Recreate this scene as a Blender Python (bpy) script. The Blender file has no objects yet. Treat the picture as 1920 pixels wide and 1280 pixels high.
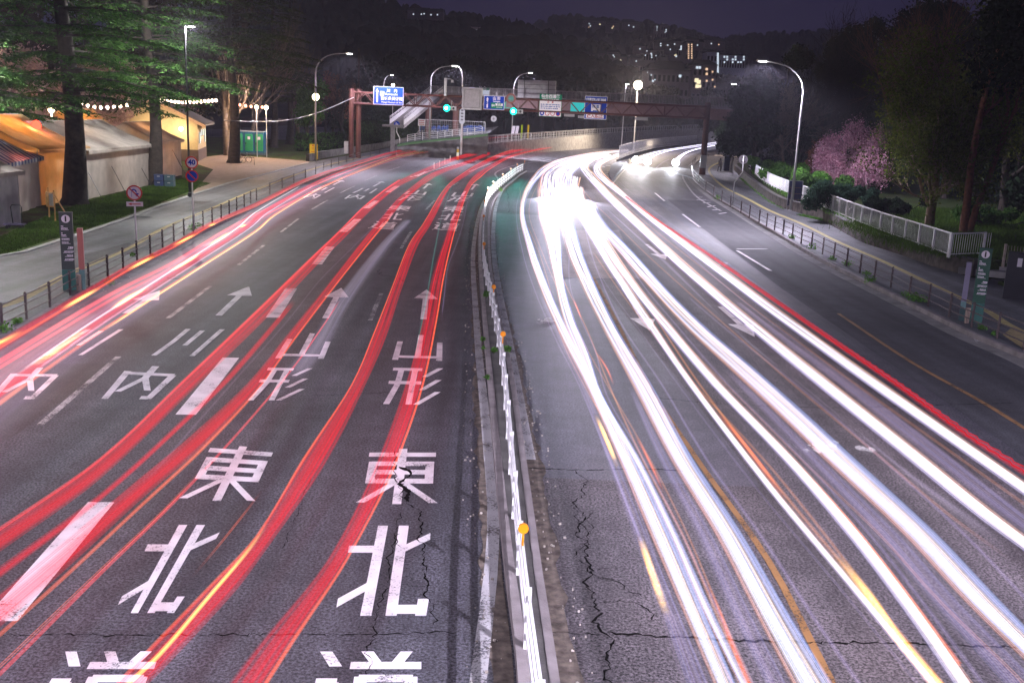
import bpy, math, random
import numpy as np
from mathutils import Vector, Matrix
R = math.radians
PI = math.pi
rnd = random.Random(7)
C = bpy.context.scene.collection

# ---------------------------------------------------------------- camera
F, CX, CY, PITCH, ROLL, H = 1867.0, 960.0, 640.0, R(12.9), R(2.5), 6.5
cf = np.array([0, math.cos(PITCH), -math.sin(PITCH)])
cu = np.array([0, math.sin(PITCH), math.cos(PITCH)])
cr = np.array([1.0, 0, 0])
crr = cr * math.cos(ROLL) + cu * math.sin(ROLL)
cuu = -cr * math.sin(ROLL) + cu * math.cos(ROLL)
cam_d = bpy.data.cameras.new('camera')
cam_d.sensor_width = 36.0; cam_d.lens = F / 1920 * 36.0
cam_d.clip_start = 0.1; cam_d.clip_end = 9000
cam = bpy.data.objects.new('camera', cam_d); C.objects.link(cam)
m = Matrix.Identity(4)
for i, v in enumerate((crr, cuu, -cf)):
    for k in range(3): m[k][i] = v[k]
m[2][3] = H
cam.matrix_world = m
bpy.context.scene.camera = cam

# ---------------------------------------------------------------- world, exposure
w = bpy.data.worlds.new('World'); bpy.context.scene.world = w; w.use_nodes = True
nt = w.node_tree; nt.nodes.clear()
sky = nt.nodes.new('ShaderNodeTexSky'); sky.sky_type = 'NISHITA'; sky.sun_disc = False
sky.sun_elevation = R(-6); sky.sun_rotation = R(250)
b1 = nt.nodes.new('ShaderNodeBackground'); b1.inputs[1].default_value = 0.05
nt.links.new(sky.outputs[0], b1.inputs[0])
b2 = nt.nodes.new('ShaderNodeBackground'); b2.inputs[0].default_value = (0.0175, 0.0145, 0.042, 1); b2.inputs[1].default_value = 1.35
ad = nt.nodes.new('ShaderNodeAddShader'); wo = nt.nodes.new('ShaderNodeOutputWorld')
nt.links.new(b1.outputs[0], ad.inputs[0]); nt.links.new(b2.outputs[0], ad.inputs[1]); nt.links.new(ad.outputs[0], wo.inputs[0])
sc = bpy.context.scene
sc.view_settings.view_transform = 'Standard'; sc.view_settings.look = 'None'
sc.view_settings.exposure = 0.0; sc.view_settings.gamma = 1.0
sc.cycles.max_bounces = 5; sc.cycles.diffuse_bounces = 2; sc.cycles.glossy_bounces = 2
sc.cycles.transmission_bounces = 3; sc.cycles.transparent_max_bounces = 40
sc.cycles.sample_clamp_indirect = 3.0; sc.cycles.sample_clamp_direct = 0
sc.cycles.use_denoising = True
sc.cycles.caustics_reflective = False; sc.cycles.caustics_refractive = False
fill_d = bpy.data.lights.new('fill_light', 'SUN'); fill_d.energy = 0.02; fill_d.angle = R(10); fill_d.color = (0.8, 0.8, 1.0)  # faint sun lamp added as ambient fill
fill_sun = bpy.data.objects.new('fill_light', fill_d); C.objects.link(fill_sun); fill_sun.rotation_euler = (R(35), R(10), R(-20))

# ---------------------------------------------------------------- pixel -> world
def ray(px, py):
    return cf + (px - CX) / F * crr - (py - CY) / F * cuu
def G(px, py, z=0.0):
    d = ray(px, py); t = (z - H) / d[2]; p = d * t; return Vector((p[0], p[1], z))
def PY(px, py, Y):
    d = ray(px, py); t = Y / d[1]; return Vector((d[0] * t, Y, H + d[2] * t))
def GL(pts, z=0.0): return [G(x, y, z) for x, y in pts]

# ---------------------------------------------------------------- mesh helpers
class MB:
    def __init__(s): s.v = []; s.f = []
    def add(s, vs, fs):
        n = len(s.v); s.v += [tuple(v) for v in vs]; s.f += [tuple(i + n for i in f) for f in fs]; return s
    def box(s, c, d, rz=0.0):
        cx, cy, cz = c; x, y, z = d[0] / 2, d[1] / 2, d[2] / 2; k, l = math.cos(rz), math.sin(rz)
        vs = [(cx + a * x * k - b * y * l, cy + a * x * l + b * y * k, cz + e * z) for e in (-1, 1) for a, b in ((-1, -1), (1, -1), (1, 1), (-1, 1))]
        return s.add(vs, [(3, 2, 1, 0), (4, 5, 6, 7), (0, 1, 5, 4), (1, 2, 6, 5), (2, 3, 7, 6), (3, 0, 4, 7)])
    def bar(s, a, b, w, h=None):
        a = Vector(a); b = Vector(b); h = h or w; d = (b - a).normalized()
        up = Vector((0, 0, 1)) if abs(d.z) < 0.95 else Vector((0, 1, 0))
        x = d.cross(up).normalized() * w / 2; y = x.cross(d).normalized() * h / 2
        vs = [p + i * x + j * y for p in (a, b) for i, j in ((-1, -1), (1, -1), (1, 1), (-1, 1))]
        return s.add(vs, [(0, 1, 2, 3), (7, 6, 5, 4), (4, 5, 1, 0), (5, 6, 2, 1), (6, 7, 3, 2), (7, 4, 0, 3)])
    def tube(s, pts, rad, n=8, cap=True):
        pts = [Vector(p) for p in pts]
        if not isinstance(rad, (list, tuple)): rad = [rad] * len(pts)
        base = len(s.v); ref = None
        for i, p in enumerate(pts):
            d = (pts[min(i + 1, len(pts) - 1)] - pts[max(i - 1, 0)]).normalized()
            if ref is None: ref = Vector((1, 0, 0)) if abs(d.x) < 0.9 else Vector((0, 1, 0))
            x = (ref - d * ref.dot(d)).normalized(); ref = x; y = d.cross(x)
            for k in range(n):
                a = 2 * PI * k / n; s.v.append(tuple(p + (x * math.cos(a) + y * math.sin(a)) * rad[i]))
        for i in range(len(pts) - 1):
            for k in range(n):
                a = base + i * n + k; b = base + i * n + (k + 1) % n; s.f.append((a, b, b + n, a + n))
        if cap:
            s.f.append(tuple(base + k for k in range(n))[::-1]); s.f.append(tuple(base + (len(pts) - 1) * n + k for k in range(n)))
        return s
    def cyl(s, a, b, r, n=16): return s.tube([a, b], r, n)
    def prism(s, poly, z0, z1):
        n = len(poly); ar = sum(poly[i][0] * poly[(i + 1) % n][1] - poly[(i + 1) % n][0] * poly[i][1] for i in range(n))
        if ar < 0: poly = poly[::-1]
        vs = [(p[0], p[1], z0) for p in poly] + [(p[0], p[1], z1) for p in poly]
        return s.add(vs, [tuple(range(n))[::-1], tuple(range(n, 2 * n))] + [(i, (i + 1) % n, (i + 1) % n + n, i + n) for i in range(n)])
    def plate(s, poly, y0, y1):
        'polygon in XZ extruded along Y; poly is (x,z)'
        n = len(poly); ar = sum(poly[i][0] * poly[(i + 1) % n][1] - poly[(i + 1) % n][0] * poly[i][1] for i in range(n))
        if ar < 0: poly = poly[::-1]
        vs = [(p[0], y0, p[1]) for p in poly] + [(p[0], y1, p[1]) for p in poly]
        return s.add(vs, [tuple(range(n)), tuple(range(n, 2 * n))[::-1]] + [(i, i + n, (i + 1) % n + n, (i + 1) % n) for i in range(n)])
    def ring(s, c, r0, r1, y0, y1, n=32):
        cx, cz = c; vs = []
        for y in (y0, y1):
            for r in (r0, r1):
                vs += [(cx + r * math.cos(2 * PI * k / n), y, cz + r * math.sin(2 * PI * k / n)) for k in range(n)]
        fs = []
        for k in range(n):
            j = (k + 1) % n
            fs += [(k, j, n + j, n + k), (2 * n + k, 3 * n + k, 3 * n + j, 2 * n + j), (n + k, n + j, 3 * n + j, 3 * n + k), (k, 2 * n + k, 2 * n + j, j)]
        return s.add(vs, fs)
    def disc(s, c, r, y0, y1, n=32):
        return s.plate([(c[0] + r * math.cos(2 * PI * k / n), c[1] + r * math.sin(2 * PI * k / n)) for k in range(n)], y0, y1)
    def sphere(s, c, r, n=10, k=6, sz=1.0):
        base = len(s.v); cx, cy, cz = c
        s.v.append((cx, cy, cz + r * sz))
        for i in range(1, k):
            for j in range(n):
                a = PI * i / k; b = 2 * PI * j / n
                s.v.append((cx + r * math.sin(a) * math.cos(b), cy + r * math.sin(a) * math.sin(b), cz + r * sz * math.cos(a)))
        s.v.append((cx, cy, cz - r * sz)); e = len(s.v) - 1
        for j in range(n):
            s.f.append((base, base + 1 + j, base + 1 + (j + 1) % n)); o = base + 1 + (k - 2) * n
            s.f.append((e, o + (j + 1) % n, o + j))
        for i in range(k - 2):
            for j in range(n):
                a = base + 1 + i * n + j; b = base + 1 + i * n + (j + 1) % n; s.f.append((a, a + n, b + n, b))
        return s
    def strip(s, L, Rr, z0=None):
        'flat strip between two point lists'
        n = len(L); vs = [tuple(p) for p in L] + [tuple(p) for p in Rr]
        return s.add(vs, [(i, n + i, n + i + 1, i + 1) for i in range(n - 1)])
    def slab(s, L, Rr, z0, z1):
        'solid between two plan polylines'
        n = len(L)
        vs = [(p[0], p[1], z0) for p in L] + [(p[0], p[1], z0) for p in Rr] + [(p[0], p[1], z1) for p in L] + [(p[0], p[1], z1) for p in Rr]
        fs = []
        for i in range(n - 1):
            fs += [(2 * n + i, 3 * n + i, 3 * n + i + 1, 2 * n + i + 1), (i, i + 1, n + i + 1, n + i), (i, 2 * n + i, 2 * n + i + 1, i + 1), (n + i + 1, 3 * n + i + 1, 3 * n + i, n + i)]
        fs += [(0, n, 3 * n, 2 * n), (n - 1, 3 * n - 1, 4 * n - 1, 2 * n - 1)[:0] or (n - 1, 3 * n - 1, 4 * n - 1, 2 * n - 1)]
        return s.add(vs, fs)
    def build(s, name, mat, parent=None, world=False, smooth=False):
        me = bpy.data.meshes.new(name); vs = s.v
        if world and parent is not None:
            o = parent.location; vs = [(v[0] - o.x, v[1] - o.y, v[2] - o.z) for v in vs]
        me.from_pydata(vs, [], s.f); me.materials.append(mat)
        if smooth: me.polygons.foreach_set('use_smooth', [True] * len(me.polygons))
        me.update(); ob = bpy.data.objects.new(name, me); C.objects.link(ob)
        if parent is not None: ob.parent = parent
        return ob
def npmesh(name, V, nper, mat, parent=None, smooth=False):
    'V: (faces*nper, 3) vertices, separate faces'
    V = np.asarray(V, dtype=np.float32).reshape(-1, 3); n = len(V) // nper
    me = bpy.data.meshes.new(name); me.vertices.add(len(V)); me.vertices.foreach_set('co', V.ravel())
    me.loops.add(len(V)); me.loops.foreach_set('vertex_index', np.arange(len(V), dtype=np.int32))
    me.polygons.add(n); me.polygons.foreach_set('loop_start', np.arange(0, len(V), nper, dtype=np.int32))
    me.update(calc_edges=True); me.materials.append(mat)
    ob = bpy.data.objects.new(name, me); C.objects.link(ob)
    if parent is not None: ob.parent = parent
    return ob
def tag(o, label=None, cat=None, group=None, kind=None):
    if label: o['label'] = label
    if cat: o['category'] = cat
    if group: o['group'] = group
    if kind: o['kind'] = kind
    return o
def thing(name, label, cat, loc=(0, 0, 0), rz=0.0, group=None):
    o = bpy.data.objects.new(name, None); o.empty_display_size = 0.2; C.objects.link(o)
    o.location = loc; o.rotation_euler = (0, 0, rz); return tag(o, label, cat, group)
def dup(root, loc, rz=None, label=None, scale=None, group=None):
    r = root.copy(); C.objects.link(r); r.location = loc
    if rz is not None: r.rotation_euler = (0, 0, rz)
    if label: r['label'] = label
    if group: r['group'] = group
    if scale: r.scale = scale if isinstance(scale, tuple) else (scale,) * 3
    def rec(src, dst):
        for ch in [c for c in C.objects if c.parent == src]:
            k = ch.copy(); C.objects.link(k); k.parent = dst; rec(ch, k)
    rec(root, r)
    return r
def cr_spline(P, n=6):
    P = [Vector(p) for p in P]; out = []
    for i in range(len(P) - 1):
        p0 = P[max(i - 1, 0)]; p1 = P[i]; p2 = P[i + 1]; p3 = P[min(i + 2, len(P) - 1)]
        d1 = max((p2 - p1).length, 1e-6); 
        m1 = (p2 - p0) / max((p2 - p1).length + (p1 - p0).length, 1e-6) * d1
        m2 = (p3 - p1) / max((p3 - p2).length + (p2 - p1).length, 1e-6) * d1
        for k in range(n):
            t = k / n; t2 = t * t; t3 = t2 * t
            out.append(p1 * (2 * t3 - 3 * t2 + 1) + m1 * (t3 - 2 * t2 + t) + p2 * (-2 * t3 + 3 * t2) + m2 * (t3 - t2))
    out.append(P[-1]); return out
def offset(P, d):
    'offset a plan polyline to its right by d'
    out = []
    for i, p in enumerate(P):
        t = (P[min(i + 1, len(P) - 1)] - P[max(i - 1, 0)]); t.z = 0; t.normalize()
        out.append(p + Vector((t.y, -t.x, 0)) * d)
    return out
def resample(P, step):
    out = [P[0].copy()]; acc = 0.0
    for a, b in zip(P, P[1:]):
        L = (b - a).length
        if L < 1e-9: continue
        d = step - acc
        while d <= L:
            out.append(a + (b - a) * (d / L)); d += step
        acc = (acc + L) % step if L + acc >= step else acc + L
    return out

# ---------------------------------------------------------------- materials
def newmat(name):
    mt = bpy.data.materials.new(name); mt.use_nodes = True; n = mt.node_tree; n.nodes.clear()
    o = n.nodes.new('ShaderNodeOutputMaterial'); return mt, n, o
def N(n, t, **kw):
    x = n.nodes.new(t)
    for k, v in kw.items():
        if k.startswith('i_'):
            key = k[2:]; key = int(key) if key.isdigit() else key.replace('_', ' ')
            x.inputs[key].default_value = v
        else: setattr(x, k, v)
    return x
def ramp(n, pts, src):
    r = n.nodes.new('ShaderNodeValToRGB'); e = r.color_ramp.elements
    while len(e) < len(pts): e.new(0.5)
    for q, (p, c) in zip(e, pts): q.position = p; q.color = c if len(c) == 4 else (*c, 1)
    n.links.new(src, r.inputs[0]); return r
MATS = {}
def mat(name, col, rough=0.6, metal=0.0, var=0.15, scale=3.0, bump=0.0, bscale=30.0, spec=0.5):
    if name in MATS: return MATS[name]
    mt, n, o = newmat(name); p = N(n, 'ShaderNodeBsdfPrincipled'); p.inputs['Roughness'].default_value = rough
    p.inputs['Metallic'].default_value = metal; p.inputs['Specular IOR Level'].default_value = spec
    tc = N(n, 'ShaderNodeTexCoord'); nz = N(n, 'ShaderNodeTexNoise'); nz.inputs['Scale'].default_value = scale; nz.inputs['Detail'].default_value = 6
    n.links.new(tc.outputs['Object'], nz.inputs['Vector'])
    lo = tuple(max(0, c * (1 - var)) for c in col); hi = tuple(min(1, c * (1 + var)) for c in col)
    r = ramp(n, [(0.3, lo), (0.7, hi)], nz.outputs[0]); n.links.new(r.outputs[0], p.inputs['Base Color'])
    if bump:
        b = N(n, 'ShaderNodeTexNoise'); b.inputs['Scale'].default_value = bscale; b.inputs['Detail'].default_value = 4
        n.links.new(tc.outputs['Object'], b.inputs['Vector'])
        bp = N(n, 'ShaderNodeBump'); bp.inputs['Strength'].default_value = bump; bp.inputs['Distance'].default_value = 0.02
        n.links.new(b.outputs[0], bp.inputs['Height']); n.links.new(bp.outputs[0], p.inputs['Normal'])
    n.links.new(p.outputs[0], o.inputs[0]); MATS[name] = mt; return mt
def emit(name, col, s, sample=True):
    if name in MATS: return MATS[name]
    mt, n, o = newmat(name); e = N(n, 'ShaderNodeEmission'); e.inputs[0].default_value = (*col, 1); e.inputs[1].default_value = s
    n.links.new(e.outputs[0], o.inputs[0])
    if not sample: mt.cycles.emission_sampling = 'NONE'
    MATS[name] = mt; return mt
def leafmat(name, cols, trans=0.3, rough=0.6):
    if name in MATS: return MATS[name]
    mt, n, o = newmat(name); g = N(n, 'ShaderNodeNewGeometry')
    r = ramp(n, [(i / (len(cols) - 1), c) for i, c in enumerate(cols)], g.outputs['Random Per Island'])
    tc = N(n, 'ShaderNodeTexCoord'); nz = N(n, 'ShaderNodeTexNoise'); nz.inputs['Scale'].default_value = 0.7
    n.links.new(tc.outputs['Object'], nz.inputs['Vector'])
    mx = N(n, 'ShaderNodeMix', data_type='RGBA', blend_type='MULTIPLY'); mx.inputs[0].default_value = 1
    r2 = ramp(n, [(0.3, (0.65, 0.65, 0.65)), (0.7, (1.25, 1.25, 1.2))], nz.outputs[0])
    n.links.new(r.outputs[0], mx.inputs[6]); n.links.new(r2.outputs[0], mx.inputs[7])
    d = N(n, 'ShaderNodeBsdfDiffuse'); t = N(n, 'ShaderNodeBsdfTranslucent'); m_ = N(n, 'ShaderNodeMixShader'); m_.inputs[0].default_value = trans
    n.links.new(mx.outputs[2], d.inputs[0]); n.links.new(mx.outputs[2], t.inputs[0]); n.links.new(d.outputs[0], m_.inputs[1]); n.links.new(t.outputs[0], m_.inputs[2])
    n.links.new(m_.outputs[0], o.inputs[0]); MATS[name] = mt; return mt
def asphalt(name, col, grain=1.0, rough=0.62, sparkle=0.25):
    mt, n, o = newmat(name); p = N(n, 'ShaderNodeBsdfPrincipled'); tc = N(n, 'ShaderNodeTexCoord')
    big = N(n, 'ShaderNodeTexNoise'); big.inputs['Scale'].default_value = 0.35; big.inputs['Detail'].default_value = 5; big.inputs['Roughness'].default_value = .6
    mid = N(n, 'ShaderNodeTexNoise'); mid.inputs['Scale'].default_value = 2.2; mid.inputs['Detail'].default_value = 6
    fin = N(n, 'ShaderNodeTexNoise'); fin.inputs['Scale'].default_value = 24; fin.inputs['Detail'].default_value = 5; fin.inputs['Roughness'].default_value = .75
    vo = N(n, 'ShaderNodeTexVoronoi'); vo.inputs['Scale'].default_value = 55
    for x in (big, mid, fin, vo): n.links.new(tc.outputs['Object'], x.inputs['Vector'])
    # wheel tracks: long streaks along the road
    mp = N(n, 'ShaderNodeMapping'); mp.inputs['Scale'].default_value = (1.6, 0.05, 1); n.links.new(tc.outputs['Object'], mp.inputs[0])
    st = N(n, 'ShaderNodeTexNoise'); st.inputs['Scale'].default_value = 1.0; st.inputs['Detail'].default_value = 3; n.links.new(mp.outputs[0], st.inputs['Vector'])
    c = lambda k: tuple(min(1, q * k) for q in col)
    r1 = ramp(n, [(0.3, c(0.72)), (0.5, c(1.0)), (0.72, c(1.3))], big.outputs[0])
    def mul(a, src, lo, hi, p0=.3, p1=.7):
        r = ramp(n, [(p0, (lo,) * 3), (p1, (hi,) * 3)], src); x = N(n, 'ShaderNodeMix', data_type='RGBA', blend_type='MULTIPLY'); x.inputs[0].default_value = 1
        n.links.new(a, x.inputs[6]); n.links.new(r.outputs[0], x.inputs[7]); return x.outputs[2]
    a = mul(r1.outputs[0], mid.outputs[0], .8, 1.2); a = mul(a, st.outputs[0], .62, 1.35); a = mul(a, fin.outputs[0], 1 - .8 * grain, 1 + 1.5 * grain, .41, .61)
    # bright aggregate chips
    rs = ramp(n, [(0.0, (1, 1, 1)), (0.12, (0, 0, 0))], vo.outputs['Distance'])
    lum = N(n, 'ShaderNodeMath', operation='GREATER_THAN'); lum.inputs[1].default_value = 0.72
    sep = N(n, 'ShaderNodeSeparateColor'); n.links.new(vo.outputs['Color'], sep.inputs[0]); n.links.new(sep.outputs[0], lum.inputs[0])
    ml = N(n, 'ShaderNodeMath', operation='MULTIPLY'); n.links.new(lum.outputs[0], ml.inputs[0]); n.links.new(rs.outputs[0], ml.inputs[1])
    ms = N(n, 'ShaderNodeMath', operation='MULTIPLY'); ms.inputs[1].default_value = sparkle; n.links.new(ml.outputs[0], ms.inputs[0])
    mx = N(n, 'ShaderNodeMix', data_type='RGBA'); n.links.new(ms.outputs[0], mx.inputs[0]); n.links.new(a, mx.inputs[6]); mx.inputs[7].default_value = (.45, .42, .42, 1)
    n.links.new(mx.outputs[2], p.inputs['Base Color']); p.inputs['Roughness'].default_value = rough; p.inputs['Specular IOR Level'].default_value = .45
    bp = N(n, 'ShaderNodeBump'); bp.inputs['Strength'].default_value = .9 * grain; bp.inputs['Distance'].default_value = 0.02
    n.links.new(fin.outputs[0], bp.inputs['Height']); n.links.new(bp.outputs[0], p.inputs['Normal']); n.links.new(p.outputs[0], o.inputs[0]); return mt
def paintmat(name, col, wear=0.45):
    mt, n, o = newmat(name); p = N(n, 'ShaderNodeBsdfPrincipled'); tc = N(n, 'ShaderNodeTexCoord')
    a = N(n, 'ShaderNodeTexNoise'); a.inputs['Scale'].default_value = 26; a.inputs['Detail'].default_value = 8; a.inputs['Roughness'].default_value = .75
    b = N(n, 'ShaderNodeTexNoise'); b.inputs['Scale'].default_value = 1.6; b.inputs['Detail'].default_value = 4
    for x in (a, b): n.links.new(tc.outputs['Object'], x.inputs['Vector'])
    ml = N(n, 'ShaderNodeMath', operation='MULTIPLY_ADD'); n.links.new(b.outputs[0], ml.inputs[0]); ml.inputs[1].default_value = .5; n.links.new(a.outputs[0], ml.inputs[2])
    r = ramp(n, [(wear, (0, 0, 0)), (wear + .12, (1, 1, 1))], ml.outputs[0])
    c = ramp(n, [(0.3, tuple(q * .7 for q in col)), (0.65, col)], b.outputs[0]); n.links.new(c.outputs[0], p.inputs['Base Color'])
    p.inputs['Roughness'].default_value = .6
    t = N(n, 'ShaderNodeBsdfTransparent'); mx = N(n, 'ShaderNodeMixShader'); n.links.new(r.outputs[0], mx.inputs[0]); n.links.new(t.outputs[0], mx.inputs[1]); n.links.new(p.outputs[0], mx.inputs[2])
    n.links.new(mx.outputs[0], o.inputs[0]); return mt

M_road = asphalt('asphalt', (0.056, 0.055, 0.066))
M_road_r = asphalt('asphalt_brown', (0.078, 0.068, 0.074), 1.1)
M_smooth = asphalt('asphalt_smooth', (0.080, 0.076, 0.094), .6, .5, .15)
M_patch = asphalt('asphalt_patch', (0.045, 0.044, 0.048), .7)
M_pink = asphalt('asphalt_tan', (0.2, 0.165, 0.16), .5)
M_dark = asphalt('asphalt_dark', (0.045, 0.045, 0.053), .5, .8, .1)
M_walk = asphalt('footway_paving', (0.10, 0.105, 0.112), .35, .6, .1)
M_paint = paintmat('road_paint', (0.9, 0.87, 0.88), .56)
M_paint_worn = paintmat('road_paint_worn', (0.55, 0.54, 0.54), .66)
M_paint_edge = paintmat('road_paint_edge', (0.5, 0.49, 0.5), .6)
M_orange = paintmat('road_paint_orange', (0.36, 0.19, 0.07), .58)
M_conc = mat('concrete', (0.32, 0.31, 0.30), .85, var=.3, scale=1.5, bump=.4, bscale=20)
M_conc_d = mat('concrete_dark', (0.13, 0.125, 0.12), .85, var=.45, scale=1.2, bump=.5, bscale=15)
M_kerb = mat('kerb_stone', (0.26, 0.23, 0.23), .8, var=.3, scale=2.5, bump=.3, bscale=25)
M_rust = mat('brown_steel', (0.10, 0.030, 0.022), .5, var=.25, scale=1.5)
M_galv = mat('galvanised_steel', (0.5, 0.5, 0.5), .4, .3, var=.12)
M_white = mat('white_painted_steel', (0.85, 0.84, 0.84), .4, var=.12, scale=4)
M_brn = mat('brown_railing_paint', (0.10, 0.075, 0.075), .4, .2, var=.2)
M_black = mat('black_paint', (0.012, 0.012, 0.015), .4)
M_slab = mat('deck_grey', (0.27, 0.25, 0.25), .7, var=.2)
M_yel = mat('yellow_paint', (0.75, 0.5, 0.03), .5)
M_tact = mat('tactile_yellow', (0.42, 0.34, 0.16), .8, var=.25, scale=5, bump=.6, bscale=40)
M_ory = mat('reflector_orange', (0.9, 0.3, 0.01), .3)
M_bark = mat('bark', (0.035, 0.026, 0.021), .95, var=.45, scale=4, bump=1.0, bscale=10)
M_bark_p = mat('pale_bark', (0.2, 0.15, 0.11), .9, var=.35, scale=4, bump=.8, bscale=12)
M_bark_r = mat('red_pine_bark', (0.16, 0.06, 0.035), .9, var=.4, scale=5, bump=.8, bscale=12)
M_sblue = mat('sign_blue', (0.006, 0.05, 0.45), .6, var=.04, spec=.1)
M_sgreen = mat('sign_green', (0.004, 0.22, 0.11), .6, var=.04, spec=.1)
M_swhite = mat('sign_white', (0.82, 0.78, 0.82), .4, var=.03)
M_sred = mat('sign_red', (0.55, 0.02, 0.02), .4, var=.04)
M_sback = mat('sign_back_grey', (0.42, 0.42, 0.42), .5, .1, var=.12)
M_sign_txt = mat('sign_lettering', (0.85, 0.78, 0.86), .4, var=.02)
M_blue_txt = mat('blue_lettering', (0.02, 0.08, 0.35), .4, var=.02)
M_rosy = mat('red_lettering', (0.5, 0.03, 0.04), .4, var=.02)

# ---------------------------------------------------------------- lettering
def text(s, size, mt, parent, loc, align='CENTER', bold=0.0, sx=1.0, name='lettering', back=False):
    cu_ = bpy.data.curves.new('tmp', 'FONT'); cu_.body = s; cu_.size = size; cu_.align_x = align; cu_.align_y = 'CENTER'; cu_.offset = bold; cu_.resolution_u = 2
    ob = bpy.data.objects.new('tmp', cu_); C.objects.link(ob)
    me = bpy.data.meshes.new_from_object(ob.evaluated_get(bpy.context.evaluated_depsgraph_get()))
    bpy.data.objects.remove(ob); bpy.data.curves.remove(cu_)
    if len(me.vertices):
        v = np.empty(len(me.vertices) * 3, dtype=np.float32); me.vertices.foreach_get('co', v); v = v.reshape(-1, 3)
        o = np.stack([v[:, 0] * sx + loc[0], np.full(len(v), loc[1]), v[:, 1] + loc[2]], 1)
        if back: o[:, 0] = -v[:, 0] * sx + loc[0]
        me.vertices.foreach_set('co', o.ravel())
    me.materials.clear(); me.materials.append(mt); me.name = name; me.update()
    r = bpy.data.objects.new(name, me); C.objects.link(r); r.parent = parent; return r

def S(o): return tag(o, kind='structure')

# ================================================================ GROUND AND ROADS
Z = 0.0
M_dirt = mat('park_soil', (0.045, 0.035, 0.022), .95, var=.5, scale=.4, bump=.5, bscale=5)
S(MB().add([(-1850, -90, -0.12), (1850, -90, -0.12), (1850, 2150, -0.12), (-1850, 2150, -0.12)], [(0, 1, 2, 3)]).build('ground', M_dirt))
# kerb lines (road side foot)
LK = [G(x, y) for x, y in [(80, 600), (150, 552), (225, 512), (320, 465), (400, 427)]]
LK = [Vector((-13.0, -8, 0)), Vector((-13.1, 8, 0)), Vector((-13.25, 20, 0))] + GL([(60, 612), (150, 556), (225, 517), (320, 467), (400, 427), (480, 390), (580, 341), (680, 308), (755, 288), (855, 273), (955, 262)])
LK = cr_spline(LK, 4)
RK = [Vector((15.6, -8, 0)), Vector((15.3, 14, 0))] + GL([(1920, 675), (1815, 630), (1740, 592), (1640, 542), (1540, 492), (1440, 432), (1386, 399), (1333, 367), (1302, 340), (1296, 328), (1299, 311), (1314, 299), (1340, 292)]) + [Vector((60, 168, 0)), Vector((120, 200, 0))]
RK = cr_spline(RK, 4)
# one asphalt sheet for the whole carriageway
lk2 = [Vector((p.x, p.y, 0)) for p in LK]
S(MB().add([(-70, -20, -0.001), (140, -20, -0.001), (140, 420, -0.001), (-70, 420, -0.001)], [(0, 1, 2, 3)]).build('road', M_road))
def xat(P, y):
    for a, b in zip(P, P[1:]):
        if (a.y - y) * (b.y - y) <= 0 and a.y != b.y: return a.x + (b.x - a.x) * (y - a.y) / (b.y - a.y)
    return P[-1].x
MLp = [Vector((x, y, 0)) for x, y in [(.42, -6), (.36, 5), (.26, 10.2), (.08, 12.6), (-.17, 16.6), (-.63, 24.8), (-1.29, 36.9), (-1.88, 49.2), (-2.3, 62), (-2.45, 74), (-2.3, 84), (-1.75, 95), (-.9, 107), (.2, 118)]]
FNp = [Vector((x, y, 0)) for x, y in [(.62, 5), (.45, 9), (.26, 12.34), (-.23, 24.2), (-.65, 31), (-1.34, 41.4), (-1.78, 52.8), (-2.06, 62), (-2.2, 72.7), (-2.03, 79.9), (-1.47, 90.3), (-.85, 99.7), (-.26, 108.7), (.57, 116.8)]]
MRp = [Vector((x, y, 0)) for x, y in [(1.02, -6), (.92, 5), (.74, 10), (.60, 12.6), (.42, 16.6), (.05, 24.5), (-.38, 31), (-.98, 41.4), (-1.42, 52.8), (-1.7, 62), (-1.82, 72.7), (-1.65, 79.9), (-1.1, 90.3), (-.45, 99.7), (.15, 108.7), (1.0, 117)]]
ML, MR = cr_spline(MLp, 4), cr_spline(MRp, 4)
ysM = [-5.9 + 1.9 * i for i in range(65)]
ML = [Vector((xat(ML, y), y, 0)) for y in ysM]; MR = [Vector((xat(MR, y), y, 0)) for y in ysM if y < 117]; ML = ML[:len(MR)]
# right carriageway surface sheets (4 mm steps)
def sheet(name, poly, mt, z): return S(MB().add([(p[0], p[1], z) for p in poly], [tuple(range(len(poly)))]).build(name, mt))
right_edge = [Vector((9.6, -6, 0)), Vector((9.7, 12, 0)), Vector((9.9, 24, 0)), Vector((10.0, 40, 0)), Vector((10.6, 60, 0)), Vector((11.6, 85, 0)), Vector((13, 120, 0))]
ys = [-6, 2, 8, 11, 14, 17.3]
S(MB().strip([Vector((xat(MR, y) + .05, y, .003)) for y in ys], [Vector((xat(right_edge, y), y, .003)) for y in ys]).build('road_surface', M_road_r))
ys = [17.3, 20, 25, 30, 36, 42, 48, 54, 60, 66]
S(MB().strip([Vector((xat(MR, y) + .05, y, .0035)) for y in ys], [Vector((xat(MR, y) + 4.3, y, .0035)) for y in ys]).build('road_surface', M_smooth))
ys = [17.3, 24, 32, 40, 50, 60, 75, 90, 105, 118]
S(MB().strip([Vector((xat(MR, y) + 4.3, y, .003)) for y in ys], [Vector((xat(right_edge, y), y, .003)) for y in ys]).build('road_surface', M_road_r))
ys = [-6, 8, 16, 24, 32, 40, 50, 60, 72, 84]
S(MB().strip([Vector((xat(right_edge, y) + .9, y, .003)) for y in ys], [Vector((xat(RK, y) - .02, y, .003)) for y in ys]).build('road_surface', M_dark))
sheet('road_patch', GL([(1060, 432), (1160, 432), (1205, 523), (1050, 520)]), M_pink, .007)
sheet('road_patch', GL([(0, 682), (197, 682), (205, 687), (30, 815), (0, 830)]), M_patch, .004)

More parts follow.
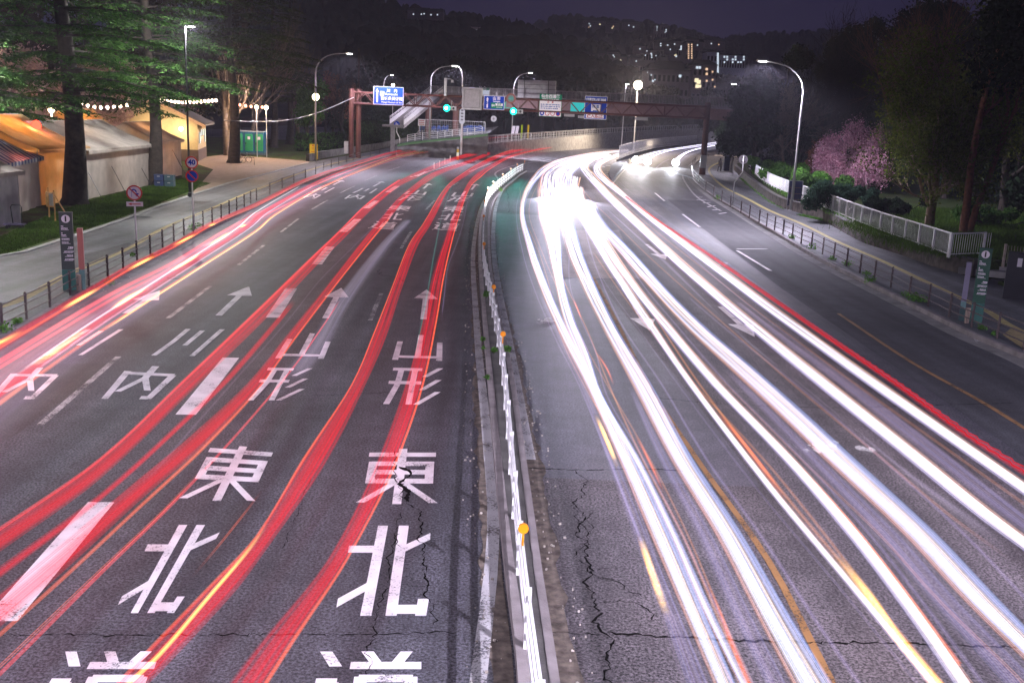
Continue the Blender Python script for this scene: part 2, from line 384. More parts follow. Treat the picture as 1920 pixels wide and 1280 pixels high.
# gutters
S(MB().slab(offset(LK, 0.5), offset(LK, 0.02), .0005, .006).build('gutter', M_conc_d))
S(MB().slab(offset(RK, -.02), offset(RK, -.55), .0005, .0075).build('gutter', mat('gutter_concrete', (.2, .195, .19), .85, var=.35, scale=1.2)))
# kerbs and footways
S(MB().slab(LK, offset(LK, -.17), -.1, .15).build('kerb', M_kerb))
S(MB().slab(offset(RK, .0), offset(RK, .17), -.1, .16).build('kerb', M_kerb))
LWin = GL([(0, 485), (100, 452), (200, 422), (250, 402), (325, 375), (357, 365), (430, 342), (480, 330), (583, 303), (658, 291), (720, 280), (762, 269), (850, 258)], .15)
LWin = [Vector((-24, 0, 0)), Vector((-24, 20, 0)), Vector((-23.0, 32, 0))] + LWin
LWo = offset(LK, -.17)
def sample_y(P, ys): return [Vector((xat(P, y), y, 0)) for y in ys]
ysL = [-6, 5, 15, 22, 28, 34, 40, 46, 52, 60, 70, 80, 90, 100, 112, 124, 136, 150, 165, 180]
S(MB().slab(sample_y(LWin, ysL), sample_y(LWo, ysL), -.1, .147).build('pavement', M_walk))
tact = GL([(0, 572), (45, 554), (112, 517), (225, 469), (312, 423), (390, 392), (480, 354), (600, 312), (700, 290)], .15)
tact = [Vector((-17.4, 10, .15)), Vector((-17.2, 22, .15))] + tact
tact = cr_spline(tact, 4)
S(MB().slab(tact, offset(tact, .3), .12, .156).build('tactile_paving', M_tact))
S(MB().slab([Vector((-26, 34, 0)), G(0, 570, .15)], [Vector((-26, 33.4, 0)), G(0, 580, .15)], .12, .157).build('tactile_paving', M_tact))
sheet('pavement_patch', GL([(150, 480), (240, 455), (262, 462), (168, 492)], .151), M_patch, .151)
# left lawn and plaza
M_lawn = None
def grassground(name, c1, c2, c3, sc_=.5):
    mt, n, o = newmat(name); p = N(n, 'ShaderNodeBsdfPrincipled'); tc = N(n, 'ShaderNodeTexCoord'); a = N(n, 'ShaderNodeTexNoise'); a.inputs['Scale'].default_value = sc_; a.inputs['Detail'].default_value = 7; a.inputs['Roughness'].default_value = .65
    b = N(n, 'ShaderNodeTexNoise'); b.inputs['Scale'].default_value = 12; b.inputs['Detail'].default_value = 6
    for x in (a, b): n.links.new(tc.outputs['Object'], x.inputs['Vector'])
    r = ramp(n, [(.38, c1), (.5, c2), (.62, c3)], a.outputs[0]); r2 = ramp(n, [(.3, (.5, .5, .5)), (.7, (1.4, 1.4, 1.4))], b.outputs[0])
    mx = N(n, 'ShaderNodeMix', data_type='RGBA', blend_type='MULTIPLY'); mx.inputs[0].default_value = 1; n.links.new(r.outputs[0], mx.inputs[6]); n.links.new(r2.outputs[0], mx.inputs[7])
    n.links.new(mx.outputs[2], p.inputs['Base Color']); p.inputs['Roughness'].default_value = 1; p.inputs['Specular IOR Level'].default_value = .1
    bp = N(n, 'ShaderNodeBump'); bp.inputs['Distance'].default_value = .04; n.links.new(b.outputs[0], bp.inputs['Height']); n.links.new(bp.outputs[0], p.inputs['Normal'])
    n.links.new(p.outputs[0], o.inputs[0]); return mt
M_lawn = grassground('lawn_ground', (.05, .035, .02), (.05, .06, .02), (.06, .11, .02))
M_park = grassground('park_floor', (.03, .035, .015), (.035, .055, .015), (.03, .05, .015), .3)
ysW = [-6, 5, 15, 22, 28, 34, 40, 46, 52, 60, 70, 80, 90, 100, 112, 124, 136, 150, 165, 180]
S(MB().slab([Vector((-120, y, 0)) for y in ysW], [p + Vector((-.0, 0, 0)) for p in sample_y(LWin, ysW)], -.1, .13).build('lawn', M_lawn))
S(MB().slab(sample_y(LWin, ysL[5:15]), offset(sample_y(LWin, ysL[5:15]), .28), .1, .19).build('kerb', mat('edging_stone', (.3, .3, .29), .8, var=.25)))
M_tile = mat('plaza_tiles', (.30, .22, .16), .8, var=.2, scale=2)
sheet('plaza', GL([(357, 366), (400, 318), (345, 300), (420, 290), (500, 296), (583, 303), (480, 331)], .15), M_tile, .16)
# right footway
RWo = cr_spline([Vector((26, -6, 0)), Vector((23, 25, 0)), Vector((21.5, 38, 0))] + GL([(1760, 503), (1703, 482), (1612, 452), (1534, 409), (1470, 391), (1437, 373), (1406, 348), (1386, 332), (1374, 316)], .15) + [Vector((33, 150, 0)), Vector((46, 168, 0))], 3)
ysR = [-6, 6, 14, 20, 26, 32, 38, 44, 50, 56, 62, 70, 78, 86, 94, 102, 110, 116]
rk2 = offset(RK, .17)
S(MB().slab(sample_y(rk2, ysR), sample_y(RWo, ysR), -.1, .157).build('pavement', M_walk))
far = GL([(1296, 328), (1300, 308), (1315, 297), (1340, 291), (1360, 289)]) 
far2 = [Vector((xat(RWo, 116), 116, 0)), Vector((26.5, 122, 0)), Vector((29, 134, 0)), Vector((32, 143, 0)), Vector((40, 156, 0))]
far1 = [Vector((xat(rk2, 116), 116, 0)), Vector((19.4, 124, 0)), Vector((20.8, 137, 0)), Vector((24.5, 147, 0)), Vector((34, 158, 0))]
S(MB().slab(far1, far2, -.1, .1565).build('pavement', M_walk))
rt = cr_spline([Vector((17.6, 4, .15)), Vector((17.3, 20, .15))] + GL([(1900, 617), (1842, 582), (1736, 531), (1640, 485), (1570, 455), (1500, 420), (1440, 395), (1395, 371), (1357, 352), (1335, 333), (1327, 318), (1337, 309), (1352, 303)], .16), 4)
S(MB().slab(rt, offset(rt, .3), .12, .166).build('tactile_paving', mat('tactile_lemon', (.5, .43, .17), .8, var=.2, scale=5)))
sheet('tactile_paving', GL([(1880, 628), (1920, 655), (1920, 622), (1900, 612)], .16), M_tact, .168)

# median island
S(MB().slab(ML, offset(ML, .14), -.1, .17).build('kerb', M_kerb))
S(MB().slab(offset(MR, -.12), MR, -.1, .17).build('kerb', M_kerb))
M_med = mat('median_slab', (.10, .095, .09), .9, var=.45, scale=1.5, bump=.5, bscale=15)
S(MB().slab(offset(ML, .14), offset(MR, -.12), -.1, .158).build('median', M_med))
# dirt lines along the median
for P, d, wd, nm in ((ML, -.03, -.32, 'l'), (MR, .02, .3, 'r')):
    mb = MB(); Q = resample(P, .35); L = []; RR = []
    for i, p in enumerate(offset(Q, d)): L.append(p + Vector((0, 0, .008)))
    for i, p in enumerate(offset(Q, wd)): RR.append(p + Vector((rnd.uniform(-.07, .07), 0, .008)))
    S(mb.strip(L, RR).build('gutter_dirt', mat('gutter_dirt', (.13, .105, .085), .95, var=.6, scale=6, bump=.8, bscale=20)))

mb = MB()
for P, d0, d1 in ((ML, -.6, -.02), (MR, .02, .5), (LK, .02, .6)):
    Q = resample(P, .12)
    for k in range(900):
        i = rnd.randrange(len(Q) - 1); p = Q[i]
        if p.y < 9 or p.y > 60: continue
        q = offset([Q[i], Q[i + 1]], rnd.uniform(d0, d1))[0]; r = rnd.uniform(.008, .028)
        mb.box((q.x, q.y + rnd.uniform(-.1, .1), .01 + r / 2), (r, r * rnd.uniform(.6, 1.6), r), rnd.random() * 3)
tag(mb.build('gravel', mat('grit', (.42, .38, .33), .9, var=.5, scale=8)), kind='stuff')

# ---------------------------------------------------------------- lane markings
def lines(name, lst, mt, z=.0105):
    mb = MB()
    for P, wd in lst:
        P = [Vector((p[0], p[1], z)) for p in P]
        mb.strip(offset(P, -wd / 2), offset(P, wd / 2))
    return S(mb.build(name, mt))
def pl(pts): return cr_spline(GL(pts), 4)
edgeL = cr_spline([Vector((-.35, -5, 0)), Vector((-.25, 9, 0))] + GL([(925, 1000), (914, 829), (895, 628), (888, 464), (906, 380), (935, 340)]) + [Vector((-2.6, 112, 0)), Vector((0, 132, 0)), Vector((7, 158, 0))], 4)
edgeR = cr_spline(GL([(994, 862), (974, 750), (956, 647), (939, 562), (927, 487), (925, 430), (932, 380), (950, 347), (985, 322)]), 4)
lines('edge_line', [(edgeL, .2)], M_paint_edge); lines('edge_line', [(edgeR, .22)], M_paint_edge)
# wide dashes between second and third lane
mb = MB()
for a, b in [((190, 942), (0, 1165)), ((433, 671), (348, 778)), ((546, 541), (511, 596)), ((619, 463), (594, 496)), ((671, 411), (644, 435)), ((706, 377), (687, 391)), ((745, 349), (727, 361)), ((800, 322), (780, 331))]:
    A = G(*a); B = G(*b); k = .21; n_ = Vector((B.y - A.y, A.x - B.x, 0)).normalized() * k
    mb.add([(q.x, q.y, .0115) for q in (A + n_, A - n_, B - n_, B + n_)], [(0, 1, 2, 3)])
S(mb.build('road_marking', M_paint))
mb = MB()
def dashes(lst, wd):
    for a, b in lst:
        A = G(*a); B = G(*b); n_ = Vector((B.y - A.y, A.x - B.x, 0)).normalized() * wd / 2
        mb.add([(q.x, q.y, .0105) for q in (A + n_, A - n_, B - n_, B + n_)], [(0, 1, 2, 3)])
dashes([((715, 550), (694, 601)), ((771, 434), (752, 466)), ((815, 376), (798, 394)), ((860, 342), (842, 352)), ((222, 669), (75, 797)), ((394, 537), (315, 597)), ((495, 460), (447, 497)), ((560, 410), (526, 436)), ((615, 375), (584, 393)), ((665, 349), (638, 362)), ((707, 329), (684, 339)), ((750, 313), (728, 320))], .15)
S(mb.build('road_marking', M_paint_worn))
mb = MB()
def dash2(lst, wd, mt):
    global mb
    mb = MB(); dashes(lst, wd); return S(mb.build('road_marking', mt))
dash2([((1280, 402), (1312, 426)), ((1228, 362), (1246, 377)), ((1381, 467), (1439, 467)), ((1382, 470), (1445, 508)), ((1305, 370), (1317, 370)), ((1306, 375), (1324, 375)), ((1318, 381), (1332, 380)), ((1326, 388), (1341, 386)), ((1336, 394), (1350, 393)), ((1348, 401), (1362, 399))], .17, M_paint)
lines('edge_line', [(pl([(1148, 345), (1175, 315), (1200, 300), (1230, 290)]), .2), (pl([(1352, 396), (1310, 372), (1290, 350), (1280, 330), (1286, 316), (1300, 305)]), .18)], M_paint_edge)
lines('road_marking', [(cr_spline([Vector((11.6, -5, 0)), Vector((11.7, 15, 0))] + GL([(1860, 765), (1710, 680), (1572, 588)]), 4), .14)], M_orange)
lines('road_marking', [(cr_spline([Vector((3.95, -5, 0))] + GL([(1560, 1280), (1440, 1050), (1320, 880), (1224, 735), (1160, 610), (1113, 520)]), 4), .11)], M_orange)
# zigzag-side block marks on the bend
bl = MB()
for Pp in (pl([(880, 322), (930, 303), (990, 288), (1040, 281)]), pl([(905, 312), (950, 297), (1000, 285)]), pl([(770, 332), (840, 312), (900, 300), (960, 288)])):
    Q = resample(Pp, 2.0)
    for i in range(0, len(Q) - 1):
        d = (Q[i + 1] - Q[i]).normalized(); n_ = Vector((d.y, -d.x, 0)) * .16; A, B = Q[i], Q[i] + d * 1.0
        bl.add([(q.x, q.y, .0105) for q in (A + n_, A - n_, B - n_, B + n_)], [(0, 1, 2, 3)])
S(bl.build('road_marking', M_paint))

# kanji painted on the lanes: strokes in a unit box (x right, y away)
K = {
 '山': [('v', .5, 1, .5, .1), ('v', .05, .7, .05, 0), ('v', .95, .7, .95, 0), ('h', .02, .12, .98, .12)],
 '川': [('v', .14, 1, .1, .45), ('v', .1, .47, .0, .0), ('v', .52, .94, .47, .36), ('v', .96, 1, .9, 0)],
 '内': [('h', .08, .74, .95, .74), ('v', .12, .8, .06, 0), ('v', .93, .74, .86, .02), ('v', .52, 1, .5, .62), ('v', .5, .62, .2, .2), ('v', .5, .62, .72, .25), ('h', .7, .05, .86, .05)],
 '形': [('h', .0, .93, .62, .93), ('h', -.03, .55, .65, .55), ('v', .18, .93, .16, .5), ('v', .16, .5, .02, 0), ('v', .47, .93, .47, 0), ('v', 1.0, .98, .7, .72), ('v', 1.0, .64, .68, .36), ('v', 1.02, .32, .62, .0)],
 '東': [('h', .0, .88, 1, .88), ('v', .5, 1, .5, 0), ('v', .08, .74, .08, .34), ('v', .92, .74, .92, .34), ('h', .06, .7, .94, .7), ('h', .06, .54, .94, .54), ('h', .06, .38, .94, .38), ('v', .42, .34, .0, .02), ('v', .58, .34, 1, .02)],
 '北': [('v', .40, 1, .34, 0), ('h', .02, .7, .38, .7), ('h', .0, .12, .34, .3), ('v', .66, 1, .62, .0), ('h', .64, .68, 1, .86), ('h', .62, .06, .98, .06), ('v', .95, .0, .97, .16)],
 '道': [('v', .03, 1, .16, .82), ('h', .0, .64, .2, .64), ('v', .16, .64, .1, .2), ('h', .0, .0, .12, .18), ('h', .1, .16, .4, .04), ('h', .38, .04, 1, .04), ('v', .45, 1, .55, .86), ('v', .85, 1, .76, .86), ('h', .3, .83, 1.0, .83), ('v', .42, .7, .42, .18), ('v', .9, .7, .9, .18), ('h', .4, .68, .92, .68), ('h', .4, .52, .92, .52), ('h', .4, .37, .92, .37), ('h', .4, .2, .92, .2)],
}
def glyph(mb, ch, quad, wx=.125, wy=.085, z=.011):
    'quad: pixel corners near-left, near-right, far-right, far-left'
    a, b, c, d = [G(*q) for q in quad]
    def W(u, v):
        p = (a * (1 - u) + b * u) * (1 - v) + (d * (1 - u) + c * u) * v; return (p.x, p.y, z)
    for i, (k, x0, y0, x1, y1) in enumerate(K[ch]):
        z_ = z + i * .00025
        if k == 'v':
            h = wx / 2; q = [(x0 - h, y0), (x0 + h, y0), (x1 + h, y1), (x1 - h, y1)]
        else:
            h = wy / 2; q = [(x0, y0 - h), (x1, y1 - h), (x1, y1 + h), (x0, y0 + h)]
        vs = [W(u, v) for u, v in q]; mb.add([(p[0], p[1], z_) for p in vs], [(0, 1, 2, 3)])
mb = MB()
L4 = [('山', [(736, 675), (828, 677), (829, 630), (750, 627)]), ('形', [(722, 758), (815, 760), (826, 690), (738, 688)]), ('東', [(675, 945), (812, 946), (818, 842), (694, 842)]), ('北', [(628, 1155), (797, 1155), (808, 986), (658, 986)]), ('道', [(560, 1400), (790, 1400), (790, 1222), (606, 1222)]),
      ('山', [(846, 368), (884, 369), (890, 360), (855, 358)]), ('形', [(838, 378), (870, 379), (882, 370), (850, 369)]), ('東', [(829, 397), (867, 398), (871, 387), (836, 386)]), ('北', [(820, 413), (862, 414), (866, 402), (828, 401)]), ('道', [(810, 431), (856, 433), (862, 419), (818, 417)])]
L3 = [('山', [(517, 672), (606, 673), (624, 629), (548, 622)]), ('形', [(468, 751), (555, 751), (582, 690), (504, 688)]), ('東', [(342, 937), (470, 942), (515, 842), (398, 833)]), ('北', [(214, 1150), (325, 1150), (420, 985), (292, 984)]), ('道', [(20, 1400), (240, 1400), (300, 1222), (128, 1222)]),
      ('山', [(757, 364), (796, 366), (802, 358), (769, 356)]), ('形', [(747, 376), (784, 377), (795, 368), (760, 366)]), ('東', [(725, 394), (765, 396), (772, 387), (734, 385)]), ('北', [(716, 411), (752, 413), (757, 400), (722, 399)]), ('道', [(690, 428), (738, 431), (746, 417), (706, 415)])]
L2 = [('川', [(288, 667), (368, 668), (420, 618), (342, 617)]), ('内', [(190, 748), (290, 750), (345, 690), (235, 684)]), ('川', [(662, 362), (697, 363), (708, 354), (676, 353)]), ('内', [(645, 373), (679, 374), (688, 366), (655, 364)]),
      ('川', [(150, 665), (165, 666), (232, 617), (185, 617)][:0] or [(85, 668), (158, 666), (230, 618), (155, 618)]), ('内', [(-20, 748), (70, 750), (124, 690), (22, 690)]), ('川', [(585, 360), (611, 362), (628, 352), (598, 351)]), ('内', [(568, 371), (592, 373), (606, 364), (580, 362)])]
for ch, q in L4 + L3 + L2: glyph(mb, ch, q)
S(mb.build('road_marking', M_paint))
def arrow(tip, tail, hw=.42, hl=1.9, sw=.1):
    T = G(*tip); B = G(*tail); d = (T - B); L = d.length; d.normalize(); n_ = Vector((d.y, -d.x, 0))
    hl = min(hl, L * .45)
    P = [B - n_ * sw, B + n_ * sw, T - d * hl + n_ * sw, T - d * (hl - .05) + n_ * hw, T, T - d * (hl - .05) - n_ * hw, T - d * hl - n_ * sw]
    return [(p.x, p.y, .0108) for p in P]
mb = MB()
for a in (arrow((800, 543), (794, 599)), arrow((640, 540), (610, 597)), arrow((467, 537), (410, 592)), arrow((300, 545), (235, 588)), arrow((893, 345), (884, 356)), arrow((805, 344), (794, 354)), arrow((718, 340), (700, 350)), arrow((643, 338), (625, 347)),
          arrow((1218, 620), (1170, 540), .42), arrow((1415, 632), (1350, 575), .42), arrow((1248, 487), (1212, 458), .42)):
    mb.add(a, [tuple(range(7))])
mb.box((0, 0, -3), (.01, .01, .01))
S(mb.build('road_marking', M_paint))
# worn white flecks left of old markings
mb = MB()
for cx_, cy_, sx_, sy_, n_ in ((1023, 603, 14, 5, 26), (1540, 840, 25, 8, 22), (1835, 640, 10, 4, 10), (1355, 494, 14, 5, 14), (1620, 842, 12, 5, 10)):
    for i in range(n_):
        p = G(cx_ + rnd.gauss(0, sx_ * .5), cy_ + rnd.gauss(0, sy_ * .6)); r = rnd.uniform(.03, .12); k = rnd.randint(5, 7); a0 = rnd.random() * 6
        mb.add([(p.x + r * rnd.uniform(.5, 1.3) * math.cos(a0 + 2 * PI * j / k), p.y + 1.8 * r * rnd.uniform(.5, 1.3) * math.sin(a0 + 2 * PI * j / k), .012 + i * .0001) for j in range(k)], [tuple(range(k))])
S(mb.build('road_marking', M_paint_worn))

# cracks and joints: thin jagged strips of dark open asphalt
M_crack = mat('crack_fill', (.008, .007, .007), 1.0, spec=.05)
mb = MB()
def crack(pts, w0=.03, jit=.06, step=.07, z=.013):
    P = resample(cr_spline(GL(pts), 4), step); Q = []
    off = 0
    for p in P:
        off = off * .8 + rnd.uniform(-jit, jit); Q.append(p + Vector((off, rnd.uniform(-jit, jit) * .6, z)))
    L, RR = [], []
    for i, p in enumerate(Q):
        t = (Q[min(i + 1, len(Q) - 1)] - Q[max(i - 1, 0)]); t.z = 0
        t.normalize(); n_ = Vector((t.y, -t.x, 0)); h = w0 * .6 * rnd.uniform(.1, 1.1) * (.3 if i in (0, len(Q) - 1) else 1)
        L.append(p - n_ * h / 2); RR.append(p + n_ * h / 2)
    mb.strip(L, RR)
crack([(0, 1190), (200, 1192), (480, 1190), (700, 1190), (850, 1185)], .05)
crack([(1130, 1186), (1250, 1195), (1440, 1203), (1700, 1207), (1918, 1215)], .09)
crack([(990, 878), (1100, 882), (1210, 880), (1290, 884)], .09, .03)
crack([(1225, 746), (1330, 756), (1440, 762), (1560, 765), (1750, 760), (1900, 756)], .06, .03)
crack([(480, 745), (600, 742), (690, 738), (800, 735)], .035)
crack([(480, 510), (600, 512), (715, 515), (790, 523), (880, 525)], .03)
crack([(712, 505), (718, 517), (740, 520), (760, 530)], .06, .08)
crack([(735, 845), (742, 880), (750, 925), (772, 950), (786, 962), (790, 1010), (800, 1080), (806, 1150), (810, 1182)], .05, .05)
crack([(748, 875), (764, 885), (752, 905), (764, 925), (772, 945)], .22, .04)
crack([(745, 1000), (738, 1040), (728, 1090), (712, 1150), (700, 1200), (690, 1280)], .035, .05)
crack([(752, 960), (740, 990), (744, 1030)], .03, .05)
crack([(580, 900), (560, 960), (530, 1030)], .02, .03)
crack([(1080, 883), (1094, 920), (1088, 950), (1094, 1000), (1100, 1060), (1110, 1110), (1126, 1180), (1138, 1240), (1142, 1290)], .07, .07)
crack([(1072, 940), (1078, 985), (1090, 1030), (1098, 1060)], .04, .07)
crack([(1094, 1000), (1104, 1000), (1110, 960)], .03, .04)
crack([(1100, 1060), (1120, 1080), (1160, 1095), (1200, 1118), (1230, 1122)], .04, .06)
crack([(1126, 1130), (1180, 1130), (1230, 1170)], .04, .06)
crack([(1120, 1070), (1150, 1065), (1175, 1068)], .03, .05)
crack([(1040, 1186), (1130, 1190)], .05, .04)
crack([(948, 345), (951, 365), (955, 390), (953, 400)], .07, .06, .6)
crack([(918, 424), (990, 426)], .05, .02, .4)
crack([(1090, 520), (1097, 535), (1103, 552)], .06, .04)
S(mb.build('pavement_crack', M_crack))
# small ironwork
M_iron = mat('cast_iron', (.05, .05, .05), .6, .5, bump=1.0, bscale=30)
for i, (px, py, lb) in enumerate([(560, 900, 'below'), (330, 520, 'between the straight ahead arrows'), (1655, 760, 'on the right')][1:2]):
    tag(MB().cyl((0, 0, -.02), (0, 0, .014), .33, 28).build('manhole_cover', M_iron), 'round iron manhole cover in the second lane beside the arrow', 'manhole cover').location = G(px, py)

# ================================================================ LIGHT TRAILS
def trailmat(name, cols, s, streak=14.0, lo=.35, soft=3.0, pulse=0.0, tint=None, edge=None):
    mt, n, o = newmat(name); uv = N(n, 'ShaderNodeUVMap'); uv.uv_map = 'UVMap'; sp = N(n, 'ShaderNodeSeparateXYZ'); n.links.new(uv.outputs[0], sp.inputs[0])
    mp = N(n, 'ShaderNodeMapping'); mp.inputs['Scale'].default_value = (streak, .03, 1); n.links.new(uv.outputs[0], mp.inputs[0])
    nz = N(n, 'ShaderNodeTexNoise'); nz.inputs['Scale'].default_value = 1; nz.inputs['Detail'].default_value = 4; nz.inputs['Roughness'].default_value = .7; n.links.new(mp.outputs[0], nz.inputs['Vector'])
    nz2 = N(n, 'ShaderNodeTexNoise'); nz2.inputs['Scale'].default_value = .6; n.links.new(mp.outputs[0], nz2.inputs['Vector'])
    cr_ = ramp(n, [(.3 + .4 * i / max(1, len(cols) - 1), c) for i, c in enumerate(cols)], nz2.outputs[0])
    st = N(n, 'ShaderNodeMapRange'); st.inputs[1].default_value = .4; st.inputs[2].default_value = .62; st.inputs[3].default_value = lo; st.inputs[4].default_value = 1.0; n.links.new(nz.outputs[0], st.inputs[0])
    # soft edges: 1-|2u-1|^soft
    a = N(n, 'ShaderNodeMath', operation='MULTIPLY_ADD'); a.inputs[1].default_value = 2; a.inputs[2].default_value = -1; n.links.new(sp.outputs[0], a.inputs[0])
    b = N(n, 'ShaderNodeMath', operation='ABSOLUTE'); n.links.new(a.outputs[0], b.inputs[0])
    c = N(n, 'ShaderNodeMath', operation='POWER'); c.inputs[1].default_value = soft; n.links.new(b.outputs[0], c.inputs[0])
    d = N(n, 'ShaderNodeMath', operation='SUBTRACT'); d.inputs[0].default_value = 1; n.links.new(c.outputs[0], d.inputs[1]); d.use_clamp = True
    e = N(n, 'ShaderNodeMath', operation='MULTIPLY'); n.links.new(st.outputs[0], e.inputs[0]); n.links.new(d.outputs[0], e.inputs[1])
    last = e.outputs[0]
    if pulse:
        wv = N(n, 'ShaderNodeMath', operation='SINE'); ml = N(n, 'ShaderNodeMath', operation='MULTIPLY'); ml.inputs[1].default_value = pulse
        n.links.new(sp.outputs[1], ml.inputs[0]); n.links.new(ml.outputs[0], wv.inputs[0])
        mr = N(n, 'ShaderNodeMapRange'); mr.inputs[1].default_value = -.2; mr.inputs[2].default_value = .3; mr.inputs[3].default_value = .35; n.links.new(wv.outputs[0], mr.inputs[0])
        f = N(n, 'ShaderNodeMath', operation='MULTIPLY'); n.links.new(last, f.inputs[0]); n.links.new(mr.outputs[0], f.inputs[1]); last = f.outputs[0]
    # ends fade out
    u2 = N(n, 'ShaderNodeUVMap'); u2.uv_map = 'ends'; s2 = N(n, 'ShaderNodeSeparateXYZ'); n.links.new(u2.outputs[0], s2.inputs[0])
    fd = N(n, 'ShaderNodeMapRange', interpolation_type='SMOOTHSTEP'); fd.inputs[1].default_value = 0; fd.inputs[2].default_value = 1.0; n.links.new(s2.outputs[0], fd.inputs[0])
    fm = N(n, 'ShaderNodeMath', operation='MULTIPLY'); n.links.new(last, fm.inputs[0]); n.links.new(fd.outputs[0], fm.inputs[1])
    en = N(n, 'ShaderNodeMath', operation='MULTIPLY'); en.inputs[1].default_value = s * .5; n.links.new(fm.outputs[0], en.inputs[0])
    em = N(n, 'ShaderNodeEmission'); n.links.new(cr_.outputs[0], em.inputs[0])
    if edge:
        er = ramp(n, [(0.0, edge[0]), (.35, edge[0]), (.65, edge[1]), (1.0, edge[1])], sp.outputs[0]); em_m = N(n, 'ShaderNodeMapRange'); em_m.inputs[1].default_value = .55; em_m.inputs[2].default_value = .95; n.links.new(b.outputs[0], em_m.inputs[0])
        ex = N(n, 'ShaderNodeMix', data_type='RGBA'); n.links.new(em_m.outputs[0], ex.inputs[0]); n.links.new(cr_.outputs[0], ex.inputs[6]); n.links.new(er.outputs[0], ex.inputs[7]); n.links.new(ex.outputs[2], em.inputs[0])
    n.links.new(en.outputs[0], em.inputs[1])
    t = N(n, 'ShaderNodeBsdfTransparent'); ad_ = N(n, 'ShaderNodeAddShader'); n.links.new(t.outputs[0], ad_.inputs[0])
    if tint:
        tm = N(n, 'ShaderNodeMix', data_type='RGBA'); n.links.new(fm.outputs[0], tm.inputs[0]); tm.inputs[6].default_value = (1, 1, 1, 1); tm.inputs[7].default_value = (*tint, 1); n.links.new(tm.outputs[2], t.inputs[0])
    n.links.new(em.outputs[0], ad_.inputs[1])
    n.links.new(ad_.outputs[0], o.inputs[0]); return mt
TR_red = trailmat('tail_light_red', [(1, .012, .03), (1, .03, .05)], .98, 9, .04, 7, tint=(.82, .62, .64))
TR_redb = trailmat('tail_light_red_bright', [(1, .02, .03), (1, .06, .05)], 1.1, 8, .6, 5)
TR_soft = trailmat('tail_light_soft', [(1, .06, .1), (1, .15, .2)], .35, 5, .3, 2)
TR_or = trailmat('signal_orange', [(1, .10, .02), (1, .22, .05)], 1.15, 6, .6, 3)
TR_ye = trailmat('signal_yellow', [(1, .42, .04), (1, .75, .25)], 2.6, 4, .8, 2.0)
TR_w = trailmat('head_light_white', [(1, .50, .30), (1, .85, .72), (.42, .50, 1), (1, .9, .9), (1, .7, .55), (.6, .62, 1)], 2.3, 13, .03, 4, edge=((1, .38, .16), (.25, .42, 1)))
TR_wc = trailmat('head_light_core', [(1, .8, .7), (.95, .88, .95), (.80, .78, 1)], 2.6, 9, .06, 3.5, edge=((.5, .45, 1), (1, .45, .2)))
TR_ws = trailmat('head_light_soft', [(1, .42, .28), (.4, .42, 1), (1, .65, .5)], .42, 16, .05, 2.5)
TR_pe = trailmat('amber_thread', [(1, .30, .06), (1, .5, .2)], .62, 6, .3, 3)
TR_wf = trailmat('head_light_far', [(.85, .78, 1), (.8, .78, 1)], 3.2, 6, .7, 4)
TR_wash = trailmat('road_glow_wash', [(.7, .62, 1), (.9, .8, 1)], .3, 4, .4, 1.5)  # for glow sheets that imitate light washed over the road
TR_cy = trailmat('painted_cyan_reflection', [(.05, .5, .42), (.1, .6, .5)], .35, 3, .6, 2)  # glowing thread imitates the signal's reflection on the asphalt
def outside(p): return p[0] < 2 or p[0] > 1918 or p[1] > 1278
def run_on(A, B):
    'carry a trail that leaves the picture on along the road, under and past the footbridge'
    d = ((A[0] - A[1]) + (B[0] - B[1])); d.z = 0
    if d.y > -1e-3: return A, B
    d.x = max(-.35, min(.35, d.x / -d.y)); d.y = -1; L_ = (A[0].y + B[0].y) / 2 + 12
    if L_ < 1: return A, B
    k = Vector((d.x, -1, 0)); st = [k * L_, k * (L_ * .5)]
    return [A[0] + v for v in st] + A, [B[0] + v for v in st] + B
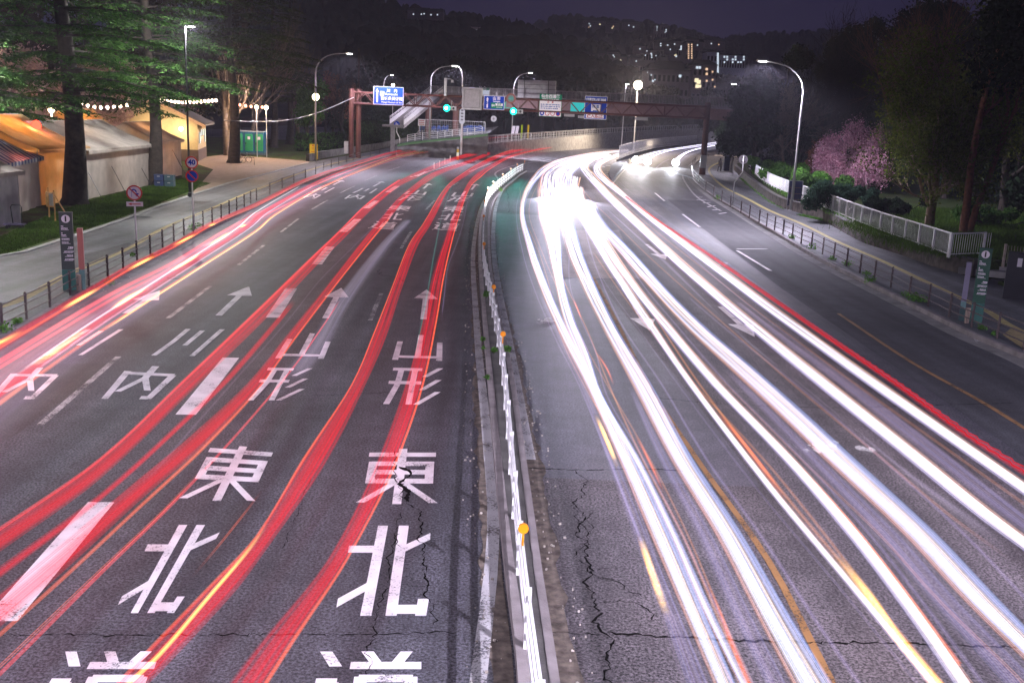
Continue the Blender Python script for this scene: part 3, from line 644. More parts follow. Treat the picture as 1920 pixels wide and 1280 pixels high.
def trail(label, pairs, mt, z=.75, th=.03, name='light_trail', group='light trails over the road', sub=5, world=False, zs=None, ext=None):
    A = [G(*a, z) if not world else Vector(a) for a, b in pairs]; B = [G(*b, z) if not world else Vector(b) for a, b in pairs]
    if zs:
        A = [G(*a, zz) for (a, b), zz in zip(pairs, zs)]; B = [G(*b, zz) for (a, b), zz in zip(pairs, zs)]
    if ext is None: ext = (outside(pairs[0][0]) and outside(pairs[0][1]), False) if not world else (False, False)
    if ext[0]: A, B = run_on(A, B)
    if ext[1]:
        A, B = run_on(A[::-1], B[::-1]); A, B = A[::-1], B[::-1]
    A = cr_spline(A, sub); B = cr_spline(B, sub); n = len(A)
    org = A[0].copy(); org.z = 0
    vs = []; up = Vector((0, 0, th / 2))
    for P, sg in ((A, 1), (B, 1), (A, -1), (B, -1)): vs += [p + up * sg - org for p in P]
    fs = []; uv = []; s = [0.0]
    for i in range(n - 1): s.append(s[-1] + (A[i + 1] - A[i]).length)
    W = max(.05, sum((a - b).length for a, b in zip(A, B)) / n)
    def q(a, b, c, d, uvs): fs.append((a, b, c, d)); uv.extend(uvs)
    for i in range(n - 1):
        q(i, n + i, n + i + 1, i + 1, [(0, s[i]), (1, s[i]), (1, s[i + 1]), (0, s[i + 1])])
        q(2 * n + i, 2 * n + i + 1, 3 * n + i + 1, 3 * n + i, [(0, s[i]), (0, s[i + 1]), (1, s[i + 1]), (1, s[i])])
        q(i, i + 1, 2 * n + i + 1, 2 * n + i, [(0, s[i])] * 4)
        q(n + i, 3 * n + i, 3 * n + i + 1, n + i + 1, [(1, s[i])] * 4)
    me = bpy.data.meshes.new(name); me.from_pydata([tuple(v) for v in vs], [], fs); me.materials.append(mt)
    ul = me.uv_layers.new(name='UVMap'); ul.data.foreach_set('uv', np.array(uv, dtype=np.float32).ravel())
    S_ = s[-1]; fl_ = min(2.0, S_ * .45); ue = np.array(uv, dtype=np.float32); ue[:, 0] = np.minimum(ue[:, 1] if A[0].y > 10.5 else 99, (S_ - ue[:, 1]) if A[-1].y > 10.5 else 99) / fl_; ue[:, 1] = 0
    u2 = me.uv_layers.new(name='ends'); u2.data.foreach_set('uv', ue.ravel()); me.update()
    ob = bpy.data.objects.new(name, me); C.objects.link(ob); ob.location = org
    tag(ob, label, 'light trail', group); return ob
def line(label, pts, wpx, mt, z=.75, **kw):
    'centre line in pixels; wpx = width in metres'
    P = GL(pts, z); A, B = offset(P, -wpx / 2), offset(P, wpx / 2)
    return trail(label, [(tuple(a), tuple(b)) for a, b in zip(A, B)], mt, z, world=True, ext=(outside(pts[0]), outside(pts[-1])), **kw)
# red tail-light trails, left carriageway
trail('broad red tail light trail crossing the wide dashed line', [((-60, 1030), (-60, 1075)), ((0, 991), (0, 1033)), ((188, 860), (188, 897)), ((337, 720), (372, 720)), ((480, 584), (490, 606)), ((577, 490), (597, 494)), ((635, 435), (654, 438)), ((679, 391), (700, 390)), ((718, 358), (736, 360)), ((750, 337), (762, 343)), ((805, 312), (815, 318)), ((842, 297), (850, 303)), ((895, 283), (897, 290))], TR_red)
trail('thin red edge running along the broad crossing red trail', [((-60, 1024), (-60, 1032)), ((0, 988), (0, 993)), ((188, 858), (188, 863)), ((337, 718), (341, 720)), ((480, 582), (483, 586)), ((577, 488), (580, 491)), ((635, 433), (638, 435)), ((679, 389), (682, 390)), ((718, 357), (721, 358)), ((750, 335), (753, 337))], TR_redb, z=.8)
trail('short dim red trail ending beside the second wide dash', [((-60, 1110), (-60, 1128)), ((0, 1062), (0, 1082)), ((188, 925), (188, 938)), ((335, 793), (340, 801)), ((430, 700), (440, 704)), ((550, 560), (557, 565))], TR_red)
trail('broad pinkish red trail left of the mountain lettering', [((-80, 1185), (-80, 1240)), ((0, 1112), (0, 1175)), ((131, 1005), (131, 1060)), ((245, 910), (262, 938)), ((359, 815), (385, 832)), ((464, 718), (480, 733)), ((535, 632), (553, 635)), ((617, 530), (631, 532)), ((678, 452), (697, 449)), ((716, 406), (733, 406)), ((746, 372), (759, 377)), ((778, 345), (794, 348)), ((807, 325), (831, 324)), ((870, 303), (874, 309)), ((919, 284), (920, 290))], TR_red)
trail('orange red line on the right side of the pinkish trail', [((-80, 1250), (-80, 1262)), ((0, 1185), (0, 1192)), ((131, 1068), (131, 1075)), ((258, 950), (262, 953)), ((381, 835), (385, 839)), ((478, 733), (481, 735)), ((550, 635), (553, 637)), ((629, 532), (632, 533)), ((695, 449), (698, 450)), ((731, 406), (734, 407))], TR_or, z=.7)
line('hair thin red trail passing over the left mountain lettering', [(-40, 1296), (0, 1262), (197, 1066), (306, 961), (394, 869), (480, 773), (555, 682), (605, 612), (639, 560)], .035, TR_redb)
line('second hair thin red trail close beside the first one', [(0, 1248), (197, 1060), (306, 957), (392, 866)], .02, TR_or)
T3 = [((200, 1300), (258, 1300)), ((280, 1214), (310, 1250)), ((394, 1096), (440, 1110)), ((480, 1004), (480, 1057)), ((567, 860), (611, 869)), ((659, 720), (686, 720)), ((700, 625), (725, 630)), ((732, 545), (752, 545)), ((767, 457), (785, 457)), ((792, 421), (807, 423)), ((833, 354), (845, 352)), ((860, 330), (868, 334)), ((910, 300), (915, 306)), ((960, 281), (965, 286)), ((1017, 273), (1018, 276))]
trail('wide red trail between the two columns of lettering', T3, TR_red)
trail('orange line along the left edge of the wide red trail', [(a, (a[0] * .9 + b[0] * .1, a[1] * .9 + b[1] * .1)) for a, b in T3], TR_or, z=.76)
line('bright yellow line inside the lower end of the wide red trail', [(225, 1295), (300, 1225), (394, 1115), (450, 1050), (480, 1012), (505, 975)], .05, TR_ye, z=.8)
T4 = [((415, 1300), (490, 1300)), ((480, 1214), (560, 1190)), ((611, 1053), (655, 1044)), ((699, 882), (742, 873)), ((760, 720), (795, 720)), ((790, 612), (820, 600)), ((810, 520), (832, 525)), ((830, 457), (847, 457)), ((850, 400), (863, 400)), ((873, 350), (884, 348)), ((888, 330), (902, 332)), ((910, 315), (918, 318)), ((960, 290), (967, 292)), ((1037, 273), (1038, 276))]
trail('wide red trail running over the right column of lettering', T4, TR_red)
trail('orange red line along the right edge of that lettering trail', [((a[0] * .12 + b[0] * .88, a[1] * .12 + b[1] * .88), b) for a, b in T4], TR_or, z=.76)
# clutter of trails on the kerb side lanes
LU = [(-40, 672), (0, 647), (75, 602), (175, 542), (250, 497), (325, 460), (400, 417), (480, 383), (580, 334), (680, 301), (755, 281), (855, 266), (955, 256)]
LZ = [.75] * 9 + [.75, .75, .75, .75]
line('red trail nearest the left kerb, reaching far up the road', LU, .42, TR_red, z=.8)
line('orange line inside the red trail nearest the left kerb', [(x, y + 4) for x, y in LU], .1, TR_or, z=.85)
line('thin red trail along the distant side road', [(900, 262), (980, 252), (1060, 247), (1175, 245)], .3, TR_redb, z=1.6)
LD = [(-40, 700), (0, 677), (125, 600), (225, 542), (325, 492), (425, 430), (500, 392), (600, 343), (690, 308), (760, 287), (850, 272)]
line('soft pink red trail, second from the left kerb', LD, .2, TR_redb, z=.8)
line('wide pale red wash of several trails over the first lane', [(x, y + 8) for x, y in LD[:8]], 1.3, TR_soft, z=.7)
LB = [(-40, 785), (0, 755), (60, 711), (190, 620), (282, 560), (375, 500), (480, 432), (515, 402), (600, 352), (692, 312), (755, 290), (855, 272)]
line('long orange yellow trail on the inner side of the first lane', LB, .13, TR_or, z=.75)
line('pale yellow core of the long orange trail', [(x, y + 2) for x, y in LB[3:]], .06, TR_ye, z=.78)
line('red trail lying just outside the long orange trail', [(x - 22, y - 3) for x, y in LB], .34, TR_red, z=.75)
line('second soft red wash over the first lane', [(x - 34, y - 6) for x, y in LB[:8]], .9, TR_soft, z=.7)
for i, (pts, lb) in enumerate([([(0, 642), (20, 632), (48, 616)], 'lowest'), ([(112, 582), (150, 560), (188, 538)], 'second lowest'), ([(236, 508), (262, 494), (292, 478)], 'middle'), ([(322, 462), (345, 450), (370, 437)], 'second highest'), ([(390, 425), (405, 418)], 'highest')]):
    line('yellow white flash along the kerb side red trail, ' + lb + ' of five', pts, .2, TR_ye, z=.9, group='yellow turn signal flashes by the kerb')
for i, (pts, lb) in enumerate([([(55, 690), (100, 660), (165, 614)], 'nearest'), ([(206, 582), (245, 556), (282, 536)], 'second'), ([(313, 511), (345, 494), (378, 473)], 'third'), ([(388, 462), (412, 448), (433, 434)], 'fourth'), ([(448, 427), (462, 420)], 'farthest')]):
    line('yellow white flash in the first lane, ' + lb + ' one up the road', pts, .24, TR_ye, z=.75, group='yellow turn signal flashes in the first lane')
line('white glow streak imitating a reflection on the road by the left kerb', [(30, 622), (70, 603), (110, 583), (135, 576), (163, 566)], .05, TR_ws, z=.3)  # glowing ribbon drawn in place of a road reflection
line('white streak beside the railing where the kerb bends', [(392, 419), (420, 405), (440, 395), (480, 378)], .08, TR_ws, z=.4)
line('fine white line between the red trails of the first lane', [(305, 505), (370, 465), (430, 425)], .03, TR_ws, z=.8)
line('glowing thread imitating a green reflection, curving down the median lane', [(850, 340), (830, 400), (815, 470), (803, 540), (790, 610), (775, 680)], .05, TR_cy, z=.05)
line('fine brown and white thread between the second and third lanes', [(860, 312), (800, 335), (755, 365), (735, 385), (700, 425), (655, 470), (600, 525), (540, 600), (420, 735), (250, 930)], .04, TR_ws, z=.5)
line('pale blue glow ribbon imitating a reflection, right of the pinkish red trail', [(768, 410), (730, 450), (690, 500), (640, 570), (600, 640), (540, 720)], .6, TR_wash, z=.3)  # emissive ribbon stands for a faint reflection on the lane
line('white scratchy thread on the right edge of the lettering trail', [(905, 340), (880, 370), (868, 420), (855, 460), (840, 500), (834, 545), (828, 600)], .03, TR_ws, z=.7)
line('thin amber thread slanting over the lower left lettering', [(495, 915), (440, 985), (395, 1040), (355, 1086)], .018, TR_or, z=.6)
line('white violet glow sheet added over the kerb side lanes', [(-40, 735), (60, 660), (190, 580), (282, 525), (375, 470), (480, 410), (600, 345)], 3.2, TR_wash, z=.4)  # glow sheet added to make these lanes look whiter lit
for dx_, wd_, mt_, lb in ((-48, .05, TR_ws, 'first'), (-36, .07, TR_wc, 'second'), (-12, .05, TR_w, 'third'), (10, .035, TR_ws, 'fourth')):
    line('slim white thread among the kerb side trails, %s from the kerb' % lb, [(x + dx_, y - 4) for x, y in LB[2:9]], wd_, mt_, z=.72, group='slim white threads among the kerb side trails')
line('deep red trail squeezed between the pink one and the flashes', [(x + 14, y + 3) for x, y in LD], .12, TR_redb, z=.78)
# white head-light trails, right carriageway
def hb(*rows): return [((l, y), (r, y)) for y, l, r in rows]
HW = [
 ('brilliant white trail nearest the median fence', hb((1310, 1350, 1392), (1140, 1278, 1318), (1000, 1218, 1258), (860, 1159, 1192), (720, 1097, 1119), (640, 1056, 1076), (550, 1016, 1034), (475, 990, 1005), (400, 974, 984)) + [((982, 358), (993, 362)), ((998, 331), (1009, 337)), ((1018, 311), (1030, 317)), ((1052, 297), (1060, 303)), ((1108, 286), (1114, 291)), ((1180, 279), (1182, 284))], TR_w, .65),
 ('soft pinkish fringe left of the white trail by the median', hb((1310, 1288, 1350), (1140, 1232, 1278), (1000, 1185, 1217), (860, 1136, 1159), (720, 1087, 1098), (640, 1048, 1057), (550, 1008, 1016)), TR_ws, .6),
 ('white trail crossing inward from the glare to the first trail', hb((1310, 1400, 1416), (1140, 1316, 1334), (1000, 1256, 1270), (860, 1188, 1200), (740, 1116, 1130), (660, 1080, 1104), (600, 1056, 1078), (530, 1040, 1058), (460, 1024, 1052), (400, 1008, 1046), (350, 1008, 1050)) + [((1022, 318), (1056, 326)), ((1060, 300), (1090, 308)), ((1120, 288), (1130, 294))], TR_w, .7),
 ('very broad white trail with a blue right edge', hb((1310, 1500, 1580), (1157, 1420, 1484), (1000, 1340, 1392), (860, 1256, 1300), (720, 1184, 1222), (617, 1130, 1158), (540, 1092, 1120), (470, 1062, 1092), (400, 1044, 1074), (350, 1042, 1070)) + [((1052, 318), (1078, 324)), ((1085, 300), (1104, 306)), ((1135, 286), (1145, 292))], TR_w, .65),
 ('faint pink fringe under the very broad white trail', hb((1310, 1440, 1500), (1157, 1370, 1420), (1000, 1304, 1340), (860, 1234, 1256), (720, 1174, 1184)), TR_ws, .6),
 ('slim white trail with an amber companion', hb((1310, 1764, 1782), (1100, 1592, 1608), (908, 1432, 1448), (720, 1289, 1304), (617, 1217, 1234), (550, 1170, 1190), (475, 1122, 1142), (400, 1080, 1102)) + [((1066, 356), (1086, 356)), ((1068, 328), (1090, 332))], TR_wc, .65),
 ('white trail with an orange right edge', hb((1310, 1808, 1846), (1140, 1692, 1724), (1000, 1586, 1616), (860, 1466, 1492), (720, 1332, 1355), (617, 1244, 1266), (540, 1182, 1202), (470, 1134, 1154), (410, 1098, 1118)) + [((1080, 375), (1100, 377)), ((1072, 348), (1094, 350))], TR_wc, .65),
 ('bluish white streaky trail in the middle of the right lanes', hb((1360, 2045, 2120), (1260, 1945, 2010), (1130, 1812, 1880), (1000, 1692, 1756), (860, 1544, 1604), (765, 1446, 1500), (690, 1366, 1414), (617, 1288, 1328), (550, 1226, 1258), (475, 1160, 1190), (420, 1112, 1138)) + [((1094, 372), (1112, 374))], TR_w, .6),
 ('dim grey violet fringe left of the bluish white trail', hb((1360, 1940, 2040), (1260, 1850, 1945), (1130, 1742, 1812), (1000, 1640, 1692), (860, 1514, 1544), (765, 1424, 1446), (690, 1352, 1366)), TR_ws, .6),
 ('broad white trail second from the red one', hb((1060, 1958, 2000), (960, 1822, 1866), (850, 1688, 1730), (720, 1528, 1566), (632, 1422, 1454), (550, 1326, 1354), (475, 1242, 1268), (420, 1184, 1208), (380, 1142, 1166)) + [((1112, 348), (1134, 348)), ((1092, 325), (1114, 325)), ((1086, 312), (1104, 313)), ((1100, 298), (1116, 302)), ((1140, 287), (1150, 292))], TR_wc, .65),
 ('broad white trail beside the red zigzag trail', hb((985, 2000, 2040), (920, 1908, 1948), (820, 1766, 1804), (720, 1624, 1660), (640, 1514, 1546), (577, 1428, 1458), (520, 1354, 1380), (460, 1275, 1298), (400, 1200, 1218)) + [((1166, 370), (1182, 370)), ((1132, 344), (1150, 342)), ((1114, 326), (1132, 324)), ((1112, 312), (1128, 312)), ((1126, 300), (1140, 303)), ((1160, 286), (1165, 292))], TR_wc, .65),
 ('beige streak cluster between the two outer white trails', hb((1060, 2000, 2060), (960, 1868, 1920), (850, 1734, 1776), (720, 1570, 1600), (632, 1458, 1476), (560, 1370, 1380)), TR_ws, .7),
]
for lb, pr, mt_, z_ in HW: trail(lb, pr, mt_, z_)
rs_ = random.Random(4)
for lb, pr, mt_, z_ in HW:
    if mt_ is TR_ws: continue
    for k, (sd, nm) in enumerate(((-1, 'left'), (1, 'right'))):
        d_ = rs_.uniform(.35, 1.3) * (1.7 if k == 2 else 1); e0 = rs_.uniform(-.08, .12); q_ = []
        for i, (a, b) in enumerate(pr[:-3]):
            w_ = (b[0] - a[0]); dd_ = d_ + e0 * math.sin(i * .7 + k); x_ = (a[0] - w_ * dd_) if sd < 0 else (b[0] + w_ * dd_); q_.append((x_, (a[1] + b[1]) / 2))
        line('fine companion streak %s of the %s' % (nm, lb[:60]) if len(lb.split()) < 10 else 'fine streak %s of the %s' % (nm, ' '.join(lb.split()[:10])), q_, rs_.choice((.025, .04, .06)), (TR_ws, TR_pe)[(k + len(lb)) % 2], z=z_ + .1 * (k + 1), group='fine companion streaks of the white trails')
# spots added as traffic head lights, to brighten the signs on the gantry
for k, x_ in enumerate((-4.6, -1.8)):
    ld = bpy.data.lights.new('headlight_and_fill_spot', 'SPOT'); ld.energy = 60000; ld.spot_size = R(24); ld.spot_blend = 1; ld.color = (1, .95, .95); ld.shadow_soft_size = .2
    lo = bpy.data.objects.new('headlight_and_fill_spot', ld); C.objects.link(lo); lo.location = (x_, 62, .75); lo.rotation_euler = (R(96.5), 0, R(6 - 10 * k))
line('amber turn signal trail beside the slim white trail', [(1765, 1290), (1680, 1190), (1625, 1110), (1560, 1030)], .16, TR_ye, z=.62)
line('faint amber stretch farther up beside the slim white trail', [(1480, 945), (1440, 890), (1390, 825), (1340, 765)], .1, TR_or, z=.62)
line('orange edge line along the fourth white trail', [(1800, 1245), (1660, 1060), (1560, 940), (1440, 815)], .05, TR_or, z=.64)
line('amber dash trail left of the first white trail', [(1255, 1165), (1225, 1080), (1198, 1000)], .12, TR_ye, z=.6)
line('amber dash farther up the first white trail', [(1160, 880), (1140, 830), (1116, 775)], .1, TR_ye, z=.6)
for pts, lb in [([(1404, 1280), (1370, 1200), (1345, 1135), (1316, 1075)], 'lowest and longest'), ([(1248, 930), (1225, 880), (1205, 840), (1188, 810)], 'second from below'), ([(1152, 725), (1140, 695), (1128, 675), (1113, 655)], 'third from below'), ([(1092, 603), (1084, 582), (1074, 557)], 'topmost')]:
    line('isolated thin orange dash between two white trails, ' + lb, pts, .05, TR_or, z=.8, group='isolated orange dashes')
line('fine blue white line right of the first white trail', [(1330, 1290), (1245, 1085), (1200, 960), (1165, 860), (1135, 790)], .03, TR_ws, z=.6)
for i in range(3):
    line(['upper', 'middle', 'lower'][i] + ' of three fine white threads in the dark band of the bluish trail', [(1900 + 12 * i - 60, 1210), (1700 + 9 * i - 40, 1022), (1560 + 6 * i - 30, 885), (1440 + 4 * i - 20, 770)], .02, TR_ws, z=.6)
trail('wide violet grey wash left of the outer white trails', [((1890, 1010), (1920, 1062)), ((1700, 880), (1735, 920)), ((1500, 720), (1530, 742)), ((1370, 610), (1400, 640)), ((1220, 470), (1250, 490)), ((1130, 385), (1150, 402))], TR_wash, .4)
trail('pink white glow sheet imitating glare over the road near the bend', [((1000, 400), (1100, 400)), ((1005, 345), (1080, 350)), ((1025, 315), (1085, 330)), ((1075, 296), (1105, 312)), ((1140, 284), (1150, 295))], TR_wash, .55)  # sheet glows to imitate glare on the road
RZ = [(1172, 368), (1228, 410), (1335, 482), (1440, 555), (1560, 638), (1684, 722), (1800, 806), (1920, 884), (1960, 912)]
zg = GL(RZ, 1.0); zg = resample(cr_spline(zg + [zg[-1] + (zg[-1] - zg[-2]).normalized() * 30], 4), .1); zz = []
for i, p in enumerate(zg):
    zz.append(p + Vector((.012 if i % 2 else -.012, .0, (.01 if i % 4 < 2 else -.01))))
mb = MB(); mb.tube(zz, .012, 4); mb.tube([p + Vector((.05, .06, .04)) for p in zz[1:]], .010, 4); o_ = mb.build('light_trail', emit('zigzag_red', (1, .02, .035), .65)); tag(o_, 'red zigzag trail of a flickering tail light, right of all white trails', 'light trail', 'light trails over the road')
line('plain dull red band under the red zigzag trail', RZ, .2, TR_red, z=.9)
# side ramp on the far right
line('brilliant white trail on the ramp beside the panel fence', [(1196, 299), (1212, 291), (1240, 283), (1290, 275), (1350, 266)], .9, TR_wf, z=.65)
line('second white trail on the ramp, just right of the first', [(1213, 301), (1228, 291), (1260, 282), (1300, 276), (1350, 269)], .6, TR_wf, z=.65)
line('white trail on the ramp ending in the rightmost bright spot', [(1267, 303), (1276, 293), (1292, 284), (1318, 277), (1352, 271)], .8, TR_wf, z=.65)
line('faint white arc on the ramp beside the rightmost spot', [(1228, 318), (1238, 308), (1255, 298)], .2, TR_ws, z=.3)
for pts, lb, zc in [([(1192, 300)], 'leftmost', 0), ([(1214, 303)], 'middle', 0), ([(1267, 305)], 'rightmost', 0)]:
    p = G(*pts[0], .7); mb = MB(); mb.sphere((0, 0, 0), .55, 14, 8); t_ = mb.build('headlight_glare', emit('headlight_core', (.9, .93, 1), 9.0), smooth=True); t_.location = p
    tag(t_, 'brilliant white headlight spot stopped on the ramp, ' + lb + ' of three', 'headlight', 'headlight spots on the ramp')
    ld = bpy.data.lights.new('headlight_and_fill_spot', 'SPOT'); ld.energy = 9000; ld.spot_size = R(75); ld.spot_blend = .5; ld.color = (.85, .88, 1); ld.shadow_soft_size = .2
    lo = bpy.data.objects.new('headlight_and_fill_spot', ld); C.objects.link(lo); lo.location = p + Vector((-.6, -1.0, .1)); lo.rotation_euler = (R(72), 0, R(165))
# beams hitting the road from the oncoming traffic at the bend
for k, (px, py) in enumerate([(1060, 330), (1090, 350), (1035, 345)]):
    p = G(px, py, 1.0); ld = bpy.data.lights.new('headlight_and_fill_spot', 'SPOT'); ld.energy = 5000; ld.spot_size = R(70); ld.spot_blend = .8; ld.color = (.8, .78, 1); ld.shadow_soft_size = .3
    lo = bpy.data.objects.new('headlight_and_fill_spot', ld); C.objects.link(lo); lo.location = p; lo.rotation_euler = (R(78), 0, R(178))

# ================================================================ RAILINGS
def railing(name, label, cat, base, h, rails, prad, rrad, mt, z0=.15, cap=None, square=False, taper=None):
    o = thing(name, label, cat, tuple(base[0]))
    pm = None
    for p in base:
        if pm is None:
            mb = MB()
            if square: mb.box((0, 0, h / 2), (prad * 2, prad * 2, h))
            else:
                mb.tube([(0, 0, 0), (0, 0, h)], prad, 10); mb.tube([(0, 0, h), (0, 0, h + .02)], [prad, prad * .4], 10)
                for r in rails: mb.tube([(0, 0, r - .03), (0, 0, r + .03)], prad * 1.25, 10)
            q = mb.build('post', mt, o); pm = q.data
        else:
            q = bpy.data.objects.new('post', pm); C.objects.link(q); q.parent = o
        q.location = p - o.location
    mb = MB()
    for r in rails:
        for a, b in zip(base, base[1:]):
            mb.bar(a + Vector((0, 0, r)), b + Vector((0, 0, r)), rrad * 2)
    mb.build('rail', mt, o, world=True); return o
lf = [(50, 598), (94, 576), (132, 553), (167, 536), (202, 518), (231, 503), (257, 488), (282, 476), (305, 464), (326, 452), (345, 441), (364, 432), (381, 425), (398, 417), (415, 410), (430, 402), (444, 395), (458, 388), (470, 382), (481, 376), (506, 364), (529, 353), (551, 344), (573, 334), (592, 327), (607, 320), (621, 314), (635, 309), (649, 305), (662, 301), (675, 297), (694, 293), (712, 289), (730, 286), (746, 282), (762, 279), (784, 275), (805, 272), (830, 269), (855, 266), (878, 264), (900, 262)]
bp = [G(5, 621, .15)] + GL(lf, .15)
railing('guard_rail', 'dark brown post and rail railing along the left kerb', 'railing', [Vector((-14.0, 22.6, .15)), Vector((-14.1, 24.6, .15))] + bp, .78, (.72, .46, .22), .038, .014, M_brn)
rf = [(1919, 657), (1869, 635), (1821, 614), (1779, 595), (1740, 575), (1704, 559), (1670, 539), (1639, 525), (1612, 512), (1587, 499), (1563, 487), (1542, 477), (1521, 465), (1502, 457), (1485, 447), (1468, 439), (1452, 432), (1437, 425), (1423, 418), (1405, 408), (1389, 399), (1369, 388), (1353, 377), (1338, 367), (1323, 357), (1309, 344), (1300, 334), (1296, 324), (1298, 312), (1303, 305), (1314, 298), (1328, 294), (1341, 291), (1353, 288)]
railing('guard_rail', 'dark brown post and rail railing along the right kerb', 'railing', [Vector((15.7, 26.5, .15))] + GL(rf, .15), .85, (.8, .52, .26), .04, .016, M_brn)
# white median fence
fb = resample(cr_spline(FNp, 4), 2.0)
fb = [Vector((p.x, p.y, .158)) for p in fb if 6.4 < p.y]
o = thing('median_fence', 'white steel fence on the median with orange reflector discs', 'fence', tuple(fb[0]))
pm = None
for p in fb:
    if pm is None: q = MB().box((0, 0, .4), (.07, .07, .8)).build('post', M_white, o); pm = q.data
    else: q = bpy.data.objects.new('post', pm); C.objects.link(q); q.parent = o
    q.location = p - o.location
mb = MB()
for i, (a, b) in enumerate(zip(fb, fb[1:])):
    for r in (.2, .44, .70): mb.bar(a + Vector((0, 0, r)), b + Vector((0, 0, r)), .035, .07)
mb.build('rail', M_white, o, world=True)
dm = None
for dx_, dy_ in [(.26, 12.34), (-.23, 24.2), (-.65, 31), (-1.34, 41.4), (-1.78, 52.8), (-2.06, 62), (-2.2, 72.7), (-2.03, 79.9), (-1.47, 90.3), (-.85, 99.7), (-.26, 108.7), (.57, 116.8)]:
    if dm is None:
        q = MB().disc((0, 0), .07, -.02, .02, 20).tube([(0, 0, -.3), (0, 0, -.06)], .014, 8).build('reflector_disc', M_ory, o); dm = q.data
    else: q = bpy.data.objects.new('reflector_disc', dm); C.objects.link(q); q.parent = o
    q.location = Vector((dx_, dy_, 1.14)) - o.location

# ================================================================ STREET LAMPS
M_lamp = emit('lamp_lens', (1, .97, .95), 25, True)
def lamp(base, head, label, energy, col=(1, .96, 1), lean=.0, group='curved arm street lamps', mt=M_galv, rpole=.10, spot=True):
    o = thing('street_lamp', label, 'street lamp', tuple(base), 0, group); b = Vector(base); h = Vector(head) - b; hz = h.z
    a = Vector((h.x, h.y, 0)); L = a.length
    pts = [Vector((0, 0, 0)), Vector((0, 0, hz * .35)), Vector((0, 0, hz * .8))]
    rads = [rpole * 1.25, rpole, rpole * .85]
    for k in range(1, 8):
        t = k / 8 * PI / 2; pts.append(Vector((a.x * .75 * (1 - math.cos(t)), a.y * .75 * (1 - math.cos(t)), hz * .8 + hz * .19 * math.sin(t)))); rads.append(rpole * (.8 - .3 * k / 8))
    pts.append(Vector((a.x * .9, a.y * .9, hz))); rads.append(rpole * .45)
    MB().tube(pts, rads, 12).tube([(0, 0, 0), (0, 0, .05)], rpole * 2.2, 12).build('pole', mt, o, smooth=True)
    d = a.normalized(); c = Vector((h.x, h.y, hz)); ang = math.atan2(d.y, d.x)
    MB().box((c.x, c.y, c.z + .06), (.85, .36, .14), ang).build('lamp_head', mt, o)
    MB().box((c.x, c.y, c.z - .03), (.6, .28, .04), ang).build('lens', M_lamp, o)
    ld = bpy.data.lights.new('lamp_light', 'SPOT' if spot else 'POINT'); ld.energy = energy; ld.color = col; ld.shadow_soft_size = .15
    if spot: ld.spot_size = R(165); ld.spot_blend = .5
    ld.energy *= .8 if base[1] < 20 else .75; ld.color = (.86, .79, 1); ld.spot_size = R(168)
    # road luminaires throw more light sideways than straight down
    ld.use_nodes = True; ln = ld.node_tree; em_ = ln.nodes['Emission']; tc_ = ln.nodes.new('ShaderNodeTexCoord'); sp_ = ln.nodes.new('ShaderNodeSeparateXYZ'); ln.links.new(tc_.outputs['Normal'], sp_.inputs[0])
    ab_ = ln.nodes.new('ShaderNodeMath'); ab_.operation = 'ABSOLUTE'; ln.links.new(sp_.outputs[2], ab_.inputs[0]); pw_ = ln.nodes.new('ShaderNodeMath'); pw_.operation = 'POWER'; pw_.inputs[1].default_value = -2.3; ln.links.new(ab_.outputs[0], pw_.inputs[0])
    mn_ = ln.nodes.new('ShaderNodeMath'); mn_.operation = 'MINIMUM'; mn_.inputs[1].default_value = 5.0; ln.links.new(pw_.outputs[0], mn_.inputs[0]); ln.links.new(mn_.outputs[0], em_.inputs['Strength'])
    lo = bpy.data.objects.new('lamp_light', ld); C.objects.link(lo); lo.parent = o; lo.location = c + Vector((0, 0, -.15)); return o
lamp(G(592, 303, .15), PY(655, 101, 120), 'tall curved street lamp beside the yellow works board on the left', 5500)
lamp(G(1483, 395, .15), PY(1430, 115, 77), 'tall curved street lamp in front of the navy board on the right footway', 10000)
p = PY(805, 262, 150); lamp((p.x, p.y, p.z), PY(852, 124, 150), 'curved street lamp standing under the left end of the footbridge', 4500)
p = PY(866, 180, 190); lamp((p.x, p.y, 5.0), PY(857, 125, 190), 'short armed street lamp just right of the footbridge stairs lamp', 3000)
p = PY(719, 200, 240); lamp((p.x, p.y, 2.0), PY(735, 141, 240), 'small far street lamp above the large blue direction sign', 2000)
p = PY(961, 215, 170); lamp((p.x, p.y, 0), PY(995, 137, 170), 'curved street lamp left of the grey ribbed sign back', 6000)
p = PY(1168, 232, 190); lamp((p.x, p.y, 0), PY(1176, 158, 190), 'slim street lamp beside the bright floodlight over the bridge', 1500)
p = PY(1384, 300, 150); lamp((p.x, p.y, 1.0), PY(1376, 158, 150), 'slim lamp half hidden in the dark evergreen on the right', 1500)
# unseen lamps added beside and behind the viewpoint to light the near road
lamp((-14.6, 4, .15), (-11.4, 4, 12), 'curved street lamp added out of view on the left footway beside the footbridge', 5200)
lamp((16.2, -6, .15), (12.8, -5, 12), 'curved street lamp added out of view on the right footway beside the footbridge', 18000)
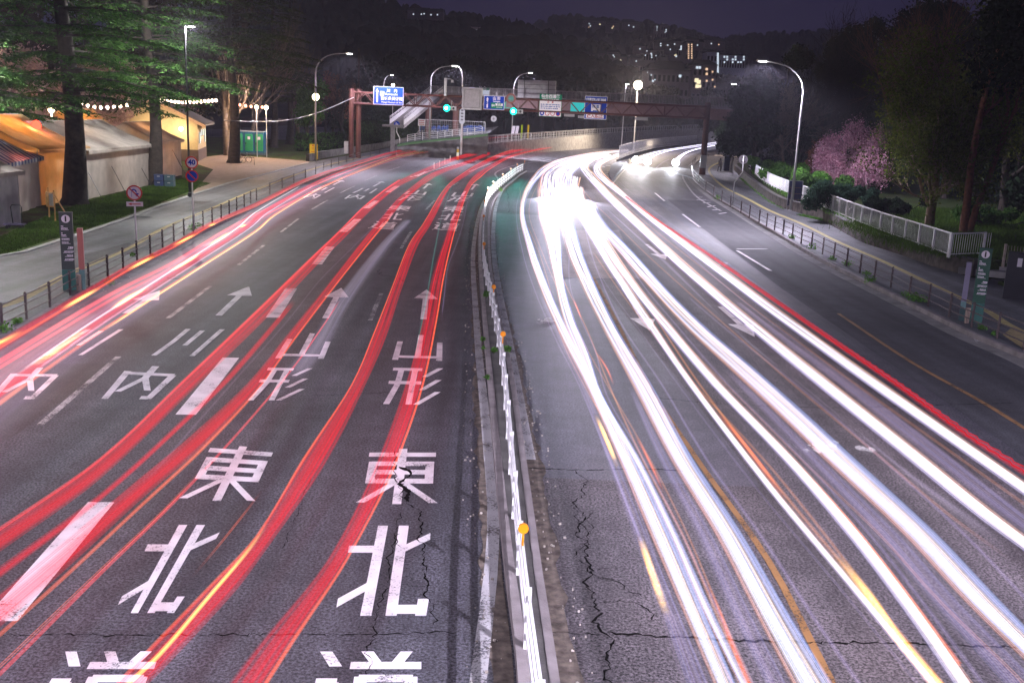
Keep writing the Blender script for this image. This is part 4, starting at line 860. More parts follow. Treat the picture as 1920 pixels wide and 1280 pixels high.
# dark park lamp
def parklamp(base, top, label, energy):
    o = thing('park_lamp', label, 'park lamp', tuple(base), 0, 'dark park lamps'); h = top[2] - base[2]
    MB().tube([(0, 0, 0), (0, 0, .25), (0, 0, .3), (0, 0, h)], [.16, .14, .08, .055], 10).build('pole', M_black, o)
    MB().box((.35, 0, h - .02), (.6, .26, .1)).bar((0, 0, h - .1), (.2, 0, h), .05).build('lamp_head', M_black, o)
    MB().box((.42, 0, h - .1), (.36, .22, .05)).build('lens', M_lamp, o)
    ld = bpy.data.lights.new('lamp_light', 'POINT'); ld.energy = energy; ld.color = (1, .98, .95); ld.shadow_soft_size = .12
    lo = bpy.data.objects.new('lamp_light', ld); C.objects.link(lo); lo.parent = o; lo.location = (.42, 0, h - .25)
parklamp(G(356, 369, .15), (0, 0, 11.1), 'slender black park lamp behind the speed limit sign', 8000)
parklamp((-24.6, 44, .15), (0, 0, 8.6), 'slender black park lamp by the lawn at the left border', 4200)

# ================================================================ GANTRY AND ITS SIGNS
GL0, GR0 = G(665, 298), G(1316, 330)
YG = 125.6
gan = thing('sign_gantry', 'rust brown lattice gantry spanning the whole road', 'gantry', tuple(GL0))
def gpt(px, py): return PY(px, py, YG)
gl = Vector((GL0.x, GL0.y, 0)); gr = Vector((GR0.x, GR0.y, 0)); gd = (gr - gl).normalized(); gn = Vector((gd.y, -gd.x, 0)); L = (gr - gl).length
mb = MB()
for s_ in (-.45, .45):
    for dd in (0,): mb.tube([gl + gd * s_ + gn * 0, gl + gd * s_ + Vector((0, 0, 8.6))], .33, 12)
mb.build('column', M_rust, gan, world=True, smooth=False)
mb = MB(); mb.tube([gr, gr + Vector((0, 0, 8.7))], .36, 14); mb.tube([gr, gr + Vector((0, 0, 1.2))], .4, 14)
mb.build('column', M_rust, gan, world=True)
mb = MB()
zt, zb = 8.2, 6.85
for s_ in (-.55, .55):
    for z_ in (zt, zb): mb.tube([gl + gn * s_ + Vector((0, 0, z_)), gr + gn * s_ + Vector((0, 0, z_))], .13, 8)
    nseg = 34; 
    for i in range(nseg):
        a = gl + gd * (L * i / nseg) + gn * s_; b = gl + gd * (L * (i + 1) / nseg) + gn * s_
        z0, z1 = (zt, zb) if i % 2 else (zb, zt)
        mb.bar(a + Vector((0, 0, z0)), b + Vector((0, 0, z1)), .11)
    for i in range(0, nseg + 1, 6):
        a = gl + gd * (L * i / nseg) + gn * s_; mb.bar(a + Vector((0, 0, zb)), a + Vector((0, 0, zt)), .09)
for i in range(0, nseg + 1, 2):
    a = gl + gd * (L * i / nseg)
    for z_ in (zt, zb): mb.bar(a + gn * .55 + Vector((0, 0, z_)), a - gn * .55 + Vector((0, 0, z_)), .06)
mb.build('truss', M_rust, gan, world=True)
bx_ = MB().box((gr.x - .05, gr.y - .5, 1.75), (.75, .25, 1.5)); bx_.build('control_box', M_sback, gan, world=True)
MB().box((gl.x - 1.0, gl.y - .4, 1.4), (.5, .4, 1.5)).build('control_box', M_sback, gan, world=True)
rzg = math.atan2(gd.y, gd.x)
def board(name, label, cat, x0, y0, x1, y1, mt, tilt=0.0, frame=None, Yoff=-.9, back=M_sback, group=None, th=.09):
    'board hung on the gantry between pixel corners; local x right, z up, front = -y'
    Y = YG + Yoff; a = PY(x0, (y0 + y1) / 2, Y); b = PY(x1, (y0 + y1) / 2, Y); t = PY((x0 + x1) / 2, y0, Y); u = PY((x0 + x1) / 2, y1, Y)
    Wd = (b - a).length; Hh = (t - u).length; c = (a + b) / 2; c.z = (t.z + u.z) / 2
    o = thing(name, label, cat, tuple(c), rzg + tilt, group)
    MB().box((0, 0, 0), (Wd, th, Hh)).build('panel', back, o)
    MB().box((0, -th / 2 - .012, 0), (Wd, .02, Hh)).build('border', M_swhite if frame is None else frame, o)
    k = .05; MB().box((0, -th / 2 - .03, 0), (Wd - 2 * k, .02, Hh - 2 * k)).build('face', mt, o)
    return o, Wd, Hh, -th / 2 - .045
SG = 'signs hung on the gantry'
o, W_, H_, f = board('direction_sign', 'large blue direction sign with up arrow at the left end of the gantry', 'road sign', 700, 163, 757, 197, M_sblue, group=SG)
MB().plate([(-W_ * .40, -H_ * .38), (-W_ * .35, -H_ * .38), (-W_ * .35, H_ * .22), (-W_ * .325, H_ * .22), (-W_ * .375, H_ * .38), (-W_ * .425, H_ * .22), (-W_ * .40, H_ * .22)], f - .01, f).build('arrow', M_sign_txt, o)
text('川　内', .44, M_sign_txt, o, (W_ * .12, f, H_ * .28), bold=.006)
text('Kawauchi', .40, M_sign_txt, o, (W_ * .10, f, H_ * .09), bold=.0)
text('宮城県美術館', .46, M_sign_txt, o, (W_ * .11, f, -H_ * .16), bold=.004)
text('Miyagi Museum of Art', .30, M_sign_txt, o, (W_ * .11, f, -H_ * .36), bold=0, sx=.95)
MB().box((-W_ * .21, f, H_ * .12), (.5, .02, .5)).build('pictogram', M_sign_txt, o)
MB().box((-W_ * .23, f - .012, H_ * .15), (.22, .012, .14)).box((-W_ * .175, f - .012, H_ * .07), (.06, .012, .2)).build('pictogram', M_sblue, o)
o, W_, H_, f = board('message_board', 'blank grey electronic message board hung on the gantry', 'message board', 867, 165, 904, 206, mat('screen_grey', (.25, .23, .24), .5), group=SG, frame=M_sback, th=.5)
mb = MB(); 
for a, b in (((-1, 1), (1, 1)), ((-1, -1), (1, -1)), ((-1, -1), (-1, 1)), ((1, -1), (1, 1))): mb.bar((a[0] * (W_ / 2 - .25), f, a[1] * (H_ / 2 - .25)), (b[0] * (W_ / 2 - .25), f, b[1] * (H_ / 2 - .25)), .05)
mb.build('screen_frame', M_conc_d, o)
MB().box((0, f - .15, -H_ / 2 + .06), (W_ * 1.02, .4, .1)).build('hood', M_sback, o)
o, W_, H_, f = board('direction_sign', 'small blue sign with a green route panel, left of the speed limit disc', 'road sign', 907, 180, 946, 206, M_sblue, group=SG)
MB().box((W_ * .14, f, -H_ * .2), (W_ * .58, .015, H_ * .42)).build('green_panel', M_sgreen, o)
text('山 形', .42, M_sign_txt, o, (W_ * .12, f, H_ * .3), bold=.012); text('Yamagata', .24, M_sign_txt, o, (W_ * .12, f, H_ * .1), bold=.006)
text('E4', .36, M_sign_txt, o, (-W_ * .04, f - .012, -H_ * .2), bold=.012); text('東北道', .32, M_sign_txt, o, (W_ * .25, f - .012, -H_ * .14), bold=.01); text('TOHOKU EXP', .12, M_sign_txt, o, (W_ * .25, f - .012, -H_ * .32), bold=.003)
MB().plate([(-W_ * .36, -H_ * .38), (-W_ * .29, -H_ * .38), (-W_ * .29, H_ * .22), (-W_ * .26, H_ * .22), (-W_ * .325, H_ * .4), (-W_ * .39, H_ * .22), (-W_ * .36, H_ * .22)], f - .01, f).build('arrow', M_sign_txt, o)
MB().disc((-W_ * .325, -.03), .22, f - .03, f - .015, 3).build('route_badge', M_sblue, o); text('48', .18, M_sign_txt, o, (-W_ * .325, f - .035, -.03))
q = PY(958, 185, YG - .9); o = thing('speed_limit_sign', 'dull coloured round 40 sign on the gantry over the green signal', 'road sign', tuple(q), rzg, SG)
MB().disc((0, 0), .6, -.03, .03).build('panel', M_sback, o); MB().ring((0, 0), .42, .6, -.05, -.032).build('ring', mat('dull_red', (.25, .05, .04), .5), o); MB().disc((0, 0), .42, -.046, -.03).build('face', mat('dull_teal', (.12, .16, .15), .5), o); text('40', .52, mat('teal_num', (.02, .3, .28), .5), o, (0, -.055, 0), bold=.02)
o, W_, H_, f = board('notice_sign', 'white notice board with green header and four round symbols', 'road sign', 1011, 177, 1053, 219, M_swhite, group=SG, frame=M_sgreen)
MB().box((0, f, H_ * .36), (W_ * .98, .015, H_ * .27)).build('header', M_sgreen, o)
text('仙台西道路', .46, M_sign_txt, o, (0, f - .012, H_ * .40), bold=.014); text('SENDAI NISHI ROAD', .22, M_sign_txt, o, (0, f - .012, H_ * .27), bold=.006)
text('注　意', .26, M_rosy, o, (0, f, H_ * .13), bold=.01)
mb = MB(); rr = random.Random(5)
for i in range(3):
    x = -W_ * .43
    while x < W_ * (.42 - .1 * (i == 2)): w_ = rr.uniform(.08, .16); mb.box((x + w_ / 2, f, H_ * (.035 - .085 * i)), (w_, .012, .15 * rr.uniform(.7, 1))); x += w_ + rr.uniform(.03, .1)
mb.build('small_print', M_blue_txt, o)
for i, (c1, c2) in enumerate(((M_sblue, M_swhite), (M_sred, M_swhite), (M_sred, M_swhite), (M_sred, M_sblue))):
    cx_ = -W_ * .36 + i * W_ * .24
    if i == 0:
        MB().disc((cx_, -H_ * .36), .28, f - .015, f).build('symbol', M_sblue, o); MB().box((cx_, f - .02, -H_ * .35), (.26, .012, .12)).box((cx_ - .08, f - .02, -H_ * .38), (.07, .012, .1)).box((cx_ + .08, f - .02, -H_ * .38), (.07, .012, .1)).build('symbol', M_swhite, o)
    else:
        MB().disc((cx_, -H_ * .36), .22, f - .012, f).build('symbol', c2, o); MB().ring((cx_, -H_ * .36), .2, .28, f - .015, f).build('symbol', c1, o)
        MB().bar((cx_ - .12, f - .02, -H_ * .36 + .12), (cx_ + .12, f - .02, -H_ * .36 - .12), .04, .012).build('symbol', c1, o)
o, W_, H_, f = board('prohibition_sign', 'tall blue sign with white panels and red lettering, right part of the gantry', 'road sign', 1096, 181, 1138, 224, M_sblue, tilt=.02, group=SG)
MB().box((0, f, H_ * .33), (W_ * .86, .015, H_ * .17)).box((0, f, .0), (W_ * .40, .015, H_ * .3)).box((-W_ * .02, f, -H_ * .37), (W_ * .8, .015, H_ * .17)).build('white_panel', M_swhite, o)
text('仙台西道路', .46, M_blue_txt, o, (0, f - .012, H_ * .33), bold=.012); text('特車', .46, M_blue_txt, o, (0, f - .012, H_ * .04), bold=.012); text('進入禁止', .5, M_rosy, o, (-W_ * .02, f - .012, -H_ * .37), bold=.014)
MB().box((0, f - .012, -H_ * .13), (W_ * .24, .01, .12)).box((-.16, f - .012, -H_ * .17), (.12, .01, .14)).box((.16, f - .012, -H_ * .17), (.12, .01, .14)).build('pictogram', M_blue_txt, o)
# small things on top of the gantry
q = PY(835, 176, YG); o = thing('traffic_camera', 'grey traffic camera on a stub mast above the left signal', 'camera', (q.x, q.y, 8.2), rzg)
MB().box((0, 0, 1.05), (.32, .32, 2.1)).build('mast', M_sback, o); MB().bar((.16, 0, 2.0), (.7, 0, 2.0), .06).box((.85, -.1, 1.75), (.22, .45, .3)).build('camera_body', M_sback, o)
cb = MB(); pts = [PY(663, 183, YG), PY(600, 210, 119), PY(540, 225, 112), PY(480, 228, 104), PY(420, 226, 95)]
tag(cb.tube(cr_spline([Vector(p) for p in pts], 6), .05, 6).build('cable', M_galv), 'pale sagging cable running left from the gantry top', 'cable')

# traffic signals
def signal(px, py, label):
    q = PY(px, py, YG - 1.3); o = thing('traffic_signal', label, 'traffic light', tuple(q), rzg, 'green traffic signals under the gantry')
    MB().box((0.4, 0, 0), (1.5, .22, .5)).build('housing', M_sback, o)
    for i, x_ in enumerate((0, .42, .84)):
        if i: MB().disc((x_, 0), .15, -.13, -.11, 16).build('lens', M_black, o)
        else: MB().sphere((0, -.14, 0), .42, 14, 8).build('glow_globe', emit('green_halo', (.01, 1, .66), 3.5), o, smooth=True); MB().sphere((0, -.36, 0), .24, 14, 8).build('lit_core', emit('green_core', (.5, 1, .9), 12), o, smooth=True)  # wide teal globe imitates the halo around the lit core
        MB().ring((x_, 0), .16, .19, -.34, -.11, 16).build('visor', M_sback, o)
    MB().bar((.5, .1, .25), (.5, .6, .9), .08).build('bracket', M_sback, o)
    ld = bpy.data.lights.new('signal_light', 'SPOT'); ld.energy = 5000; ld.color = (.02, 1, .75); ld.spot_size = R(19); ld.spot_blend = 1; ld.shadow_soft_size = .2
    lo = bpy.data.objects.new('signal_light', ld); C.objects.link(lo); lo.parent = o; lo.location = (0, -.6, 0); lo.rotation_euler = (R(-78), 0, R(3))
signal(838, 203, 'left of the two bright green traffic signals'); signal(963, 209, 'right green traffic signal, below the round 40 sign')

# ================================================================ FOOTBRIDGE
A = PY(1345, 201, 130); B = PY(821, 175, 176); A2 = A + (A - B) * .06
o = thing('footbridge', 'long pale footbridge with vertical bar railing crossing behind the gantry', 'footbridge', (B.x, B.y, 0))
d = (A2 - B); Lb = d.length; dn = d.normalized(); nn = Vector((dn.y, -dn.x, 0)).normalized()
if nn.y > 0: nn = -nn
M_gird = mat('pinkish_girder', (.20, .12, .115), .6, var=.15)
def P3(t, s_, z_): return B + dn * t + nn * s_ + Vector((0, 0, z_))
mb = MB(); 
def obox(mb, t0, t1, s0, s1, z0, z1):
    vs = [P3(t, s_, z_) for z_ in (z0, z1) for t, s_ in ((t0, s0), (t1, s0), (t1, s1), (t0, s1))]
    mb.add(vs, [(3, 2, 1, 0), (4, 5, 6, 7), (0, 1, 5, 4), (1, 2, 6, 5), (2, 3, 7, 6), (3, 0, 4, 7)])
obox(mb, 0, Lb, -1.5, 1.5, -.25, 0); mb.build('deck', M_slab, o, world=True)
mb = MB(); obox(mb, 0, Lb, 1.0, 1.2, -1.6, -.25); obox(mb, 0, Lb, -1.2, -1.0, -1.6, -.25); mb.build('girder', M_gird, o, world=True)
for s_ in (1.45, -1.45):
    mb = MB(); obox(mb, 0, Lb, s_ - .04, s_ + .04, 1.12, 1.2); obox(mb, 0, Lb, s_ - .03, s_ + .03, .08, .14)
    t = 0
    while t < Lb:
        mb.bar(P3(t, s_, 0), P3(t, s_, 1.15), .045 if int(t / .25) % 8 else .11); t += .25
    mb.build('railing', M_slab, o, world=True)
for x_ in (803, 854):
    q = PY(x_, 230, 166); MB().tube([(q.x, q.y, 0), (q.x, q.y, 7.6)], .5, 16).build('pier', mat('pier_brown', (.16, .07, .055), .6), o, world=True)
# stairs down to the left
st = PY(744, 234, 150); tp = B + nn * .2 + Vector((0, 0, 0)); 
mb = MB(); dd = (st - tp); hl = Vector((dd.y, -dd.x, 0)).normalized()
nst = 34
for i in range(nst):
    a = tp + dd * (i / nst); b = tp + dd * ((i + 1) / nst)
    vs = [a + hl * 1.0, a - hl * 1.0, b - hl * 1.0, b + hl * 1.0]; z1 = a.z; z0 = a.z - .45
    mb.add([(v.x, v.y, z0 - .2) for v in vs] + [(v.x, v.y, z1) for v in vs], [(3, 2, 1, 0), (4, 5, 6, 7), (0, 1, 5, 4), (1, 2, 6, 5), (2, 3, 7, 6), (3, 0, 4, 7)])
mb.build('stairs', M_slab, o, world=True)
mb = MB()
for s_ in (1.05, -1.05):
    a = tp + hl * s_; b = st + hl * s_
    up = Vector((0, 0, 1))
    mb.add([a, b, b + up * .75, a + up * .75, a + hl * .04, b + hl * .04, b + hl * .04 + up * .75, a + hl * .04 + up * .75], [(0, 1, 2, 3), (7, 6, 5, 4), (0, 4, 5, 1), (3, 2, 6, 7), (1, 5, 6, 2), (0, 3, 7, 4)])
    mb.bar(a + up * 1.15, b + up * 1.15, .07); mb.bar(a + up * .95, b + up * .95, .05)
    for k in range(0, 17): c = a + (b - a) * (k / 16); mb.bar(c + up * .7, c + up * 1.15, .06)
mb.build('stair_parapet', mat('white_parapet', (.62, .6, .6), .5, var=.1), o, world=True)
ld_ = st + (st - tp).normalized() * 1.4
mb = MB(); mb.box((ld_.x, ld_.y, st.z - .15), (3.2, 2.6, .3)); mb.box((ld_.x - .2, ld_.y, st.z / 2 - .2), (.6, .6, st.z - .2)); mb.build('landing', M_slab, o, world=True)
# boards fixed to the bridge
def bboard(name, label, cat, x0, y0, x1, y1, Y, mt, group=None, frame=None, rz=-.3):
    a = PY(x0, (y0 + y1) / 2, Y); b = PY(x1, (y0 + y1) / 2, Y); t = PY((x0 + x1) / 2, y0, Y); u = PY((x0 + x1) / 2, y1, Y)
    W_ = (b - a).length / math.cos(rz); H_ = (t - u).length; c = (a + b) / 2; c.z = (t.z + u.z) / 2
    o = thing(name, label, cat, tuple(c), rz, group); MB().box((0, 0, 0), (W_, .12, H_)).build('panel', frame or M_sback, o)
    MB().box((0, -.075, 0), (W_ - .1, .02, H_ - .1)).build('face', mt, o); return o, W_, H_
o, W_, H_ = bboard('road_sign', 'large ribbed grey back of a road sign above the footbridge railing', 'road sign', 971, 151, 1042, 184, 152, M_sback)
mb = MB()
for i in range(1, 4): mb.box((0, -.12, -H_ / 2 + H_ * i / 4), (W_, .08, .07))
mb.build('rib', M_conc_d, o); mb = MB(); mb.box((-W_ * .32, -.18, 0), (.1, .06, H_)); mb.box((W_ * .31, -.18, 0), (.1, .06, H_)); mb.build('stiffener', M_conc_d, o)
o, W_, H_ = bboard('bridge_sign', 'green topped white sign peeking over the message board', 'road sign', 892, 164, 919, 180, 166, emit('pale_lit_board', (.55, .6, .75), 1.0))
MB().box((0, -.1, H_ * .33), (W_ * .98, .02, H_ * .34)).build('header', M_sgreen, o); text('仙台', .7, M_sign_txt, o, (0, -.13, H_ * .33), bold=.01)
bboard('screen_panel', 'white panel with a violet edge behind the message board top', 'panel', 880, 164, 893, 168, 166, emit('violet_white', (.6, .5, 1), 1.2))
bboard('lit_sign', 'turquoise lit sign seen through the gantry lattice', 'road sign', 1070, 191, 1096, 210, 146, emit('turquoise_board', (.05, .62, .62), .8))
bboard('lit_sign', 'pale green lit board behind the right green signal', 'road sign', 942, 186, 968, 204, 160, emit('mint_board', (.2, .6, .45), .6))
for x_, lb in ((1001, 'left'), (1120, 'middle')): pass
for (x0, y0, x1, y1, lb) in ((1058, 214, 1077, 219, 'nearest to the notice board'), (1191, 220, 1214, 226, 'under the bright floodlight'), (1084, 217, 1104, 222, 'beneath the tall blue prohibition sign')):
    bboard('under_bridge_lamp', 'small grey box lamp under the bridge girder, ' + lb, 'lamp', x0, y0, x1, y1, 140, M_sback, 'box lamps under the bridge')
# floodlight star source
q = PY(1196, 160, 200); o = thing('floodlight', 'very bright warm floodlight shining above the bridge railing', 'floodlight', (q.x, q.y, 0))
MB().tube([(0, 0, 0), (0, 0, q.z)], [.15, .08], 8).build('pole', M_galv, o); MB().sphere((0, -.3, q.z), .85, 16, 10).build('glow_globe', emit('flood_core', (1, .84, .66), 14), o, smooth=True)
ld = bpy.data.lights.new('flood', 'POINT'); ld.energy = 40000; ld.color = (1, .8, .6); ld.shadow_soft_size = .3; lo = bpy.data.objects.new('flood', ld); C.objects.link(lo); lo.parent = o; lo.location = (0, -1.6, q.z)

# ================================================================ WALLS OF THE UNDERPASS
def wallpts(pts): return [Vector(PY(x, y, Y)) for x, y, Y in pts]
wt = wallpts([(902, 271, 155), (950, 266, 160), (1000, 262, 172), (1060, 257, 192), (1120, 252, 215), (1180, 248, 240), (1260, 244, 270), (1345, 241, 300), (1450, 239, 330)])
wt = cr_spline(wt, 4)
o = thing('retaining_wall', 'grey concrete retaining wall of the underpass with a slatted parapet', 'wall', (wt[0].x, wt[0].y, 0))
mb = MB(); Q = offset(wt, -.4)
n = len(wt); vs = [(p.x, p.y, -.1) for p in wt] + [tuple(p) for p in wt] + [tuple(p) for p in Q] + [(p.x, p.y, -.1) for p in Q]
fs = []
for i in range(n - 1):
    for k in range(3): fs.append((k * n + i, k * n + i + 1, (k + 1) * n + i + 1, (k + 1) * n + i))
fs.append((0, n, 2 * n, 3 * n)); mb.add(vs, fs); mb.build('wall_body', M_conc, o, world=True)
mb = MB(); Q = resample(wt, 1.6)
for a, b in zip(Q, Q[1:]):
    mb.bar(a, a + Vector((0, 0, 1.15)), .07); mb.bar(a + Vector((0, 0, 1.15)), b + Vector((0, 0, 1.15)), .08); mb.bar(a + Vector((0, 0, .15)), b + Vector((0, 0, .15)), .06)
mb.build('fence_frame', M_galv, o, world=True)
mb = MB(); mt_ = newmat('mesh_infill'); mt_, n_, oo_ = mt_; pr = N(n_, 'ShaderNodeBsdfPrincipled'); pr.inputs['Base Color'].default_value = (.35, .34, .34, 1); tr_ = N(n_, 'ShaderNodeBsdfTransparent'); mx_ = N(n_, 'ShaderNodeMixShader'); mx_.inputs[0].default_value = .22
n_.links.new(tr_.outputs[0], mx_.inputs[1]); n_.links.new(pr.outputs[0], mx_.inputs[2]); n_.links.new(mx_.outputs[0], oo_.inputs[0]); M_mesh = mt_
for a, b in zip(Q, Q[1:]): mb.add([a + Vector((0, 0, .2)), b + Vector((0, 0, .2)), b + Vector((0, 0, 1.1)), a + Vector((0, 0, 1.1))], [(0, 1, 2, 3)])
mb.build('mesh_infill', M_mesh, o, world=True)
# raised side road behind the wall
sr = offset(wt, -.4); sr2 = []
for i, p in enumerate(sr):
    k = min(1, i / 12); sr2.append(p + Vector((-2 * (1 - k), 10 + 6 * k, 0)))
S(MB().strip([Vector((p.x, p.y, max(.02, p.z - 1.0 + .0))) for p in sr], [Vector((p.x, p.y, max(.02, p.z - .9))) for p in sr2]).build('side_road', M_smooth))
# guard fence on the far side of it
q2 = [p for p in sr2]; ff = resample(q2[4:], 2.2)
ff = [Vector((p.x, p.y, p.z - .8)) for p in ff]
railing('guard_fence', 'pale guard fence on the far side of the raised side road', 'railing', ff, 1.5, (1.4, 1.0, .6, .2), .06, .035, M_galv, square=True)
# right panel fence on the wall between main road and ramp
w2 = cr_spline(GL([(1160, 306), (1172, 300), (1195, 291), (1230, 282), (1270, 276), (1340, 268)]) + [Vector((95, 400, 0))], 5)
o = thing('panel_fence', 'tall translucent panel fence on a low wall between underpass and ramp', 'fence', tuple(w2[0]))
MB().slab(w2, offset(w2, -.35), -.1, .5).build('wall_body', M_conc_d, o, world=True)
Q = resample(w2, 1.9)[:110]; mb = MB(); mg = MB()
for a, b in zip(Q, Q[1:]):
    mb.bar(a + Vector((0, 0, .5)), a + Vector((0, 0, 2.5)), .09)
    for z_ in (.6, 1.05, 2.5): mb.bar(a + Vector((0, 0, z_)), b + Vector((0, 0, z_)), .07)
    mg.add([a + Vector((0, 0, 1.05)), b + Vector((0, 0, 1.05)), b + Vector((0, 0, 2.45)), a + Vector((0, 0, 2.45))], [(0, 1, 2, 3)])
mb.build('fence_frame', M_white, o, world=True); mg.build('panel', M_mesh, o, world=True)
# rounded concrete nose in front of it
q = G(1152, 322); o = thing('traffic_island', 'low rounded concrete island nose ahead of the panel fence', 'traffic island', tuple(q))
c1 = cr_spline(GL([(1148, 340), (1142, 325), (1148, 312), (1160, 306)]), 4); c2 = cr_spline(GL([(1150, 341), (1160, 326), (1172, 312), (1180, 303)]), 4)
MB().slab(c1, c2, -.1, .35).build('island_body', M_conc, o, world=True)
mb = MB()
for i in range(9):
    p = G(1120 + rnd.uniform(-8, 28), 318 + rnd.uniform(-8, 14)); mb.box((p.x, p.y, .01), (rnd.uniform(.8, 2.2), .25, .012), rnd.uniform(-.3, .3))
S(mb.build('road_marking', M_paint))

# trench fence of the median further on
tf = cr_spline(GL([(1036, 283), (1060, 277), (1090, 274), (1120, 272)]), 4)
o = thing('median_wall', 'thin mesh fence on the median where the red trails end', 'fence', tuple(tf[0])); Q = resample(tf, 4)
mb = MB()
for a, b in zip(Q, Q[1:]):
    mb.bar(a, a + Vector((0, 0, 1.4)), .08); mb.bar(a + Vector((0, 0, 1.4)), b + Vector((0, 0, 1.4)), .08)
mb.build('fence_frame', M_galv, o, world=True)

# ================================================================ SIGNS ON POLES
def pole(o, h, r, mt=M_white, bend=None):
    if bend: MB().tube([(0, 0, 0), (0, 0, h * .55), (-bend, 0, h * .78), (-bend, 0, h)], r, 10).build('pole', mt, o, smooth=True)
    else: MB().tube([(0, 0, 0), (0, 0, h)], r, 10).build('pole', mt, o, smooth=True)
def face(o): o.rotation_euler = (0, 0, math.atan2(-o.location.x, o.location.y) * -1 * -1)
g = G(257, 487, .15); o = thing('no_u_turn_sign', 'round red ringed no U-turn sign with a red arrow plate below it', 'road sign', tuple(g)); face(o)
pole(o, 2.35, .035)
z_ = 2.66; MB().disc((0, z_), .3, -.06, -.04).build('disc', M_swhite, o); MB().ring((0, z_), .245, .3, -.075, -.061).build('red_ring', M_sred, o)
mb = MB(); pp = [(-.1, z_ - .16), (-.1, z_ + .04)] + [(-.02 - .08 * math.cos(a), z_ + .04 + .09 * math.sin(a)) for a in [k * PI / 8 for k in range(1, 8)]] + [(.08, z_ + .04), (.08, z_ - .02)]
for a, b in zip(pp, pp[1:]): mb.bar((a[0], -.078, a[1]), (b[0], -.078, b[1]), .012, .05)
mb.plate([(.0, z_ - .02), (.17, z_ - .02), (.09, z_ - .15)], -.085, -.07); mb.build('arrow', M_sblue, o)
MB().bar((-.17, -.09, z_ + .17), (.17, -.09, z_ - .17), .012, .045).build('red_slash', M_sred, o)
MB().box((0, -.05, 2.22), (.62, .02, .18)).build('plate', M_swhite, o); MB().box((.04, -.065, 2.22), (.36, .012, .035)).plate([(-.24, 2.22), (-.12, 2.27), (-.12, 2.17)], -.071, -.059).build('plate_arrow', M_sred, o)
g = G(363, 434, .15); o = thing('speed_limit_sign', 'round 40 speed limit sign above a blue no parking disc', 'road sign', tuple(g)); face(o)
pole(o, 2.6, .035); z1, z2 = 3.35, 2.7
MB().tube([(0, 0, 2.6), (0, 0, 3.6)], .03, 8).build('pole', M_white, o)
MB().disc((0, z1), .3, -.06, -.04).build('disc', M_swhite, o); MB().ring((0, z1), .24, .3, -.075, -.061).build('red_ring', M_sred, o); text('40', .34, M_sblue, o, (0, -.068, z1), bold=.012)
MB().disc((0, z2), .3, -.06, -.04).build('disc', M_sblue, o); MB().ring((0, z2), .24, .3, -.075, -.061).build('red_ring', M_sred, o); MB().bar((-.17, -.08, z2 + .17), (.17, -.08, z2 - .17), .012, .055).build('red_slash', M_sred, o)
g = G(749, 286, .15); o = thing('blue_disc_sign', 'round blue pedestrian sign on a kinked pale pole by the hedge', 'road sign', tuple(g)); face(o)
hh = PY(745, 235, g.y).z; pole(o, hh - .3, .07, bend=.45); MB().disc((-.45, hh), .42, -.08, -.05).build('disc', M_sblue, o); MB().box((-.55, -.095, hh), (.12, .012, .42)).box((-.32, -.095, hh - .06), (.1, .012, .3)).build('symbol', M_swhite, o)
g = G(1373, 388, .16); o = thing('round_sign', 'back of a round sign on a kinked white pole by the right railing', 'road sign', tuple(g)); o.rotation_euler = (0, 0, -.2)
hh = PY(1388, 303, g.y).z; MB().tube([(0, 0, 0), (0, 0, hh * .52), (.52, 0, hh * .74), (.5, 0, hh + .2)], .04, 10).build('pole', M_white, o, smooth=True)
MB().disc((.5, hh), .34, .05, .07).build('disc', M_swhite, o); MB().box((.5, .03, hh + .16), (.36, .04, .04)).box((.5, .03, hh - .16), (.36, .04, .04)).build('bracket', M_conc_d, o)
g = G(865, 268, .1); Yc = 140; b = PY(865, 266, Yc); t = PY(865, 204, Yc); o = thing('capsule_sign', 'tall white capsule shaped sign on a post in front of the pier', 'sign', (b.x, b.y, 0)); 
hb = PY(865, 233, Yc).z
MB().tube([(0, 0, 0), (0, 0, hb)], .16, 10).build('post', M_white, o)
mb = MB(); pp = [(.36 * math.cos(a), t.z - .36 + .36 * math.sin(a)) for a in [k * PI / 10 for k in range(11)]] + [(.36 * math.cos(a), hb + .36 + .36 * math.sin(a)) for a in [PI + k * PI / 10 for k in range(11)]]
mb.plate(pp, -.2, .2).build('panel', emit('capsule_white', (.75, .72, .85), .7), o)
for i in range(5): MB().box((0, -.215, hb + .6 + i * .42), (.34, .02, .22)).build('lettering', mat('ink_grey', (.2, .2, .24), .6), o)
Yc = 150; b = PY(790, 263, Yc); o = thing('notice_board', 'small white board with red writing on a thin dark post', 'sign', (b.x, b.y, 0))
MB().tube([(0, 0, 0), (0, 0, PY(791, 226, Yc).z)], .05, 8).build('post', M_black, o); zc_ = PY(791, 230, Yc).z; MB().box((0, -.1, zc_), (1.05, .05, .95)).build('board', M_swhite, o)
for i in range(3): MB().box((0, -.135, zc_ + .26 - .26 * i), (.8, .01, .09)).build('lettering', M_rosy, o)
Yc = 165; b = PY(922, 258, Yc); o = thing('round_mirror', 'grey round sign back on a thin post right of the mesh fence', 'road sign', (b.x, b.y, 0)); zc_ = PY(926, 223, Yc).z
MB().tube([(0, 0, 0), (0, 0, zc_ + .3)], .05, 8).build('post', M_black, o); MB().disc((.2, zc_), .48, -.05, 0).build('disc', M_sback, o); MB().box((.2, -.07, zc_), (.06, .03, .5)).box((.2, -.07, zc_), (.4, .03, .06)).build('bracket', M_conc_d, o)
